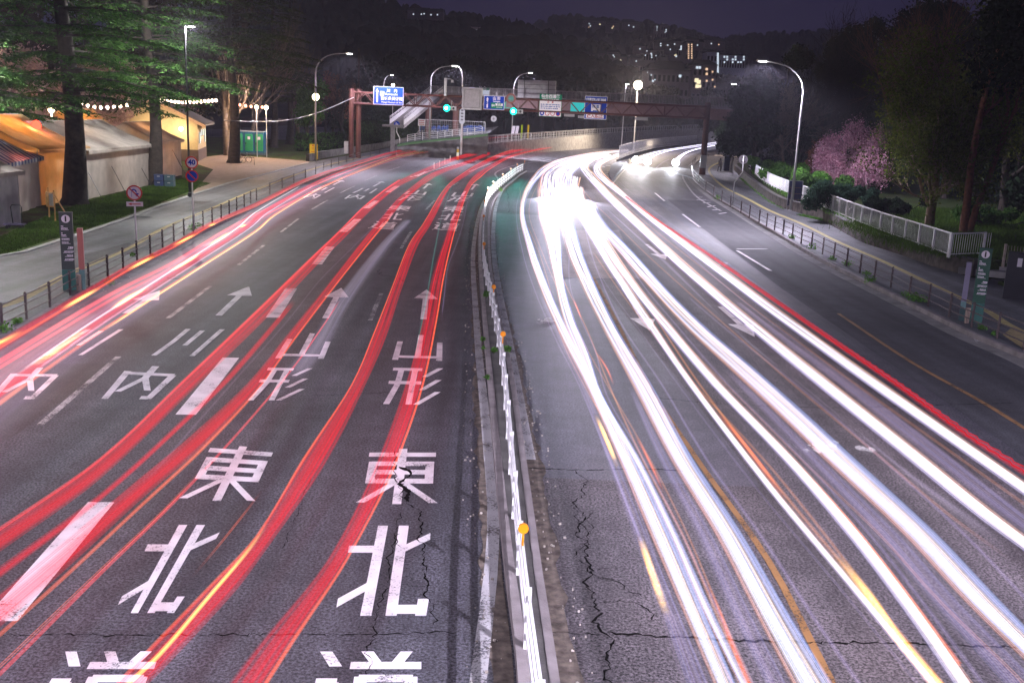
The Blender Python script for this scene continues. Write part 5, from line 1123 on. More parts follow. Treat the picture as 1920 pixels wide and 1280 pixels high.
# information pylons
def pylon(g, rz, label, label2, face_mt, comp_px, comp_mt):
    o = thing('information_pylon', label, 'information pylon', tuple(g), rz, 'information pylons on the footways')
    MB().box((0, 0, 1.62), (.40, .16, 1.86)).box((0, 0, 2.56), (.43, .19, .025)).build('panel', face_mt, o); MB().box((0, 0, .34), (.40, .16, .68)).build('base', mat('pylon_teal', (.02, .12, .10), .5, var=.1), o)
    MB().disc((0, 2.36), .13, -.092, -.08).build('badge', M_swhite, o); text('i', .26, M_black, o, (0, -.098, 2.36), bold=.012)
    # the small wayfinding lines are too fine to read: broken rows of ink of the same size
    mb = MB(); rr = random.Random(3)
    def row(z_, x0, x1, h):
        x = x0
        while x < x1:
            w_ = h * rr.uniform(.45, .9); mb.box((x + w_ / 2, -.083, z_ + rr.uniform(-.1, .1) * h), (w_, .004, h * rr.uniform(.7, 1))); x += w_ + h * rr.uniform(.12, .3)
    for z_, ln, h in ((2.12, .04, .045), (2.05, .20, .045), (2.0, .22, .02), (1.9, .04, .045), (1.83, .13, .045), (1.785, .16, .02), (1.71, .22, .04), (1.665, .24, .018), (1.59, .2, .04), (1.55, .25, .018)): row(z_, -.15, -.15 + ln, h)
    for z_, ln, h in ((1.42, .12, .055), (1.37, .16, .02), (1.29, .26, .042), (1.245, .28, .018), (1.16, .18, .042), (1.12, .24, .018), (1.03, .24, .042), (.99, .27, .018)): row(z_, .16 - ln, .16, h)
    mb.build('lettering', M_sign_txt, o)
    o2 = thing('companion_slab', label2, 'bollard slab', tuple(g), rz); o2.location = Vector(g) + Matrix.Rotation(rz, 3, 'Z') @ Vector((comp_px, .06, 0))
    MB().box((0, 0, 1.36), (.17, .26, 1.36)).build('panel', comp_mt, o2); MB().box((0, 0, .34), (.175, .265, .68)).build('base', mat('slab_teal', (.12, .24, .24), .5, var=.1), o2)
    return o
M_pyl = mat('pylon_dark', (.035, .05, .045), .45, var=.1); M_pyg = mat('pylon_green', (.01, .075, .045), .45, var=.1)
pylon(G(131, 543, .15), .32, 'dark wayfinding pylon with an i badge behind the left railing', 'narrow slab with a salmon red face beside the left pylon', M_pyl, .40, mat('salmon_face', (.42, .12, .10), .5, var=.08))
pylon(G(1829, 604, .15), -.42, 'green wayfinding pylon with an i badge behind the right railing', 'narrow violet grey slab left of the green pylon', M_pyg, -.46, mat('violet_face', (.20, .18, .27), .5, var=.08))
for g, lb in ((G(149, 545, .15), 'left'), (G(1812, 606, .15), 'right')):
    tag(MB().box((0, 0, .25), (.12, .1, .5)).box((0, 0, .52), (.13, .11, .04)).build('low_post', mat('beige_post', (.4, .3, .25), .7)), 'short beige post between the %s pylon and its slab' % lb, 'post').location = g
# navy board, monument, steps, right
g = G(1493, 395, .16); o = thing('navy_board', 'tall navy board standing behind the right street lamp', 'board', tuple(g + Vector((-.1, .5, 0))), -.25)
MB().box((0, 0, 1.25), (.98, .08, 1.9)).build('board', mat('navy', (.015, .02, .07), .5, var=.15), o); mb = MB()
for a, b in (((-.5, .3), (.5, .3)), ((-.5, 2.21), (.5, 2.21)), ((-.5, 0), (-.5, 2.22)), ((.5, 0), (.5, 2.22))): mb.bar((a[0], -.0, a[1]), (b[0], -.0, b[1]), .05)
mb.build('frame', M_sback, o); mb = MB()
for i in range(3): mb.box((0, -.05, .8 + i * .45), (.9, .02, .015))
mb.build('line', mat('dull_orange', (.3, .15, .05), .6), o)
q = G(1884, 560, .15); o = thing('stone_monument', 'tall polished black stone with carved lettering at the right edge', 'monument', tuple(q), -.45)
M_st = mat('black_granite', (.012, .012, .02), .3, var=.3); MB().prism([(-.1, 0), (.95, 0), (.95, .5), (-.1, .5)], 0, 1.85).build('stone', M_st, o)
mb = MB(); rr = random.Random(9)
for i in range(14): mb.box((.68 + rr.uniform(-.01, .01), -.008, 1.35 - i * .085), (rr.uniform(.03, .06), .012, .045))
mb.build('carved_lettering', mat('grey_ink', (.2, .2, .25), .6), o); MB().box((.33, -.012, 1.48), (.17, .015, .34)).build('notice', M_swhite, o)
o = thing('steps', 'three worn stone steps leading up beside the green pylon', 'steps', tuple(G(1840, 520, .15)), -.5)
for i in range(3): MB().box((.4 + i * .1, .9 + i * .55, .12 + i * .16), (2.9, .55, .3)).build('step', M_conc, o)
MB().box((1.3, .3, .16), (.3, .9, .3), .2).build('cheek_stone', M_conc, o)
# delineators
Yd = 130
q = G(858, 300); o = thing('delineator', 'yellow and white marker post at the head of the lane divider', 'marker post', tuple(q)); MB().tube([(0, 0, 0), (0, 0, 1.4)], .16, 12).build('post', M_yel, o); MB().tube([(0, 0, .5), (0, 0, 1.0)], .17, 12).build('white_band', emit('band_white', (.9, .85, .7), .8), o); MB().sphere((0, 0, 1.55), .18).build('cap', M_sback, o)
o0 = None
for k, (x_, y_) in enumerate(((814, 318), (824, 313), (834, 308), (844, 303))):
    q = G(x_, y_)
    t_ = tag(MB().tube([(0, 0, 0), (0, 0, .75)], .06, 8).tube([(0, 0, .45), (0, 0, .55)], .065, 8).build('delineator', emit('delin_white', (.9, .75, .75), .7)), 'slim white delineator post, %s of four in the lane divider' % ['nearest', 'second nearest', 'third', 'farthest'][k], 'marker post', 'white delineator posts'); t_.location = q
q = G(1074, 352) ; t_ = tag(MB().tube([(0, 0, 0), (0, 0, .9)], .12, 8).build('delineator', M_white), 'white rubber post standing in the glare by the bend', 'marker post'); t_.location = G(1062, 332)
for k, (x_, y_, mt_) in enumerate(((978, 248, 'lime'), (990, 248, 'amber'))):
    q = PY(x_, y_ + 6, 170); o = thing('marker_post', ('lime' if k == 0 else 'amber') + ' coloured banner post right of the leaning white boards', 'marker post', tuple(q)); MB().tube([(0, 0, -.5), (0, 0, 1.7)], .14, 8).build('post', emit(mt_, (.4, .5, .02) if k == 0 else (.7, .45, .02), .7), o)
for k, x_ in enumerate((961, 968)):
    q = PY(x_, 252, 168); o = thing('leaning_board', 'white leaning sandwich board with grey lines, %s of two' % ('left' if k == 0 else 'right'), 'sign board', tuple(q), .1)
    MB().add([(-.25, 0, 0), (.25, 0, 0), (.5, .5, 1.35), (0, .5, 1.35), (-.25, .05, 0), (.25, .05, 0), (.5, .55, 1.35), (0, .55, 1.35)], [(0, 1, 2, 3), (7, 6, 5, 4), (0, 4, 5, 1), (1, 5, 6, 2), (2, 6, 7, 3), (3, 7, 4, 0)]).build('board', M_swhite, o)

# ================================================================ LEFT PARK
M_canv = mat('canvas', (.55, .50, .46), .85, var=.15, scale=1.2, bump=.25, bscale=6)
M_canv_s = mat('side_sheet', (.62, .58, .56), .6, var=.18, scale=2.0, bump=.5, bscale=7)
M_canv_o = mat('canvas_orange', (.62, .42, .22), .8, var=.15, scale=1.2)
def wave_sheet(mb, a, b, z0, z1, amp=.06, n=30, wl=2.2):
    a = Vector(a); b = Vector(b); d = (b - a); nrm = Vector((d.y, -d.x, 0)).normalized(); Lh = d.length; rows = 5; vs = []
    for j in range(rows + 1):
        for i in range(n + 1):
            t = i / n; k = math.sin(t * Lh * wl * 2) * amp * (1 - .6 * j / rows) + rnd.uniform(-.3, .3) * amp
            p = a + d * t + nrm * k; vs.append((p.x, p.y, z0 + (z1 - z0) * j / rows))
    fs = [(j * (n + 1) + i, j * (n + 1) + i + 1, (j + 1) * (n + 1) + i + 1, (j + 1) * (n + 1) + i) for j in range(rows) for i in range(n)]
    mb.add(vs, fs)
def tent(label, c0, c1, depth, he, hr, roofm, sidem, group='market tents on the lawn', stripes=None, open_back=True, lightcol=None, energy=0):
    'c0,c1: front corners on the ground (left,right); ridge parallel to the front'
    c0 = Vector(c0); c1 = Vector(c1); o = thing('tent', label, 'tent', tuple((c0 + c1) / 2), 0, group); d = (c1 - c0).normalized(); bk = Vector((-d.y, d.x, 0)) * depth
    if bk.y < 0 and abs(bk.y) > abs(bk.x): bk = -bk
    if bk.x > 0 and abs(bk.x) >= abs(bk.y): bk = -bk
    Z = Vector((0, 0, 1)); e = Vector((0, 0, he)); r = Vector((0, 0, hr)); ov = d * .25; ft = -bk.normalized() * .3
    mb = MB(); n = 24
    def roofside(a0, a1, b0, b1):
        vs = []
        for i in range(n + 1):
            t = i / n
            for k in range(5):
                q = k / 4; p = (a0 * (1 - t) + a1 * t) * (1 - q) + (b0 * (1 - t) + b1 * t) * q; sag = -math.sin(q * PI) * .12 * (1 + .5 * math.sin(t * 20)); vs.append(p + Z * sag)
        mb.add(vs, [(i * 5 + k, (i + 1) * 5 + k, (i + 1) * 5 + k + 1, i * 5 + k + 1) for i in range(n) for k in range(4)])
    roofside(c0 + e - ov + ft, c1 + e + ov + ft, c0 + bk / 2 + r - ov, c1 + bk / 2 + r + ov); roofside(c1 + bk + e + ov - ft, c0 + bk + e - ov - ft, c1 + bk / 2 + r + ov, c0 + bk / 2 + r - ov)
    mb.build('roof', roofm, o, world=True, smooth=True)
    mb = MB(); nv = int((c1 - c0).length / .22)
    for i in range(nv):
        a = c0 + e - ov + ft + (c1 - c0 + ov * 2) * (i / nv); b = c0 + e - ov + ft + (c1 - c0 + ov * 2) * ((i + 1) / nv); m_ = (a + b) / 2
        mb.add([a, b, b - Z * .18, m_ - Z * .25, a - Z * .18], [(0, 4, 3, 2, 1)])
    mb.build('valance', roofm, o, world=True)
    mb = MB(); wave_sheet(mb, c0, c1, .15, he, .05); mb.build('front_sheet', sidem, o, world=True, smooth=True)
    for a, b, nm in ((c1, c1 + bk, 'side_sheet'), (c0 + bk, c0, 'side_sheet')):
        mb = MB(); wave_sheet(mb, a, b, .15, he, .05); mb.add([a + e, b + e, (a + b) / 2 + r], [(0, 1, 2)]); mb.build(nm, sidem, o, world=True, smooth=True)
    mb = MB()
    for p in (c0, c1, c0 + bk, c1 + bk): mb.tube([p, p + e], .04, 6)
    mb.bar(c0 + e, c1 + e, .05); mb.bar(c0 + bk / 2 + r, c1 + bk / 2 + r, .05); mb.build('frame', M_galv, o, world=True)
    if energy:
        ld = bpy.data.lights.new('tent_light', 'POINT'); ld.energy = energy; ld.color = lightcol; ld.shadow_soft_size = .3
        lo = bpy.data.objects.new('tent_light', ld); C.objects.link(lo); lo.parent = o; lo.location = bk / 2 + Vector((0, 0, he - .3))
    return o
def transl(name, col):
    mt, n, o = newmat(name); d = N(n, 'ShaderNodeBsdfDiffuse'); t = N(n, 'ShaderNodeBsdfTranslucent'); m_ = N(n, 'ShaderNodeMixShader'); m_.inputs[0].default_value = .4
    tc = N(n, 'ShaderNodeTexCoord'); nz = N(n, 'ShaderNodeTexNoise'); nz.inputs['Scale'].default_value = 1.5; nz.inputs['Detail'].default_value = 6; n.links.new(tc.outputs['Object'], nz.inputs['Vector'])
    r = ramp(n, [(.3, tuple(c * .75 for c in col)), (.7, col)], nz.outputs[0])
    for x in (d, t): n.links.new(r.outputs[0], x.inputs[0])
    n.links.new(d.outputs[0], m_.inputs[1]); n.links.new(t.outputs[0], m_.inputs[2]); n.links.new(m_.outputs[0], o.inputs[0]); return mt
M_cv = transl('translucent_canvas', (.62, .56, .52)); M_cvo = transl('translucent_canvas_orange', (.75, .5, .28))
# blue striped awning material (real stripes woven in the cloth)
mt_, n_, oo_ = newmat('striped_canvas'); pr = N(n_, 'ShaderNodeBsdfPrincipled'); tc_ = N(n_, 'ShaderNodeTexCoord'); wv_ = N(n_, 'ShaderNodeTexWave'); wv_.inputs['Scale'].default_value = .75; wv_.bands_direction = 'X'
mp_ = N(n_, 'ShaderNodeMapping'); mp_.inputs['Rotation'].default_value = (0, 0, R(-55)); n_.links.new(tc_.outputs['Object'], mp_.inputs[0]); n_.links.new(mp_.outputs[0], wv_.inputs['Vector'])
r_ = ramp(n_, [(.48, (.03, .05, .22)), (.52, (.6, .58, .6))], wv_.outputs[0]); n_.links.new(r_.outputs[0], pr.inputs['Base Color']); n_.links.new(pr.outputs[0], oo_.inputs[0]); M_stripe = mt_
g = lambda x, y, z=.13: G(x, y, z)
tent('long brown roofed market tent with white front sheets behind the cedar trunks', g(165, 374), g(285, 346), 7, 3.0, 4.6, M_cv, M_cv, energy=170, lightcol=(1, .55, .2))
tent('small white tent section right of the second cedar trunk', g(298, 338), g(340, 329), 5, 3.0, 4.4, M_cv, M_cv, energy=300, lightcol=(1, .45, .15))
tent('orange glowing tent wall left of the big cedar trunk', g(76, 386), g(162, 372), 8, 3.2, 5.0, M_cvo, M_cvo, energy=800, lightcol=(1, .5, .14))
tent('blue and white striped awning tent at the left border', g(-30, 425), g(76, 386), 6, 2.8, 4.3, M_stripe, M_cv, energy=260, lightcol=(1, .8, .75))
tent('nearest grey plastic sheeted tent cut by the left border', g(-60, 440), g(38, 419), 3.5, 2.6, 3.6, M_cv, M_canv_s, energy=60, lightcol=(1, .8, .7))
tent('far orange lit tent roof glimpsed between the cedars', g(150, 330), g(235, 322), 6, 3.2, 5.2, M_cvo, M_cvo, energy=1100, lightcol=(1, .48, .1))
for (a, b, lb) in [((193, 350, 2.6), (193, 376, 0), 'nearest'), ((222, 340, 2.2), (238, 366, 0), 'second'), ((258, 320, 2.2), (285, 352, 0), 'third'), ((338, 300, 2.4), (356, 342, 0), 'farthest'), ]:
    p = G(b[0], b[1], .14); q = p + Vector((-1.6, .9, 2.4)); tag(MB().tube([p - p, q - p], .02, 5).build('guy_rope', M_black), 'dark slanting guy rope in front of the tents, %s of four' % lb, 'rope', 'tent guy ropes').location = p
# building
b0, b1, b2 = g(372, 303), g(338, 300), g(398, 295)
o = thing('park_building', 'small gabled building with a yellow lit wall and grey tiled roof', 'building', tuple(b0)); o.rotation_euler = (0, 0, R(12))
M_yw = mat('cream_wall', (.62, .50, .28), .8, var=.08); M_dado = mat('brown_dado', (.12, .08, .06), .8)
Wb, Db, hw = 8.5, 9.0, 3.9
MB().box((-Wb / 2, Db / 2, hw / 2 + .6), (Wb, Db, hw - 1.2)).plate([(-Wb, hw), (0, hw), (-Wb / 2, hw + 2.1)], 0.0, .2).plate([(-Wb, hw), (0, hw), (-Wb / 2, hw + 2.1)], Db - .2, Db).build('wall', M_yw, o)
MB().box((-Wb / 2, Db / 2, .6), (Wb + .05, Db + .05, 1.2)).build('dado', M_dado, o)
mb = MB(); M_tilr = mat('grey_roof_tiles', (.08, .075, .08), .6, var=.2, bump=.4, bscale=4)
for sx in (-1, 1):
    x0 = -Wb / 2; mb.add([(x0, -1.2, hw + 2.25), (x0 + sx * (Wb / 2 + .9), -1.2, hw - .22), (x0 + sx * (Wb / 2 + .9), Db + .6, hw - .22), (x0, Db + .6, hw + 2.25), (x0, -1.2, hw + 2.45), (x0 + sx * (Wb / 2 + .9), -1.2, hw - .02), (x0 + sx * (Wb / 2 + .9), Db + .6, hw - .02), (x0, Db + .6, hw + 2.45)], [(0, 1, 2, 3), (7, 6, 5, 4), (0, 4, 5, 1), (1, 5, 6, 2), (2, 6, 7, 3)])
mb.build('roof', M_tilr, o)
mb = MB()
for sx in (-1, 1): mb.bar((-Wb / 2, -1.22, hw + 2.2), (-Wb / 2 + sx * (Wb / 2 + .9), -1.22, hw - .26), .05, .28)
mb.build('bargeboard', mat('bargeboard', (.6, .42, .25), .7), o)
M_win = emit('window_glow', (.85, 1, .85), 1.6)
for y_, h_, z_ in ((1.6, 1.2, 2.4), (3.4, .7, 2.9), (5.2, .7, 2.9), (7.2, 1.5, 2.5)):
    f_ = MB().box((.04, y_, z_), (.08, .62, h_)).build('window', M_swhite, o); MB().box((.09, y_, z_), (.03, .5, h_ - .12)).build('pane', M_win, f_)
for x_ in (-4.4, -1.6): 
    f_ = MB().sphere((x_, -.4, 3.3), .22, 10, 6).build('wall_lamp', emit('warm_bulb', (1, .82, .55), 14), o, smooth=True)
    ld = bpy.data.lights.new('wall_lamp_light', 'POINT'); ld.energy = 170; ld.color = (1, .78, .45); ld.shadow_soft_size = .2; lo = bpy.data.objects.new('wall_lamp_light', ld); C.objects.link(lo); lo.parent = o; lo.location = (x_, -1.3, 3.0)
# toilets
M_tg = mat('toilet_green', (.03, .42, .16), .4, var=.06); M_tb = mat('toilet_blue', (.01, .13, .25), .4, var=.08)
t0 = g(420, 288); tr = R(4); dv = Vector((math.cos(tr), math.sin(tr), 0)) * 4.9; tw = dv.length / 4
def toilet():
    o = thing('portable_toilet', '', 'portable toilet', tuple(t0), tr, 'portable toilets in a row')
    w2_ = tw * .97
    MB().box((tw / 2, .9, 1.5), (w2_, 1.8, 2.5)).build('body', M_tb, o); MB().box((tw / 2, .9, 2.8), (w2_ + .06, 1.9, .12)).build('roof', mat('toilet_roof', (.35, .4, .42), .5), o)
    MB().box((tw / 2, .9, .13), (w2_, 1.8, .26)).build('base', mat('toilet_base', (.08, .12, .16), .6), o)
    d_ = MB().plate([(tw * .12, .45), (tw * .88, .45), (tw * .88, 2.35), (tw * .82, 2.5), (tw * .18, 2.5), (tw * .12, 2.35)], -.04, 0).build('door', M_tg, o)
    mb = MB()
    for k in range(7): mb.box((tw * (.2 + .1 * k), -.055, 1.2), (.03, .02, 1.2))
    mb.build('moulding', mat('toilet_green_dark', (.012, .22, .09), .4), d_)
    MB().box((tw * .5, -.07, 2.0), (.32, .02, .36)).build('notice', M_swhite, d_); MB().box((tw * .2, -.09, 1.35), (.08, .08, .22)).build('handle', M_black, d_); return o
T0 = toilet(); T0['label'] = 'leftmost green doored portable toilet, nearest the small building'
for i, lb in ((1, 'second green doored portable toilet, behind the cedar trunk'), (2, 'third green doored portable toilet, just right of the trunk'), (3, 'rightmost green doored portable toilet with its blue side showing')):
    dup(T0, tuple(t0 + dv * (i / 4)), tr, lb)
# clutter on the lawn
for i, (dx, dz, lb) in enumerate([(0, 0, 'lower left'), (.75, 0, 'lower right'), (0, .45, 'upper left'), (.75, .45, 'upper right')]):
    p = g(310, 350) + Vector((dx - .4, 0, dz)); o = thing('storage_crate', '%s blue storage crate beside the second cedar trunk' % lb, 'crate', tuple(p), 0, 'blue crates by the trunk')
    MB().box((0, 0, .2), (.66, .45, .38)).box((0, 0, .40), (.7, .49, .04)).build('body', mat('crate_blue', (.03, .05, .14), .5) if i % 2 == 0 else mat('crate_teal', (.05, .10, .13), .5), o); MB().box((0, -.245, .3), (.2, .03, .06)).build('handle', M_sback, o)
o = thing('wooden_signboard', 'small wooden signboard leaning on stakes beside the left pylon', 'signboard', tuple(g(98, 415)), -.5)
M_wood = mat('raw_wood', (.5, .28, .10), .7, var=.2, scale=6)
MB().box((-.2, 0, .95), (.06, .05, 1.5)).box((.25, .0, .8), (.06, .05, 1.6)).bar((.25, 0, 1.4), (.95, .35, .05), .05).build('stake', M_wood, o); MB().box((0, -.05, 1.1), (.62, .04, .75)).build('board', M_wood, o); MB().box((.12, -.08, 1.1), (.3, .02, .6)).build('paper', M_sback, o)
o = thing('hand_trolley', 'flat hand trolley with a bent tube handle by the nearest tent', 'trolley', tuple(g(28, 428)), .2)
MB().box((0, 0, .2), (.9, .5, .06)).build('deck', mat('violet_deck', (.10, .08, .16), .5), o); MB().tube([(.3, .1, .2), (.32, .1, 1.0), (.25, .1, 1.1), (-.1, .1, 1.1), (-.16, .1, 1.0), (-.1, .1, .2)], .025, 6).build('handle', M_black, o)
for x_, y_ in ((-.3, -.2), (.3, -.2), (-.3, .2), (.3, .2)): MB().tube([(x_, y_ - .02, .08), (x_, y_ + .02, .08)], .08, 10).build('wheel', M_black, o)
# yellow works board
o = thing('works_board', 'yellow construction notice board with black symbols by the street lamp base', 'sign board', tuple(G(588, 300, .15)), -.15)
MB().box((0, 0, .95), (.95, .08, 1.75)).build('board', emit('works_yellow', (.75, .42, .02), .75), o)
mb = MB()
for k, (x_, z_, a_, b_) in enumerate([(-.05, 1.65, .2, .14), (-.05, 1.4, .3, .05), (-.05, 1.25, .25, .05), (0, .95, .6, .06), (0, .5, .4, .25), (.0, .3, .6, .05)]): mb.box((x_, -.05, z_), (a_, .02, b_))
mb.build('symbol', M_rosy, o)
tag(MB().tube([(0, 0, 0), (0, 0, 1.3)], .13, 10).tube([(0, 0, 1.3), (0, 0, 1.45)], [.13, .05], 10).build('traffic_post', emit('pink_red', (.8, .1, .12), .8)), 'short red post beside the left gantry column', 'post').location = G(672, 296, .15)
# low wall, hedges
lw = cr_spline([G(x, y, .15) for x, y in [(580, 303), (610, 296), (660, 287), (720, 277), (765, 266), (775, 264)]], 4)
o = thing('low_wall', 'low grey concrete wall along the footway under the hedge', 'wall', tuple(lw[0])); MB().slab(lw, offset(lw, -.4), .1, .95).build('wall_body', M_conc_d, o, world=True)
def leafcloud(centers, size, n, mt, name, parent, quad=True, flat=0.0, seed=1, world=False, jit=.35):
    'centers: array (m,4) xyz + radius; n leaves in total'
    g_ = np.random.default_rng(seed); c = np.asarray(centers, float); pr_ = c[:, 3] ** 2; pr_ /= pr_.sum(); idx = g_.choice(len(c), n, p=pr_)
    d = g_.normal(size=(n, 3)); d /= np.linalg.norm(d, axis=1)[:, None]; rr = c[idx, 3] * (g_.random(n) ** .45) * (1 + g_.normal(size=n) * jit * .3)
    p = c[idx, :3] + d * rr[:, None] * np.array([1, 1, .8])
    a = g_.normal(size=(n, 3)); a[:, 2] *= (1 - flat); a /= np.linalg.norm(a, axis=1)[:, None]; b = np.cross(a, g_.normal(size=(n, 3))); b /= np.linalg.norm(b, axis=1)[:, None]
    s_ = size * g_.uniform(.6, 1.4, n)[:, None]
    V = np.stack([p - a * s_, p + b * s_ * .5, p + a * s_, p - b * s_ * .5], 1)
    if world: V = V - np.array(parent.location)
    return npmesh(name, V, 4, mt, parent)
M_hedge = leafmat('hedge_leaves', [(.015, .035, .015), (.03, .06, .02), (.05, .09, .03)])
M_bush = leafmat('bush_leaves', [(.03, .07, .02), (.06, .14, .03), (.10, .2, .05)])
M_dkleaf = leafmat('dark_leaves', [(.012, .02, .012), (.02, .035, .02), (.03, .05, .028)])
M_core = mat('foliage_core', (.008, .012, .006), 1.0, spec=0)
def hedge(label, pts, h, wd, n, mt, sz, z0=.2, seed=3, name='hedge'):
    P = resample(cr_spline([G(x, y, z0) if not isinstance(x, Vector) else x for x, y in pts], 4), wd * .5); o = thing(name, label, 'hedge', tuple(P[0]))
    rr = random.Random(seed); cs = []
    for p in P:
        for k in range(int(h / (wd * .4)) + 1): cs.append((p.x + rr.uniform(-.1, .1), p.y + wd / 2, z0 + wd * .3 + k * wd * .4, wd * .55 * rr.uniform(.9, 1.1)))
    leafcloud(cs, sz, n, mt, 'foliage', o, seed=seed, world=True)
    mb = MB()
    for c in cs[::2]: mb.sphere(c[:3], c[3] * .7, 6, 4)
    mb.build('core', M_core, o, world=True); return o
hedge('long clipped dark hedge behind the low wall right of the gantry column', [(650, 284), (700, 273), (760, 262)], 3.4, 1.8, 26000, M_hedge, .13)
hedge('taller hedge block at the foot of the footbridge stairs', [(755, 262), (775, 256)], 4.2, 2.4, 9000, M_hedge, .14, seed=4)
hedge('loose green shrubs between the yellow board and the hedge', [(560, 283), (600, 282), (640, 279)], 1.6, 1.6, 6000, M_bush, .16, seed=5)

# ---------------------------------------------------------------- trees
def unit(v): return v / max(1e-9, np.linalg.norm(v))
def grow(seed, h, r0, levels, nb, spread, up=.25, first=.25, curl=.25, seglen=None, decay=.62, droop=0.0, lean=(0, 0)):
    'returns segments lists (pts, radii, level) and twig ends'
    g_ = np.random.default_rng(seed); out = []; tips = []
    def branch(p, d, L, r, lv):
        n = 5 if lv < 2 else 3; pts = [p.copy()]; rad = [r]; dd = d.copy()
        for i in range(n):
            dd = unit(dd + g_.normal(size=3) * curl * (.35 if lv == 0 else .6) + np.array([0, 0, up * (.3 if lv == 0 else 1) - droop * lv * .25])); pts.append(pts[-1] + dd * L / n); rad.append(r * (1 - (i + 1) / n * (.45 if lv < levels - 1 else .8)))
        out.append((pts, rad, lv))
        if lv >= levels - 1:
            for q in pts[1:]: tips.append(q)
            return
        k = nb[lv] if isinstance(nb, (list, tuple)) else nb
        for j in range(k):
            t = first + (1 - first) * (j + g_.random()) / k if lv == 0 else .25 + .75 * (j + g_.random()) / k
            x = t * n; i = min(int(x), n - 1); q = pts[i] + (pts[i + 1] - pts[i]) * (x - i); base = unit(pts[i + 1] - pts[i])
            perp = unit(np.cross(base, g_.normal(size=3))); nd = unit(base * math.cos(spread) + perp * math.sin(spread))
            branch(q, nd, L * decay * g_.uniform(.75, 1.15) * (1 - .35 * t if lv == 0 else 1), rad[i] * .55, lv + 1)
        branch(pts[-1], dd, L * decay * .9, rad[-1] * .9, lv + 1)
    branch(np.zeros(3), unit(np.array([lean[0], lean[1], 1.0])), h, r0, 0); return out, np.array(tips)
def branchmesh(segs, name, mt, parent, maxlv=9, rmin=.012, sides=(10, 6, 4, 3, 3, 3)):
    mb = MB()
    for pts, rad, lv in segs:
        if lv > maxlv: continue
        mb.tube([Vector(p) for p in pts], [max(rmin, r) for r in rad], sides[min(lv, 5)], cap=False)
    return mb.build(name, mt, parent, smooth=True)
def flare(mb_pts, r): pass
def leaves_at(tips, n, spread, size, mt, name, parent, seed=1, hang=0.0):
    g_ = np.random.default_rng(seed); idx = g_.integers(0, len(tips), n); p = tips[idx] + g_.normal(size=(n, 3)) * spread
    if hang: p[:, 2] -= g_.random(n) ** 1.2 * hang
    a = g_.normal(size=(n, 3)); a /= np.linalg.norm(a, axis=1)[:, None]; b = np.cross(a, g_.normal(size=(n, 3))); b /= np.linalg.norm(b, axis=1)[:, None]; s_ = size * g_.uniform(.5, 1.4, n)[:, None]
    return npmesh(name, np.stack([p - a * s_, p + b * s_ * .6, p + a * s_, p - b * s_ * .6], 1), 4, mt, parent)
def cedar(label, loc, H_, Rr, z0, seed, mt, r0=.5, dens=1.0, group='cedars on the lawn', lean=(0, 0)):
    o = thing('cedar_tree', label, 'tree', tuple(loc), 0, group); g_ = np.random.default_rng(seed); mb = MB()
    ax = lambda z: np.array([lean[0] * z + .25 * math.sin(z * .35), lean[1] * z, z])
    zs = np.linspace(0, H_, 14); pts = [Vector(ax(z)) for z in zs]; rad = [r0 * (1.35 if i == 0 else 1.05 if i == 1 else 1 - .85 * z / H_) for i, z in enumerate(zs)]
    mb.tube([Vector((0, 0, -.1)), Vector(ax(.35))] + pts[1:], [r0 * 1.5, r0 * 1.15] + rad[1:], 14)
    V = []; nb = int(78 * dens)
    for i in range(nb):
        z = z0 + (H_ - z0) * ((i + g_.random()) / nb) ** 1.3; z = min(H_ - .3, round(z / 1.25) * 1.25 + g_.normal() * .3); q = (z - z0) / (H_ - z0); Lb_ = Rr * (1 - q) ** .7 * g_.uniform(.65, 1.15) + .6; az = i * 2.399 + g_.normal() * .3
        d = np.array([math.cos(az), math.sin(az), 0]); side = np.array([-d[1], d[0], 0]); p0 = ax(z); nseg = 7; bp_ = []
        rise = g_.uniform(.06, .16)
        for k in range(nseg + 1):
            t = k / nseg; bp_.append(p0 + d * Lb_ * t + side * math.sin(t * 2 + seed) * .06 * Lb_ + np.array([0, 0, Lb_ * (rise * t - .2 * t * t)]))
        mb.tube([Vector(x) for x in bp_], [max(.012, .09 * (Lb_ / Rr) * (1 - .9 * k / nseg)) for k in range(nseg + 1)], 5, cap=False)
        nsp = int(Lb_ * 5.5)
        for s_ in range(nsp):
            t = .16 + .84 * (s_ + g_.random()) / nsp; x = t * nseg; k = min(int(x), nseg - 1); q0 = bp_[k] + (bp_[k + 1] - bp_[k]) * (x - k); sg = 1 if s_ % 2 else -1
            Ls = Lb_ * .34 * (1.15 - t) + .35; sd = unit(side * sg * g_.uniform(.7, 1.1) + d * g_.uniform(.35, .8) + np.array([0, 0, g_.uniform(-.25, 0)]))
            m_ = max(5, int(Ls * 13)); tt = g_.random(m_); pp = q0 + sd * (tt * Ls)[:, None] + g_.normal(size=(m_, 3)) * np.array([.07, .07, .02]); pp[:, 2] -= tt * tt * Ls * .12
            dirn = sd + g_.normal(size=(m_, 3)) * np.array([.7, .7, .16]) + np.array([0, 0, -.14]); dirn /= np.linalg.norm(dirn, axis=1)[:, None]
            w_ = np.cross(dirn, np.array([0, 0, 1.0]) + g_.normal(size=(m_, 3)) * .35); w_ /= np.linalg.norm(w_, axis=1)[:, None]; ln = g_.uniform(.12, .3, m_)[:, None]
            V.append(np.stack([pp - w_ * .055, pp + dirn * ln * 1.15, pp + w_ * .055], 1))
    mb.build('trunk', M_bark, o, smooth=True); V = np.concatenate(V); npmesh('crown', V, 3, mt, o); return o
M_ced = leafmat('cedar_needles', [(.025, .065, .02), (.055, .13, .03), (.11, .22, .06)], .25)
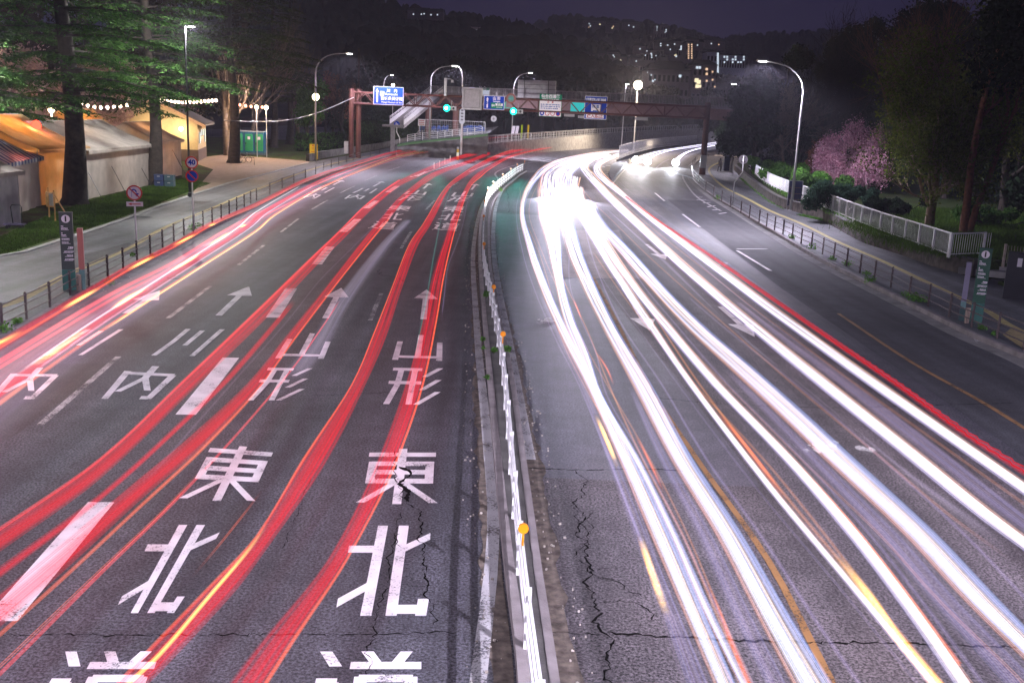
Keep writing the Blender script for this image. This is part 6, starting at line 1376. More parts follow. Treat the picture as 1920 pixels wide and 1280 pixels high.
M_ced_o = leafmat('cedar_needles_olive', [(.035, .05, .015), (.05, .075, .02), (.07, .1, .03)], .25)
cedar('largest cedar with a thick dark trunk left of the no U-turn sign', G(140, 383, .13), 24, 7.0, 6.2, 11, M_ced, .62, 1.0)
cedar('cedar whose trunk rises beside the blue crates', G(290, 347, .13), 25, 7.5, 7.2, 12, M_ced, .48, 1.0)
cedar('cedar in front of the green portable toilets', G(438, 306, .13), 27, 8.5, 9.5, 13, M_ced_o, .55, .9)
cedar('cedar reaching in from the left border, brightly lit', (-29.5, 49, .13), 22, 7.6, 5.6, 14, M_ced, .55, 1.0)
cedar('cedar far left behind the striped awning', (-37, 66, .13), 23, 8.0, 5, 15, M_ced, .5, .8)
cedar('dark conifer left of the curved street lamp', G(513, 277, .13), 26, 7.5, 8, 16, M_ced_o, .5, .8)
cedar('dark conifer with a flared pale trunk near the street lamp', G(543, 271, .13), 22, 6.0, 7, 17, M_ced_o, .6, .8)
# bare and blossoming trees behind the tents
def bare(label, loc, seed, h, r0, mt, levels=4, nb=(6, 5, 4), spread=.65, group='bare trees in the park', name='bare_tree', leaf=None, nleaf=0, lsize=.1, lsp=.2, hang=0, decay=.62, up=.12, scale=1, first=.35, rmin=.012, lean=(0, 0), droop=0.0):
    o = thing(name, label, 'tree', tuple(loc), 0, group); sg, tips = grow(seed, h, r0, levels, nb, spread, up=up, decay=decay, first=first, lean=lean, droop=droop)
    branchmesh(sg, 'trunk', mt, o, rmin=rmin)
    if leaf: leaves_at(tips, nleaf, lsp, lsize, leaf, 'crown', o, seed, hang)
    return o
M_sak = leafmat('cherry_blossom', [(.5, .33, .33), (.65, .45, .43), (.8, .62, .58)], .35)
for i, (x, y, s_, lb) in enumerate([(60, 300, 21, 'left of the big cedar trunk'), (190, 300, 22, 'between the two nearest cedar trunks'), (240, 290, 23, 'just left of the second cedar trunk'), (330, 285, 24, 'behind the small yellow building'), (20, 330, 25, 'at the left border behind the tents')]):
    bare('pale cherry tree in blossom, lit from below, ' + lb, G(x, y, .1), s_, 4.5, .3, M_bark_p, 4, (5, 5, 4), .8, 'cherry trees behind the tents', 'cherry_tree', M_sak, 16000, .16, .35, up=.1, decay=.72)
bare('pale trunked tree with upswept forks beside the toilets', G(427, 292, .13), 31, 6.5, .55, M_bark_p, 5, (6, 4, 3, 2), .5, decay=.68, up=.25, first=.2)
bare('bare brown tree left of the left street lamp', G(470, 283, .1), 32, 8, .35, M_bark_p, 5, (6, 5, 4, 2), .55, decay=.66)
bare('bare brown tree rising above the hedge', G(640, 268, .1), 33, 6, .28, M_bark, 5, (6, 5, 4, 2), .6, decay=.66)
M_rus = leafmat('russet_leaves', [(.12, .05, .03), (.2, .09, .06), (.28, .14, .1)], .3)
bare('rust coloured tree behind the left street lamp', G(610, 262, .1), 34, 5.5, .3, M_bark, 4, (6, 5, 4), .75, 'rust coloured trees', 'deciduous_tree', M_rus, 16000, .13, .3, decay=.7)
bare('rust coloured tree above the gantry cable', G(665, 255, .1), 35, 5.0, .3, M_bark, 4, (6, 5, 4), .75, 'rust coloured trees', 'deciduous_tree', M_rus, 14000, .13, .3, decay=.7)
bare('tall bare tree against the sky between cedars and lamp', G(560, 268, .1), 36, 11, .4, M_bark_p, 5, (7, 5, 4, 2), .55, decay=.64)
M_gl = leafmat('painted_lit_leaves', [(.04, .10, .02), (.07, .16, .03), (.12, .24, .05)], .35)  # lamp light put into a brighter leaf green
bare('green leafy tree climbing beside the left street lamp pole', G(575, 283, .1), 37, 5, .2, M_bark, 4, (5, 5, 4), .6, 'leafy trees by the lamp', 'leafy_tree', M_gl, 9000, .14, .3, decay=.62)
bare('darker leafy tree between the hedge and the gantry column', G(690, 262, .1), 38, 4.2, .22, M_bark, 4, (6, 5, 4), .7, 'leafy trees by the lamp', 'leafy_tree', M_dkleaf, 22000, .2, .45, decay=.72)
bare('dark leafy tree screening the stair landing', G(715, 258, .1), 39, 3.4, .22, M_bark, 4, (6, 5, 4), .7, 'leafy trees by the lamp', 'leafy_tree', M_dkleaf, 20000, .2, .45, decay=.75)
bare('dark leafy tree behind the hedge and left of the stairs', G(625, 262, .1), 40, 3.8, .22, M_bark, 4, (6, 5, 4), .7, 'leafy trees by the lamp', 'leafy_tree', M_dkleaf, 20000, .2, .45, decay=.75)
M_bg = leafmat('dim_wood', [(.03, .022, .014), (.05, .035, .02), (.06, .05, .025)])
def blobtree(label, x, y, z, h, r, n, mt, sz, seed, group, name='evergreen_tree', base=.3, Y=None, trunk=.3):
    p = G(x, y, z) if Y is None else Vector((PY(x, y, Y).x, Y, z)); o = thing(name, label, 'tree', tuple(p), 0, group); rr = random.Random(seed); cs = []
    for k in range(22):
        t = rr.random(); rad = r * math.sin(PI * (.12 + .8 * t)) ** .7 * rr.uniform(.3, .85); a = rr.random() * 6.28; cs.append((rad * math.cos(a), rad * math.sin(a), h * (base + (1 - base) * t) - .1 * r, r * rr.uniform(.22, .42)))
    leafcloud(cs, sz, n, mt, 'crown', o, seed=seed, jit=.6)
    mb = MB(); mb.tube([(0, 0, 0), (0, 0, h * .5), (.3, 0, h * .9)], [trunk, trunk * .7, .05], 8)
    for c in cs: mb.tube([(0, 0, max(.5, c[2] - r * .5)), (c[0] * .6, c[1] * .6, c[2] - .1), (c[0], c[1], c[2])], [.09, .05, .02], 4)
    mb.build('trunk', M_bark, o); return o
for i, (x, h, r, lb) in enumerate([(-40, 26, 8, 'leftmost'), (60, 28, 9, 'second'), (170, 27, 9, 'third'), (280, 26, 8, 'fourth'), (380, 24, 8, 'rightmost')]):
    blobtree('tall dim woodland tree behind the cherry trees, %s of five' % lb, x, 250, 0, h, r, 14000, M_bg, .3, 140 + i, 'woodland trees behind the left park', 'deciduous_tree', base=.2, Y=125, trunk=.35)
# string lights
M_bulb = emit('festoon_bulb', (1, .72, .55), 16); M_redb = emit('red_lantern', (1, .06, .03), 5)
def bulbs(pts, nb, label, group, mt=M_bulb, r=.14):
    P = cr_spline([PY(*p) for p in pts], 8); st = sum((a - b).length for a, b in zip(P, P[1:])) / nb; Q = resample(P, st); o = thing('string_light', label, 'string lights', tuple(P[0]), 0, group)
    MB().tube(P, .015, 4).build('wire', M_black, o, world=True); me_ = None
    for i, p in enumerate(Q):
        if me_ is None: q = MB().sphere((0, 0, 0), r, 8, 5, 1.15).build('bulb', mt, o, smooth=True); me_ = q.data
        else: q = bpy.data.objects.new('bulb', me_); C.objects.link(q); q.parent = o
        q.location = p - o.location
    c = P[len(P) // 2]; ld = bpy.data.lights.new('string_glow', 'POINT'); ld.energy = 1200; ld.color = (1, .66, .45); ld.shadow_soft_size = 1.2; lo = bpy.data.objects.new('string_glow', ld); C.objects.link(lo); lo.parent = o; lo.location = c - o.location + Vector((0, -.5, -.4))
bulbs([(300, 189, 100), (350, 192, 100), (412, 188, 100)], 16, 'dense row of warm bulbs above the yellow building', 'string lights in the park')
bulbs([(10, 206, 84), (60, 204, 84), (110, 204, 84)], 8, 'sparse warm bulbs at the far left among the blossoms', 'string lights in the park', r=.2)
bulbs([(140, 192, 90), (190, 202, 90), (250, 196, 90)], 9, 'warm bulbs between the two nearest cedar trunks', 'string lights in the park')
bulbs([(450, 197, 115), (480, 201, 115), (502, 201, 115)], 5, 'red and white bulbs over the portable toilets', 'string lights in the park', emit('mixed_bulb', (1, .35, .2), 8))
q = PY(68, 236, 62); t_ = tag(MB().sphere((0, 0, 0), .28, 12, 8, 1.2).build('paper_lantern', M_redb, smooth=True), 'glowing red paper lantern at the far left', 'lantern'); t_.location = q
ld = bpy.data.lights.new('lantern_glow', 'POINT'); ld.energy = 260; ld.color = (1, .15, .08); ld.shadow_soft_size = .3; lo = bpy.data.objects.new('lantern_glow', ld); C.objects.link(lo); lo.location = q + Vector((0, -.5, 0))
def globe(px, py, Y, zb, label, e=900, r=.22, col=(1, .72, .45)):
    q = PY(px, py, Y); o = thing('globe_lamp', label, 'lamp', (q.x, q.y, zb), 0, 'warm globe lamps'); MB().tube([(0, 0, 0), (0, 0, q.z - zb)], .05, 8).build('pole', M_galv, o); MB().sphere((0, 0, q.z - zb), r, 12, 8).build('lit_globe', emit('globe_core', (1, .78, .5), 16), o, smooth=True)
    ld = bpy.data.lights.new('globe_light', 'POINT'); ld.energy = e; ld.color = col; ld.shadow_soft_size = .25; lo = bpy.data.objects.new('globe_light', ld); C.objects.link(lo); lo.parent = o; lo.location = (0, -.3, q.z - zb)
globe(592, 182, 117, .1, 'bright warm globe lamp just left of the left street lamp pole', 3600, .4)
globe(481, 201, 118, .1, 'warm globe lamp over the left toilets', 900)
globe(499, 202, 120, .1, 'warm globe lamp on a pale pole right of the toilets', 900, .25)
globe(96, 206, 75, .1, 'warm star like lamp left of the big cedar trunk', 900, .22)
globe(778, 136, 300, 5, 'distant white lamp high above the stairs', 1500, .9, (.9, .95, 1))
globe(737, 160, 200, 2, 'small white lamp on top of the large blue sign', 500, .3, (.9, .95, 1))
# bicycles with blue covers and mesh fence under the bridge
M_tarp = mat('blue_tarp', (.01, .07, .32), .5, var=.3)
M_tyre = mat('tyre', (.01, .01, .01), .8)
def bicycle(label=None, group=None):
    o = thing('bicycle', label or '', 'bicycle', (0, 0, 0), 0, group); mb = MB()
    for x_, nm in ((-.5, 'wheel'), (.5, 'wheel')):
        w_ = MB().ring((x_, .33), .29, .33, -.02, .02, 16).build(nm, M_tyre, o)
    mb.tube([(-.5, 0, .33), (-.15, 0, .8), (.35, 0, .85), (.5, 0, .33)], .025, 6).tube([(-.15, 0, .8), (0, 0, .3), (.35, 0, .85)], .025, 6).tube([(-.5, 0, .33), (0, 0, .3)], .02, 6).build('frame', M_galv, o)
    MB().tube([(.35, 0, .85), (.3, 0, 1.02), (.3, -.25, 1.05)], .018, 5).tube([(.3, 0, 1.02), (.3, .25, 1.05)], .018, 5).build('handlebar', M_galv, o); MB().box((-.2, 0, .9), (.26, .13, .06)).build('saddle', M_black, o); MB().box((.58, 0, .85), (.26, .28, .2)).build('basket', M_conc_d, o); return o
bk = bicycle('bicycle leaning by the foot of the third cedar, left one of two', 'parked bicycles by the cedar'); bk.location = g(446, 306); bk.rotation_euler = (0, 0, .3)
dup(bk, tuple(g(458, 305)), .5, 'bicycle leaning by the third cedar, right one of two')
bs = thing('bicycle_stand', 'thin dark bicycle stand hoop right of the third cedar', 'stand', tuple(g(455, 309))); MB().tube([(-1.2, 0, 0), (-1.2, 0, .75), (1.2, 0, .75), (1.2, 0, 0)], .03, 6).build('hoop', M_black, bs)
for i in range(10):
    px = [787, 793, 800, 806, 812, 818, 828, 838, 848, 858][i]; p = PY(px, 249, 168); q = dup(bk, (p.x, p.y, p.z - .45), .6 + rnd.uniform(-.4, .4), None, group='bicycles parked under the bridge')
    q['label'] = 'bicycle under the bridge, %s in the row from the left' % ['first', 'second', 'third', 'fourth', 'fifth', 'sixth', 'seventh', 'eighth', 'ninth', 'tenth'][i]
for i, (x0, x1) in enumerate(((786, 800), (802, 816), (818, 840), (866, 908))):
    a = PY(x0, 250, 170); b = PY(x1, 249, 170); o = thing('blue_cover', 'crumpled blue tarpaulin under the footbridge, %s from the left' % ['first', 'second', 'third', 'fourth and longest'][i], 'tarpaulin', tuple(a)); n = 12; rr = random.Random(i); vs = []
    for j in range(4):
        for k in range(n + 1): p = a + (b - a) * (k / n) + Vector((0, j * .5 - .2, .1 + (1.0 if j in (1, 2) else .15) * rr.uniform(.7, 1.2))) ; vs.append(p - a)
    MB().add(vs, [(j * (n + 1) + k, j * (n + 1) + k + 1, (j + 1) * (n + 1) + k + 1, (j + 1) * (n + 1) + k) for j in range(3) for k in range(n)]).build('cover', M_tarp, o)
o = thing('mesh_fence', 'tall grey mesh fence around the bicycles under the bridge', 'fence', tuple(PY(790, 256, 160))); mb = MB(); mg = MB()
cs = [PY(x, 250, 163) for x in (786, 806, 826, 847, 868, 889, 909)]; cs = [Vector((p.x, p.y, cs[0].z)) for p in cs]
for a, b in zip(cs, cs[1:]):
    mb.bar(a, a + Vector((0, 0, 2.2)), .08).bar(b, b + Vector((0, 0, 2.2)), .08).bar(a + Vector((0, 0, 2.2)), b + Vector((0, 0, 2.2)), .06)
    k = 0
    while k < (b - a).length: q_ = a + (b - a).normalized() * k; mb.bar(q_, q_ + Vector((0, 0, 2.2)), .018); k += .3
    for z_ in (.4, .8, 1.2, 1.6): mb.bar(a + Vector((0, 0, z_)), b + Vector((0, 0, z_)), .018)
mb.build('fence_frame', M_galv, o, world=True)
wf = [PY(x, y, 152) for x, y in [(764, 266), (778, 264), (792, 262), (806, 261), (820, 260), (834, 258), (848, 256), (862, 255), (876, 254), (890, 253), (904, 251)]]
railing('white_railing', 'white railing with wavy infill in front of the bridge piers', 'railing', wf, 1.0, (1.0, .75, .45, .2), .05, .03, M_white, square=True)
up_ = [PY(x, y, 151) for x, y in [(745, 270), (764, 267), (800, 263), (840, 259), (880, 255), (915, 251)]]; lo_ = [PY(x, y, 141) for x, y in [(745, 275), (764, 272), (800, 267), (840, 263), (880, 259), (915, 255)]]; bk_ = [p + Vector((0, 70, .2)) for p in up_]
S(MB().strip(up_, bk_).build('pavement', M_walk)); S(MB().strip(lo_, [Vector((p.x, p.y - 1.5, 0)) for p in lo_]).build('verge_wall', M_conc_d)); S(MB().strip(up_, lo_).build('grass_verge', mat('verge_green', (.05, .16, .03), 1, var=.4, scale=.8)))
# kerbside weeds
M_weed = leafmat('weed_leaves', [(.08, .2, .03), (.14, .32, .06), (.2, .45, .1)], .4)
def weed(p, n, r, h, label, group='weeds at the kerbs'):
    o = thing('weed', label, 'weed', tuple(p), 0, group); leafcloud([(0, 0, h * .5, r)], .05, n, M_weed, 'leaves', o, seed=int(abs(p[0]) * 97) % 1000); MB().tube([(0, 0, 0), (0, 0, h)], .008, 4).build('stem', M_bush, o); return o
for i, (x, y, n, r, h, lb) in enumerate([(912, 560, 160, .12, .35, 'tall weed at the median kerb beside an orange disc'), (951, 660, 120, .1, .2, 'green weed right of the median fence'), (905, 640, 50, .07, .15, 'small weed left of the median, lower'), (926, 662, 80, .08, .2, 'weed in the median joint'), (906, 655, 30, .05, .1, 'tiny weed at the left median kerb'), (913, 712, 40, .06, .15, 'little weed by the kerb below the others'), (939, 360, 90, .25, .4, 'weed clump where the median fence bends')]):
    weed(G(x, y, .16), n, r, h, lb)
wd = [(8, 622, .3), (32, 605, .15), (205, 530, .18), (250, 480, .15), (285, 482, .12), (360, 430, .25), (372, 424, .2), (1630, 470 + 57, .3), (1625, 514, .2), (1590, 497, .3), (1714, 562, .3), (1722, 565, .3), (1732, 566, .22), (1840, 617, .15), (1865, 628, .12), (1484, 447, .25), (1522, 466, .3), (1560, 487, .2), (1345, 372, .3), (1700, 556, .25)]
for i, (x, y, r) in enumerate(wd):
    s_ = 'left' if x < 900 else 'right'; k = i + 1
    k = sorted([q for q in wd if (q[0] < 900) == (x < 900)], key=lambda q: -q[1]).index((x, y, r))
    o = weed(G(x, y, .16), int(40 + 250 * r), r, r * .5, 'low green weed tuft under the %s kerb railing, %s up the road' % (s_, ['nearest', 'second', 'third', 'fourth', 'fifth', 'sixth', 'seventh', 'eighth', 'ninth', 'tenth', 'eleventh', 'twelfth', 'farthest'][k]), 'weed tufts along the %s railing' % s_)
# short lawn tufts
M_gr = leafmat('grass_blades', [(.04, .06, .012), (.06, .12, .02), (.1, .18, .03)], .3)
def grass(name, poly_px, n, h, z, seed, mt=M_gr):
    g_ = np.random.default_rng(seed); P = [G(x, y, z) for x, y in poly_px]; xs = [p.x for p in P]; ys_ = [p.y for p in P]; out = []
    def inside(x, y):
        c = False
        for i in range(len(P)):
            a, b = P[i], P[i - 1]
            if (a.y > y) != (b.y > y) and x < (b.x - a.x) * (y - a.y) / (b.y - a.y) + a.x: c = not c
        return c
    while len(out) < n:
        x, y = g_.uniform(min(xs), max(xs)), g_.uniform(min(ys_), max(ys_))
        if inside(x, y): out.append((x, y))
    p = np.array([(x, y, z) for x, y in out]); a = g_.random(n) * 6.28; w_ = np.stack([np.cos(a), np.sin(a), a * 0], 1) * .02; t_ = g_.normal(size=(n, 3)) * h * .4; t_[:, 2] = h * g_.uniform(.5, 1.3, n)
    o_ = npmesh(name, np.stack([p - w_, p + w_, p + t_], 1), 3, mt); tag(o_, kind='stuff'); return o_
grass('grass', [(0, 480), (100, 448), (200, 418), (325, 371), (395, 345), (340, 335), (160, 378), (40, 425), (0, 445)], 45000, .09, .13, 5)

# ================================================================ RIGHT PARK
ZP = .85
wb = [p for p in cr_spline([Vector((21.0, 45.5, 0))] + GL([(1760, 503), (1703, 482), (1612, 452), (1534, 409), (1470, 391), (1437, 373), (1406, 348), (1388, 331), (1376, 316)], .15) + [Vector((33, 150, 0)), Vector((46, 170, 0))], 4)]
o = thing('stone_wall', 'low rough stone retaining wall along the right footway', 'wall', tuple(wb[0]))
M_stone = mat('rough_stone', (.10, .085, .075), .95, var=.6, scale=2.5, bump=1.0, bscale=6)
MB().slab(wb, offset(wb, .32), .1, ZP).build('wall_body', M_stone, o, world=True)
MB().slab(offset(wb, -.04), offset(wb, .36), ZP, ZP + .05).build('coping', M_conc_d, o, world=True)
S(MB().slab(offset(wb, .3), [p + Vector((120, -3, 0)) for p in wb], -.1, ZP - .02).build('park_ground', M_park))
S(MB().box((60, 24, .05), (77, 40, .2)).build('park_ground', M_park))
p = G(1765, 503, .15); e_ = G(1838, 506, .15)
tag(MB().slab([p - p, (e_ - p)], [Vector((.1, .45, 0)), (e_ - p) + Vector((.1, .45, 0))], .0, .66).build('end_wall', M_conc), 'pale concrete end wall below the white fence corner', 'wall').location = p
# white fence
def barfence(label, pts, h, gap, mt, posts=2.0, name='white_fence'):
    o = thing(name, label, 'fence', tuple(pts[0])); Q = resample(pts, posts); mb = MB(); mr = MB(); pm = None
    for q_ in Q:
        if pm is None: w_ = MB().box((0, 0, h / 2), (.09, .09, h)).build('post', mt, o); pm = w_.data
        else: w_ = bpy.data.objects.new('post', pm); C.objects.link(w_); w_.parent = o
        w_.location = q_ - o.location
    Z_ = Vector((0, 0, 1))
    for a, b in zip(Q, Q[1:]): mr.bar(a + Z_ * (h - .04), b + Z_ * (h - .04), .06); mr.bar(a + Z_ * .16, b + Z_ * .16, .045)
    for q_ in resample(pts, gap): mb.tube([q_ + Z_ * .16, q_ + Z_ * (h - .05)], .010, 5, cap=False)
    mr.build('rail', mt, o, world=True); mb.build('bars', mt, o, world=True); return o
fp = cr_spline([G(x, y, ZP) for x, y in [(1777, 482), (1720, 461), (1642, 433), (1552, 395), (1500, 374), (1450, 352), (1425, 335), (1404, 316)]], 4)
barfence('long white bar fence on top of the stone wall', fp, 1.15, .14, M_white)
barfence('short white bar fence panel at the corner above the steps', [G(1779, 483, ZP), G(1853, 480, ZP)], 1.15, .16, M_white, posts=2.3)
barfence('rusty pale fence end behind the black stone', [G(1880, 500, ZP), G(1925, 505, ZP)], 1.0, .12, mat('rusty_white', (.4, .33, .28), .7, var=.4))
# bushes behind the fence
def bush(label, x, y, z, w_, h, n, mt, sz=.12, seed=1, group='bushes behind the right fence', d=1.6):
    o = thing('bush', label, 'bush', tuple(G(x, y, z)), 0, group); rr = random.Random(seed); cs = [(rr.uniform(-w_ / 2, w_ / 2), rr.uniform(0, d), rr.uniform(.2, h * .75), rr.uniform(.35, .6) * h * .6) for k in range(10)]
    leafcloud(cs, sz, n, mt, 'foliage', o, seed=seed); mb = MB(); 
    for c in cs: mb.tube([(c[0] * .3, .5, 0), (c[0], c[1], c[2])], .03, 4)
    mb.build('stem', M_bark, o); return o
M_bb = leafmat('bright_bush_leaves', [(.05, .13, .02), (.1, .25, .04), (.16, .36, .07)], .35)
M_teal = leafmat('blue_green_leaves', [(.03, .06, .04), (.05, .1, .07), (.07, .14, .09)], .3)
bush('bright green bush at the far end of the white fence', 1440, 328, ZP, 4, 2.2, 6000, M_bb, .14, 1)
bush('bright green bush left of the navy board', 1472, 345, ZP, 4.5, 2.4, 8000, M_bb, .13, 2)
bush('yellow green bush just right of the lamp pole', 1520, 362, ZP, 4.5, 2.2, 8000, M_bb, .12, 3)
bush('mid green bush behind the fence right of the lamp', 1550, 372, ZP, 4, 2.0, 7000, M_bush, .12, 4)
bush('blue green leafy bush hanging over the fence', 1572, 398, ZP, 3.6, 2.1, 9000, M_teal, .10, 5)
bush('dark shrub below the blossoming cherry', 1610, 395, ZP, 4, 1.8, 7000, M_teal, .12, 6)
bush('low dark shrub left of the pale forked trunk', 1680, 405, ZP, 4, 1.6, 5000, M_dkleaf, .12, 7)
bush('low dark shrub at the right border behind the red pine', 1880, 425, ZP, 5, 1.8, 5000, M_bush, .12, 8)
# grass strips
S2 = tag
def gstrip(pts, n, h, seed, z, mt=M_gr, wpx=.4):
    P = resample(cr_spline([G(x, y, z) for x, y in pts], 4), .1); g_ = np.random.default_rng(seed); idx = g_.integers(0, len(P), n); p = np.array([tuple(P[i]) for i in idx]) + g_.normal(size=(n, 3)) * np.array([wpx, wpx, 0]); a = g_.random(n) * 6.28
    w_ = np.stack([np.cos(a), np.sin(a), a * 0], 1) * .015; t_ = g_.normal(size=(n, 3)) * h * .4; t_[:, 2] = h * g_.uniform(.4, 1.3, n); tag(npmesh('grass', np.stack([p - w_, p + w_, p + t_], 1), 3, mt), kind='stuff')
gstrip([(1415, 318), (1470, 358), (1530, 385), (1600, 412)], 7000, .25, 1, ZP, M_weed, .35)
gstrip([(1620, 422), (1700, 450), (1775, 476), (1860, 474)], 9000, .3, 2, ZP, M_gr, .9)
gstrip([(1388, 334), (1440, 376), (1470, 393)], 1200, .12, 3, .16, M_weed, .1)
gstrip([(1500, 404), (1540, 413)], 800, .15, 4, .16, M_weed, .1)
grass('grass', [(1790, 478), (1990, 500), (1990, 400), (1700, 390), (1640, 400)], 30000, .22, ZP, 7)
# trees on the right
M_wil = leafmat('spring_leaves', [(.06, .08, .015), (.10, .13, .025), (.15, .18, .04)], .4)
M_pink = leafmat('pink_blossom', [(.5, .2, .32), (.7, .36, .5), (.88, .6, .7)], .35)
M_pine = leafmat('pine_needles', [(.008, .014, .008), (.014, .022, .012), (.02, .03, .016)], .15)
bare('spreading tree in fresh yellow green leaf with a pale forked trunk', G(1742, 424, ZP), 51, 4.6, .30, mat('tan_bark', (.17, .11, .075), .9, var=.3, scale=4, bump=.8, bscale=10), 5, (7, 5, 4, 3), .78, 'trees behind the right fence', 'leafy_tree', M_wil, 34000, .085, .30, decay=.77, up=.10, first=.12)
bare('second fresh green tree behind, filling the right border', G(1880, 400, ZP), 52, 6.5, .35, M_bark, 5, (7, 5, 4, 3), .68, 'trees behind the right fence', 'leafy_tree', M_wil, 24000, .11, .45, decay=.74, up=.16)
bare('reddish bare trunk with a kink beside the pale forked trunk', G(1805, 438, ZP), 53, 9.5, .24, M_bark_r, 4, (4, 4, 4), .6, 'trees behind the right fence', 'pine_tree', M_pine, 9000, .16, .4, decay=.5, lean=(.0, .1), first=.6)
bare('slanting reddish trunk leaning to the right edge', G(1817, 436, ZP), 54, 7.5, .20, M_bark_r, 4, (4, 4, 3), .6, 'trees behind the right fence', 'pine_tree', None, 0, decay=.5, lean=(.35, .2), first=.5)
bare('weeping cherry covered in pink blossom', G(1552, 350, ZP), 55, 3.6, .26, M_bark, 4, (8, 6, 5), .95, 'flowering trees', 'cherry_tree', M_pink, 42000, .085, .22, hang=1.4, decay=.68, up=.02, first=.45, droop=.25)
bare('small pink blossom branches low behind the weeping cherry', G(1625, 362, ZP), 56, 2.2, .12, M_bark, 4, (6, 5, 4), .9, 'flowering trees', 'cherry_tree', M_pink, 7000, .085, .22, hang=.8, decay=.7, up=.05, first=.3)
bare('small rust red shrub tree left of the pink cherry', G(1525, 345, ZP), 57, 2.0, .12, M_bark, 4, (6, 5, 4), .8, 'flowering trees', 'deciduous_tree', M_rus, 9000, .09, .22, decay=.7, up=.1, first=.3)
bare('bare tree with pale fine twigs spreading beside the right street lamp', G(1468, 318, ZP), 58, 5.0, .2, M_bark_p, 6, (7, 5, 4, 3, 2), .75, 'bare trees in the right wood', decay=.74, up=.02, rmin=.016)
bare('tall bare tree above the street lamp arm', G(1540, 318, ZP), 59, 9, .28, M_bark, 5, (8, 6, 5, 3), .6, 'bare trees in the right wood', decay=.7, rmin=.016)
bare('tall bare tree behind the pink cherry', G(1600, 322, ZP), 60, 9, .3, M_bark, 5, (8, 6, 5, 3), .6, 'bare trees in the right wood', decay=.7, rmin=.016)
bare('tall bare tree between the pink cherry and the fresh green tree', G(1670, 335, ZP), 61, 10, .3, M_bark_r, 5, (8, 6, 5, 3), .6, 'bare trees in the right wood', decay=.7, rmin=.016)
E2 = 'dark evergreens behind the right footway'
blobtree('large dark evergreen overhanging the footway by the gantry column', 1412, 313, .2, 11, 4.6, 30000, M_dkleaf, .2, 61, E2, base=.15, Y=118)
blobtree('dark evergreen left of it, headlight glow painted into its leaves', 1372, 302, .2, 8, 3.6, 16000, leafmat('painted_lit_evergreen', [(.03, .05, .03), (.06, .1, .06), (.1, .15, .1)]), .18, 62, E2)  # paler leaf colour stands for headlight glow on the crown
blobtree('dark rounded evergreen behind the tip of the lamp arm', 1425, 306, .2, 14, 5.0, 22000, M_pine, .24, 63, E2)
blobtree('tall pointed evergreen with a ragged top left of the wood', 1460, 297, .2, 21, 5.5, 26000, M_pine, .26, 64, E2, base=.4)
for i, (x, y, h, r) in enumerate([(1560, 300, 22, 7), (1620, 302, 27, 9), (1690, 305, 28, 9), (1760, 310, 32, 10), (1850, 320, 30, 10), (1940, 330, 30, 10), (1510, 295, 16, 6)]):
    blobtree('very dark tall pine of the wood on the right, number %s from the left' % ['second', 'third', 'fourth', 'fifth', 'sixth', 'seventh', 'first'][i], x, y, .2, h, r, 26000, M_pine, .34, 70 + i, 'dark pines of the right wood', 'pine_tree', base=.25)
blobtree('dark undergrowth trees behind the pale forked trunk', 1770, 372, ZP, 6, 4.5, 14000, M_dkleaf, .2, 80, 'undergrowth of the right wood')
blobtree('dark undergrowth trees behind the pink cherry trunk', 1640, 345, ZP, 6, 5, 14000, M_dkleaf, .2, 81, 'undergrowth of the right wood')
blobtree('dark undergrowth tree at the right border', 1930, 400, ZP, 7, 4.5, 14000, M_dkleaf, .2, 82, 'undergrowth of the right wood')
blobtree('dark undergrowth tree behind the bare lamp side tree', 1500, 318, ZP, 6, 4.5, 14000, M_dkleaf, .2, 83, 'undergrowth of the right wood')
# things near the far end of the right footway
q = G(1361, 321, .16); o = thing('cabinet', 'dark blue utility cabinet on the right footway', 'cabinet', tuple(q)); MB().box((0, 0, 1.05), (.75, .7, 2.0)).build('body', mat('navy_steel', (.015, .02, .08), .4), o); MB().box((0, 0, 2.1), (.85, .8, .1)).build('lid', M_black, o); MB().box((0, -.36, 1.1), (.6, .02, 1.6)).build('door', mat('navy_steel2', (.02, .03, .1), .4), o)
q = G(1370, 323, .16); o = thing('utility_pole', 'pale pole with a flared foot beside the blue cabinet', 'pole', tuple(q)); MB().tube([(0, 0, 0), (0, 0, .4), (.1, 0, 3.2)], [.3, .13, .12], 10).build('pole', M_conc, o)
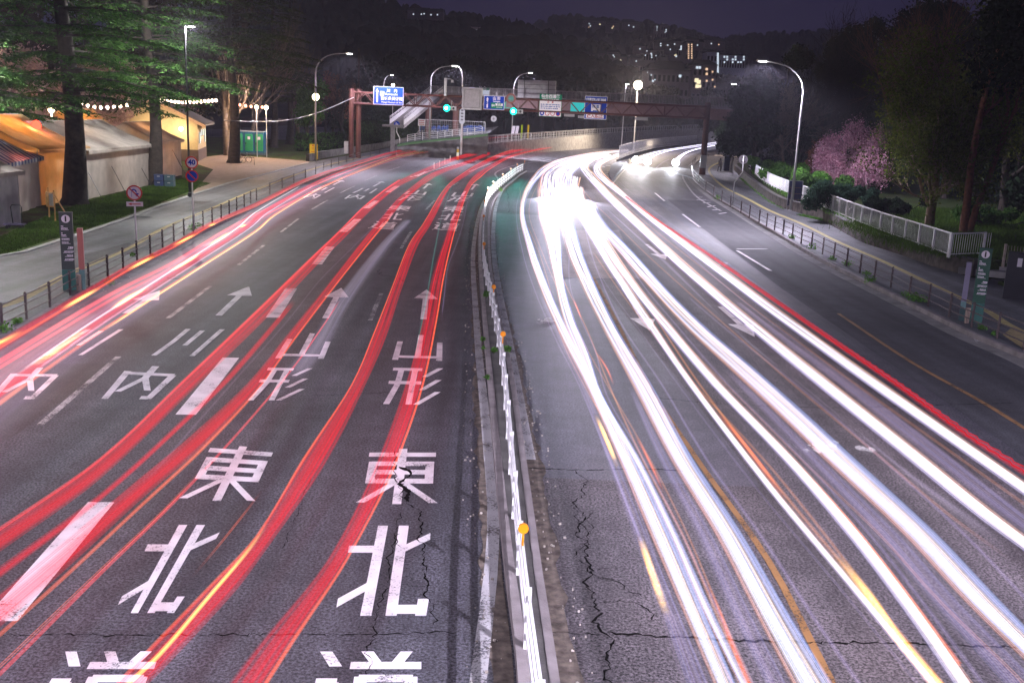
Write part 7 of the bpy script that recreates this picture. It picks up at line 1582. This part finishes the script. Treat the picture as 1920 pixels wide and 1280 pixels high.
# a person walking away on the far footway (smeared by the long exposure; posed here at rest)
def person(loc, rz):
    o = thing('person', 'faint person in a pale coat and dark trousers on the far right footway', 'person', tuple(loc), rz)
    V_ = [((0, 0, .93), .15), ((0, 0, 1.15), .15), ((0, 0, 1.38), .17), ((0, 0, 1.5), .07), ((0, -.01, 1.6), .085), ((0, -.01, 1.7), .08), ((.1, 0, .88), .1), ((.11, -.12, .5), .07), ((.11, -.02, .08), .05), ((.11, -.14, .04), .045), ((-.1, 0, .88), .1), ((-.11, .14, .5), .07), ((-.11, .3, .12), .05), ((-.11, .22, .04), .045), ((.2, 0, 1.4), .07), ((.26, .1, 1.12), .055), ((.27, .04, .88), .04), ((-.2, 0, 1.4), .07), ((-.26, -.06, 1.12), .055), ((-.25, -.18, .92), .04)]
    E_ = [(0, 1), (1, 2), (2, 3), (3, 4), (4, 5), (0, 6), (6, 7), (7, 8), (8, 9), (0, 10), (10, 11), (11, 12), (12, 13), (2, 14), (14, 15), (15, 16), (2, 17), (17, 18), (18, 19)]
    me = bpy.data.meshes.new('body'); me.from_pydata([v for v, r in V_], E_, []); b_ = bpy.data.objects.new('body', me); C.objects.link(b_); b_.parent = o
    sk = b_.modifiers.new('skin', 'SKIN'); b_.modifiers.new('sub', 'SUBSURF').levels = 1
    for i, (v, r) in enumerate(V_): me.skin_vertices[0].data[i].radius = (r, r)
    me.skin_vertices[0].data[0].use_root = True; me.materials.append(mat('dark_clothes', (.05, .05, .07), .8))
    MB().tube([(0, 0, .72), (0, 0, 1.1), (0, 0, 1.4), (0, 0, 1.5)], [.23, .2, .21, .09], 12).build('coat', mat('pale_coat', (.45, .42, .45), .8), o, smooth=True); MB().sphere((0, .01, 1.66), .11, 10, 6).build('hair', M_black, o, smooth=True)
person(G(1349, 322, .16), 0.4)

# ================================================================ FAR HILLS, WOODS, CITY
def ridge(name, pts, Y, depth, mt, seed, ntree, th):
    'pts: pixel silhouette; terrain sheet rising to the ridge, forest as one mesh'
    P = cr_spline([PY(x, y, Y) for x, y in pts], 6); rows = 7; vs = []; g_ = random.Random(seed)
    for j in range(rows):
        t = j / (rows - 1)
        for p in P: vs.append((p.x * (1 - .0 * t), Y - depth * (1 - t), -1 + (p.z - th * .5 + 1) * (t ** .8) + g_.uniform(-2, 2) * (t > 0)))
    n = len(P); fs = [(j * n + i, j * n + i + 1, (j + 1) * n + i + 1, (j + 1) * n + i) for j in range(rows - 1) for i in range(n - 1)]
    for i, p in enumerate(P): vs.append((p.x, Y + depth, -1))
    fs += [((rows - 1) * n + i, (rows - 1) * n + i + 1, rows * n + i + 1, rows * n + i) for i in range(n - 1)]
    S(MB().add(vs, fs).build(name, mt))
    r_ = np.random.default_rng(seed); T = []; X = np.array([p.x for p in P]); Zr = np.array([p.z for p in P])
    for k in range(ntree):
        x = r_.uniform(X.min(), X.max()); t = 1 - r_.random() ** 2.2 * .9; z = -1 + (np.interp(x, X, Zr) - th * .5 + 1) * t ** .8; y = Y - depth * (1 - t); h = th * r_.uniform(.5, 1.15); w_ = h * r_.uniform(.22, .55); m_ = 7; conif = r_.random() < .35
        top = (x, y, z + h); ring = [(x + w_ * (.6 + .6 * r_.random()) * math.cos(2 * PI * q / m_), y + w_ * math.sin(2 * PI * q / m_), z + h * (.15 if conif else .55) + r_.uniform(-.1, .1) * h) for q in range(m_)]
        ring2 = [(x + w_ * .6 * math.cos(2 * PI * q / m_), y + w_ * .6 * math.sin(2 * PI * q / m_), z + h * (.4 if conif else .88)) for q in range(m_)]; low = [(a[0] * .5 + x * .5, a[1] * .5 + y * .5, z) for a in ring]
        for q in range(m_):
            e = (q + 1) % m_; T += [low[q], low[e], ring[e], low[q], ring[e], ring[q], ring[q], ring[e], ring2[e], ring[q], ring2[e], ring2[q], ring2[q], ring2[e], top]
    tag(npmesh('far_woods', T, 3, mt), kind='stuff')
M_far1 = mat('far_forest', (.05, .05, .045), 1.0, spec=0, var=.3, scale=.02)
M_mid = mat('mid_forest', (.035, .04, .035), 1.0, spec=0, var=.4, scale=.05)
ridge('hills', [(300, 30), (480, 6), (620, -10), (690, 2), (772, 22), (855, 35), (955, 45), (1010, 62), (1060, 78), (1140, 90)], 700, 260, M_mid, 1, 1500, 9)
ridge('hills', [(880, 80), (960, 60), (985, 55), (1022, 42), (1060, 35), (1110, 40), (1160, 45), (1222, 48), (1285, 62), (1335, 76), (1385, 72), (1410, 70), (1500, 66), (1650, 60), (1900, 60), (2100, 60)], 1500, 500, M_far1, 2, 2600, 14)
ridge('hills', [(680, 70), (800, 78), (900, 92), (960, 92), (1010, 86), (1035, 100), (1080, 118), (1140, 135), (1200, 150), (1320, 160), (1420, 160)], 420, 120, M_mid, 3, 1100, 9)
# dark tree group above the bridge, each its own tree
for i, (x, top, r) in enumerate([(1018, 100, 6), (1040, 120, 5), (1063, 140, 4.5), (1078, 132, 4), (1095, 138, 4), (1118, 133, 5.5), (1138, 138, 4.5), (945, 110, 7), (900, 105, 7), (860, 112, 7), (990, 108, 6), (1165, 152, 4), (1230, 158, 4.5), (1255, 160, 4.5), (800, 110, 7), (750, 105, 7), (700, 100, 8), (1330, 158, 5)]):
    Y = 260; zt_ = PY(x, top, Y).z
    blobtree('dark tree beyond the footbridge, %s in its row from the left' % ['first', 'second', 'third', 'fourth', 'fifth', 'sixth', 'seventh', 'eighth', 'ninth', 'tenth', 'eleventh', 'twelfth', 'thirteenth', 'fourteenth', 'fifteenth', 'sixteenth', 'seventeenth', 'eighteenth'][[700, 750, 800, 860, 900, 945, 990, 1018, 1040, 1063, 1078, 1095, 1118, 1138, 1165, 1230, 1255, 1330].index(x)], x, 210, 0, zt_, r, 5000, M_pine, .5, 100 + i, 'dark trees beyond the footbridge', 'deciduous_tree', base=.35, Y=Y + (i % 3) * 14, trunk=.4)
    C.objects[-1]
# city buildings
M_bw = mat('pale_facade', (.45, .42, .44), .8, var=.1, scale=.2); M_bd = mat('dim_facade', (.34, .28, .32), .8, var=.1, scale=.2); M_roofd = mat('dark_roof', (.03, .03, .035), .8)
WW = [emit('window_warm', (1, .66, .42), 1.0), emit('window_white', (.75, .88, 1), .95), emit('window_yellow', (1, .88, .55), 1.2)]
def building(label, x0, x1, ytop, Y, depth=12, zb=0, wall=M_bw, lit=(), roof=None, dark=(4, 5), group='buildings beyond the footbridge', name='apartment_building', cat='building', rz=0.0):
    a = PY(x0, ytop, Y); b = PY(x1, ytop, Y); Wd = (b - a).length; h = (a.z + b.z) / 2 - zb; o = thing(name, label, cat, ((a.x + b.x) / 2, Y, zb), rz, group)
    MB().box((0, depth / 2, h / 2), (Wd, depth, h)).build('wall', wall, o)
    if roof == 'gable': MB().add([(-Wd / 2 - .5, -.5, h), (Wd / 2 + .5, -.5, h), (Wd / 2 + .5, depth + .5, h), (-Wd / 2 - .5, depth + .5, h), (-Wd / 2 + 1.5, depth / 2, h + 2.2), (Wd / 2 - 1.5, depth / 2, h + 2.2)], [(0, 1, 5, 4), (2, 3, 4, 5), (1, 2, 5), (3, 0, 4), (3, 2, 1, 0)]).build('roof', M_roofd, o)
    else: MB().box((0, depth / 2, h + .3), (Wd + .4, depth + .4, .6)).build('roof', M_roofd, o)
    nx, nz = dark
    wm = None
    for i in range(nx):
        for k in range(nz):
            if wm is None: w_ = MB().box((0, 0, 0), (Wd / nx * .55, .1, h / nz * .35)).build('window', mat('dark_glass', (.02, .02, .03), .2), o); wm = w_.data
            else: w_ = bpy.data.objects.new('window', wm); C.objects.link(w_); w_.parent = o
            w_.location = (-Wd / 2 + Wd * (i + .5) / nx, -.05, h - h * .8 * (k + .5) / nz - .5)
    for (px, py, s_, c) in lit:
        q = PY(px, py, Y); MB().box((q.x - (a.x + b.x) / 2, -.12, q.z - zb), (s_ * .38, .1, s_ * .38)).build('lit_window', WW[c], o)
    return o
building('wide pale building with a dark hipped roof right of the floodlight', 1216, 1294, 131, 330, 18, lit=[(1221, 141, 1.2, 1), (1228, 150, 1.2, 1), (1275, 143, 2.2, 1), (1214, 136, .8, 1), (1224, 152, 1.6, 1)], roof='gable', wall=M_bd, dark=(9, 4))
building('taller building with warm lit windows right of the wide one', 1300, 1345, 122, 345, 16, lit=[(1307, 127, 2.0, 1), (1312, 127, 2.0, 1), (1306, 151, 3.4, 2), (1310, 154, 3.4, 2), (1307, 162, 3.0, 2), (1312, 162, 2.4, 2), (1325, 130, 2.0, 0), (1325, 139, 2.0, 0), (1325, 152, 1.6, 0), (1336, 135, 1.4, 0), (1336, 150, 1.4, 0), (1340, 163, 1.4, 0)], roof='gable', wall=M_bd, dark=(5, 5))
building('roof of a lower hall in front of the taller building', 1228, 1290, 124, 380, 14, roof='gable', wall=M_bd, dark=(5, 2))
tw = [(1294 + dx, 84 + 4.2 * k, 2.2, 0) for k in range(7) for dx in (-3, 3)]
building('slender tower with two strings of warm stair lights', 1286, 1300, 80, 620, 14, wall=M_bd, lit=tw, dark=(2, 8))
building('pale slab block with a column of white stair lights', 1326, 1346, 98, 560, 14, wall=mat('light_facade', (.75, .75, .82), .8), lit=[(1346, 101 + 3.6 * k, 2.6, 1) for k in range(12)], dark=(3, 6))
building('long pale block behind the evergreen by the right lamp', 1349, 1398, 104, 570, 14, wall=mat('light_facade2', (.65, .65, .75), .8), lit=[(1353 + 5.2 * (i % 9), 107 + 5 * (i // 9), 2.4, 1) for i in (1, 2, 5, 8, 11, 13, 14, 17, 19, 22, 24, 25)], dark=(10, 4))
building('hazy block with scattered lights left of the slender tower', 1202, 1232, 94, 640, 14, wall=M_bd, lit=[(1207, 97, 2, 1), (1213, 96, 1.6, 1), (1221, 101, 2.4, 1), (1222, 108, 2.2, 1), (1222, 104, 2, 1), (1210, 104, 1.8, 1), (1230, 105, 1.6, 1)], dark=(6, 5))
building('block with three bright windows left of the tower', 1260, 1282, 84, 650, 14, wall=M_bd, lit=[(1276, 88, 4, 1), (1276, 92, 4, 1), (1266, 103, 3.5, 2), (1268, 106, 2.6, 1), (1280, 102, 2.5, 2), (1284, 104, 2.2, 2)], dark=(5, 5))
building('tall dim tower standing above the dark tree group', 1068, 1083, 94, 640, 14, wall=M_bd, lit=[(1080, 118, 1.6, 1)], dark=(3, 8))
building('faint tower on the ridge right of the centre', 1240, 1253, 47, 1300, 16, wall=M_bd, lit=[(1249, 56, 4, 1), (1249, 59, 4, 1), (1247, 61, 3, 1)], dark=(3, 6), zb=60)
building('second faint tower on the ridge, left of the first', 1229, 1236, 48, 1300, 16, wall=M_bd, lit=[(1232, 50, 3, 1), (1232, 53, 3, 1), (1232, 57, 3, 1)], dark=(2, 6), zb=60)
# hillside houses with lights
hs = [(1105, 45, 1400, 1), (1107, 49, 1400, 1), (1104, 52, 1400, 0), (1125, 46, 1400, 2), (1148, 53, 1380, 2), (1150, 50, 1380, 0), (1179, 48, 1400, 1), (1188, 51, 1400, 1), (1134, 107, 600, 1), (1150, 104, 600, 1), (1152, 107, 600, 1), (1136, 113, 600, 1), (1152, 115, 600, 1), (1164, 113, 600, 2), (1193, 115, 600, 1), (1200, 92, 620, 1), (1239, 82, 620, 1), (1239, 86, 620, 1), (1257, 93, 620, 1), (1252, 85, 620, 1), (1265, 83, 620, 1), (1308, 85, 620, 1), (1299, 80, 620, 1), (1334, 82, 900, 1), (1348, 84, 900, 0), (820, 28, 650, 1), (808, 28, 650, 1), (795, 26, 650, 1), (790, 27, 650, 1), (775, 27, 650, 1), (893, 57, 650, 1), (950, 77, 620, 1), (870, 82, 500, 2), (874, 84, 500, 2), (884, 88, 500, 1), (850, 86, 500, 1), (885, 92, 500, 2), (1094, 108, 600, 0), (1098, 109, 600, 0), (1103, 109, 600, 1), (1104, 121, 590, 1), (1077, 121, 590, 1), (583, 52, 640, 1), (604, 74, 640, 2), (568, 66, 640, 1), (574, 66, 640, 1), (644, 84, 640, 1), (644, 91, 640, 1), (655, 88, 640, 1), (655, 95, 640, 1), (599, 37, 640, 1), (769, 155 - 50, 560, 1)]
me0 = {}
ORD = ['first', 'second', 'third', 'fourth', 'fifth', 'sixth', 'seventh', 'eighth', 'ninth', 'tenth', 'eleventh', 'twelfth', 'thirteenth', 'fourteenth', 'fifteenth', 'sixteenth', 'seventeenth', 'eighteenth', 'nineteenth', 'twentieth', 'twenty first', 'twenty second']
def cluster(x, y, Y):
    if x < 700: return 'behind the bare trees on the left'
    if Y < 580 and x < 900: return 'on the wooded slope above the green signals'
    if x < 960: return 'along the left hilltop'
    if Y > 1000: return 'on the far central ridge'
    if x < 1160: return 'left of the bright floodlight'
    return 'on the slope around the slender tower'
cl_ = {}
for h_ in sorted(hs): cl_.setdefault(cluster(*h_[:3]), []).append(h_)
ordn = 'nearer the left than its neighbours'
for i, (x, y, Y, c) in enumerate(hs):
    q = PY(x, y, Y); k = Y / 600; o = thing('hillside_house', 'small lit house %s, %s from the left there' % (cluster(x, y, Y), ORD[cl_[cluster(x, y, Y)].index((x, y, Y, c))]), 'house', (q.x, q.y + .5, q.z - 1.6 * k), 0, 'houses with lights on the far hillside'); o.scale = (k, k, k)
    if 'b' not in me0:
        me0['b'] = MB().box((0, 3, 1.2), (7, 6, 4.4)).build('wall', M_bd, o).data; me0['r'] = MB().add([(-4, -.5, 3.4), (4, -.5, 3.4), (4, 6.5, 3.4), (-4, 6.5, 3.4), (-3, 3, 5.2), (3, 3, 5.2)], [(0, 1, 5, 4), (2, 3, 4, 5), (1, 2, 5), (3, 0, 4), (3, 2, 1, 0)]).build('roof', M_roofd, o).data
    else:
        for nm, kk in (('wall', 'b'), ('roof', 'r')): z = bpy.data.objects.new(nm, me0[kk]); C.objects.link(z); z.parent = o
    if c not in me0: me0[c] = MB().box((0, -.1, 1.6), (.75, .1, .7)).build('lit_window', WW[c], o).data
    else: z = bpy.data.objects.new('lit_window', me0[c]); C.objects.link(z); z.parent = o
q = PY(673, 91, 150); o = thing('utility_pole', 'tall slim utility pole behind the left gantry column', 'pole', (q.x, q.y, 0)); MB().tube([(0, 0, 0), (0, 0, q.z)], [.18, .11], 8).build('pole', M_bark, o)
for i in range(3):
    a = PY(673, 95 + 5 * i, 150); b = PY(708 + 3 * i, 163, 200); P = [a, (a + b) / 2 - Vector((0, 0, 1.5)), b]; t_ = tag(MB().tube([p - a for p in cr_spline(P, 6)], .02, 4).build('cable', M_bark), '%s of three wires dropping right from the tall utility pole' % ['top', 'middle', 'lowest'][i], 'cable', 'wires of the utility pole'); t_.location = a

# ---------------------------------------------------------------- night haze
hz = MB().box((0, 1050, 150), (3800, 2300, 302.4)).build('haze', newmat('haze')[0]); tag(hz, kind='stuff')
hn = hz.data.materials[0].node_tree; pv = hn.nodes.new('ShaderNodeVolumePrincipled'); pv.inputs['Color'].default_value = (.75, .75, .9, 1); pv.inputs['Density'].default_value = .00038; pv.inputs['Anisotropy'].default_value = .2
hn.links.new(pv.outputs[0], [q for q in hn.nodes if q.type == 'OUTPUT_MATERIAL'][0].inputs['Volume'])
bpy.context.view_layer.update()
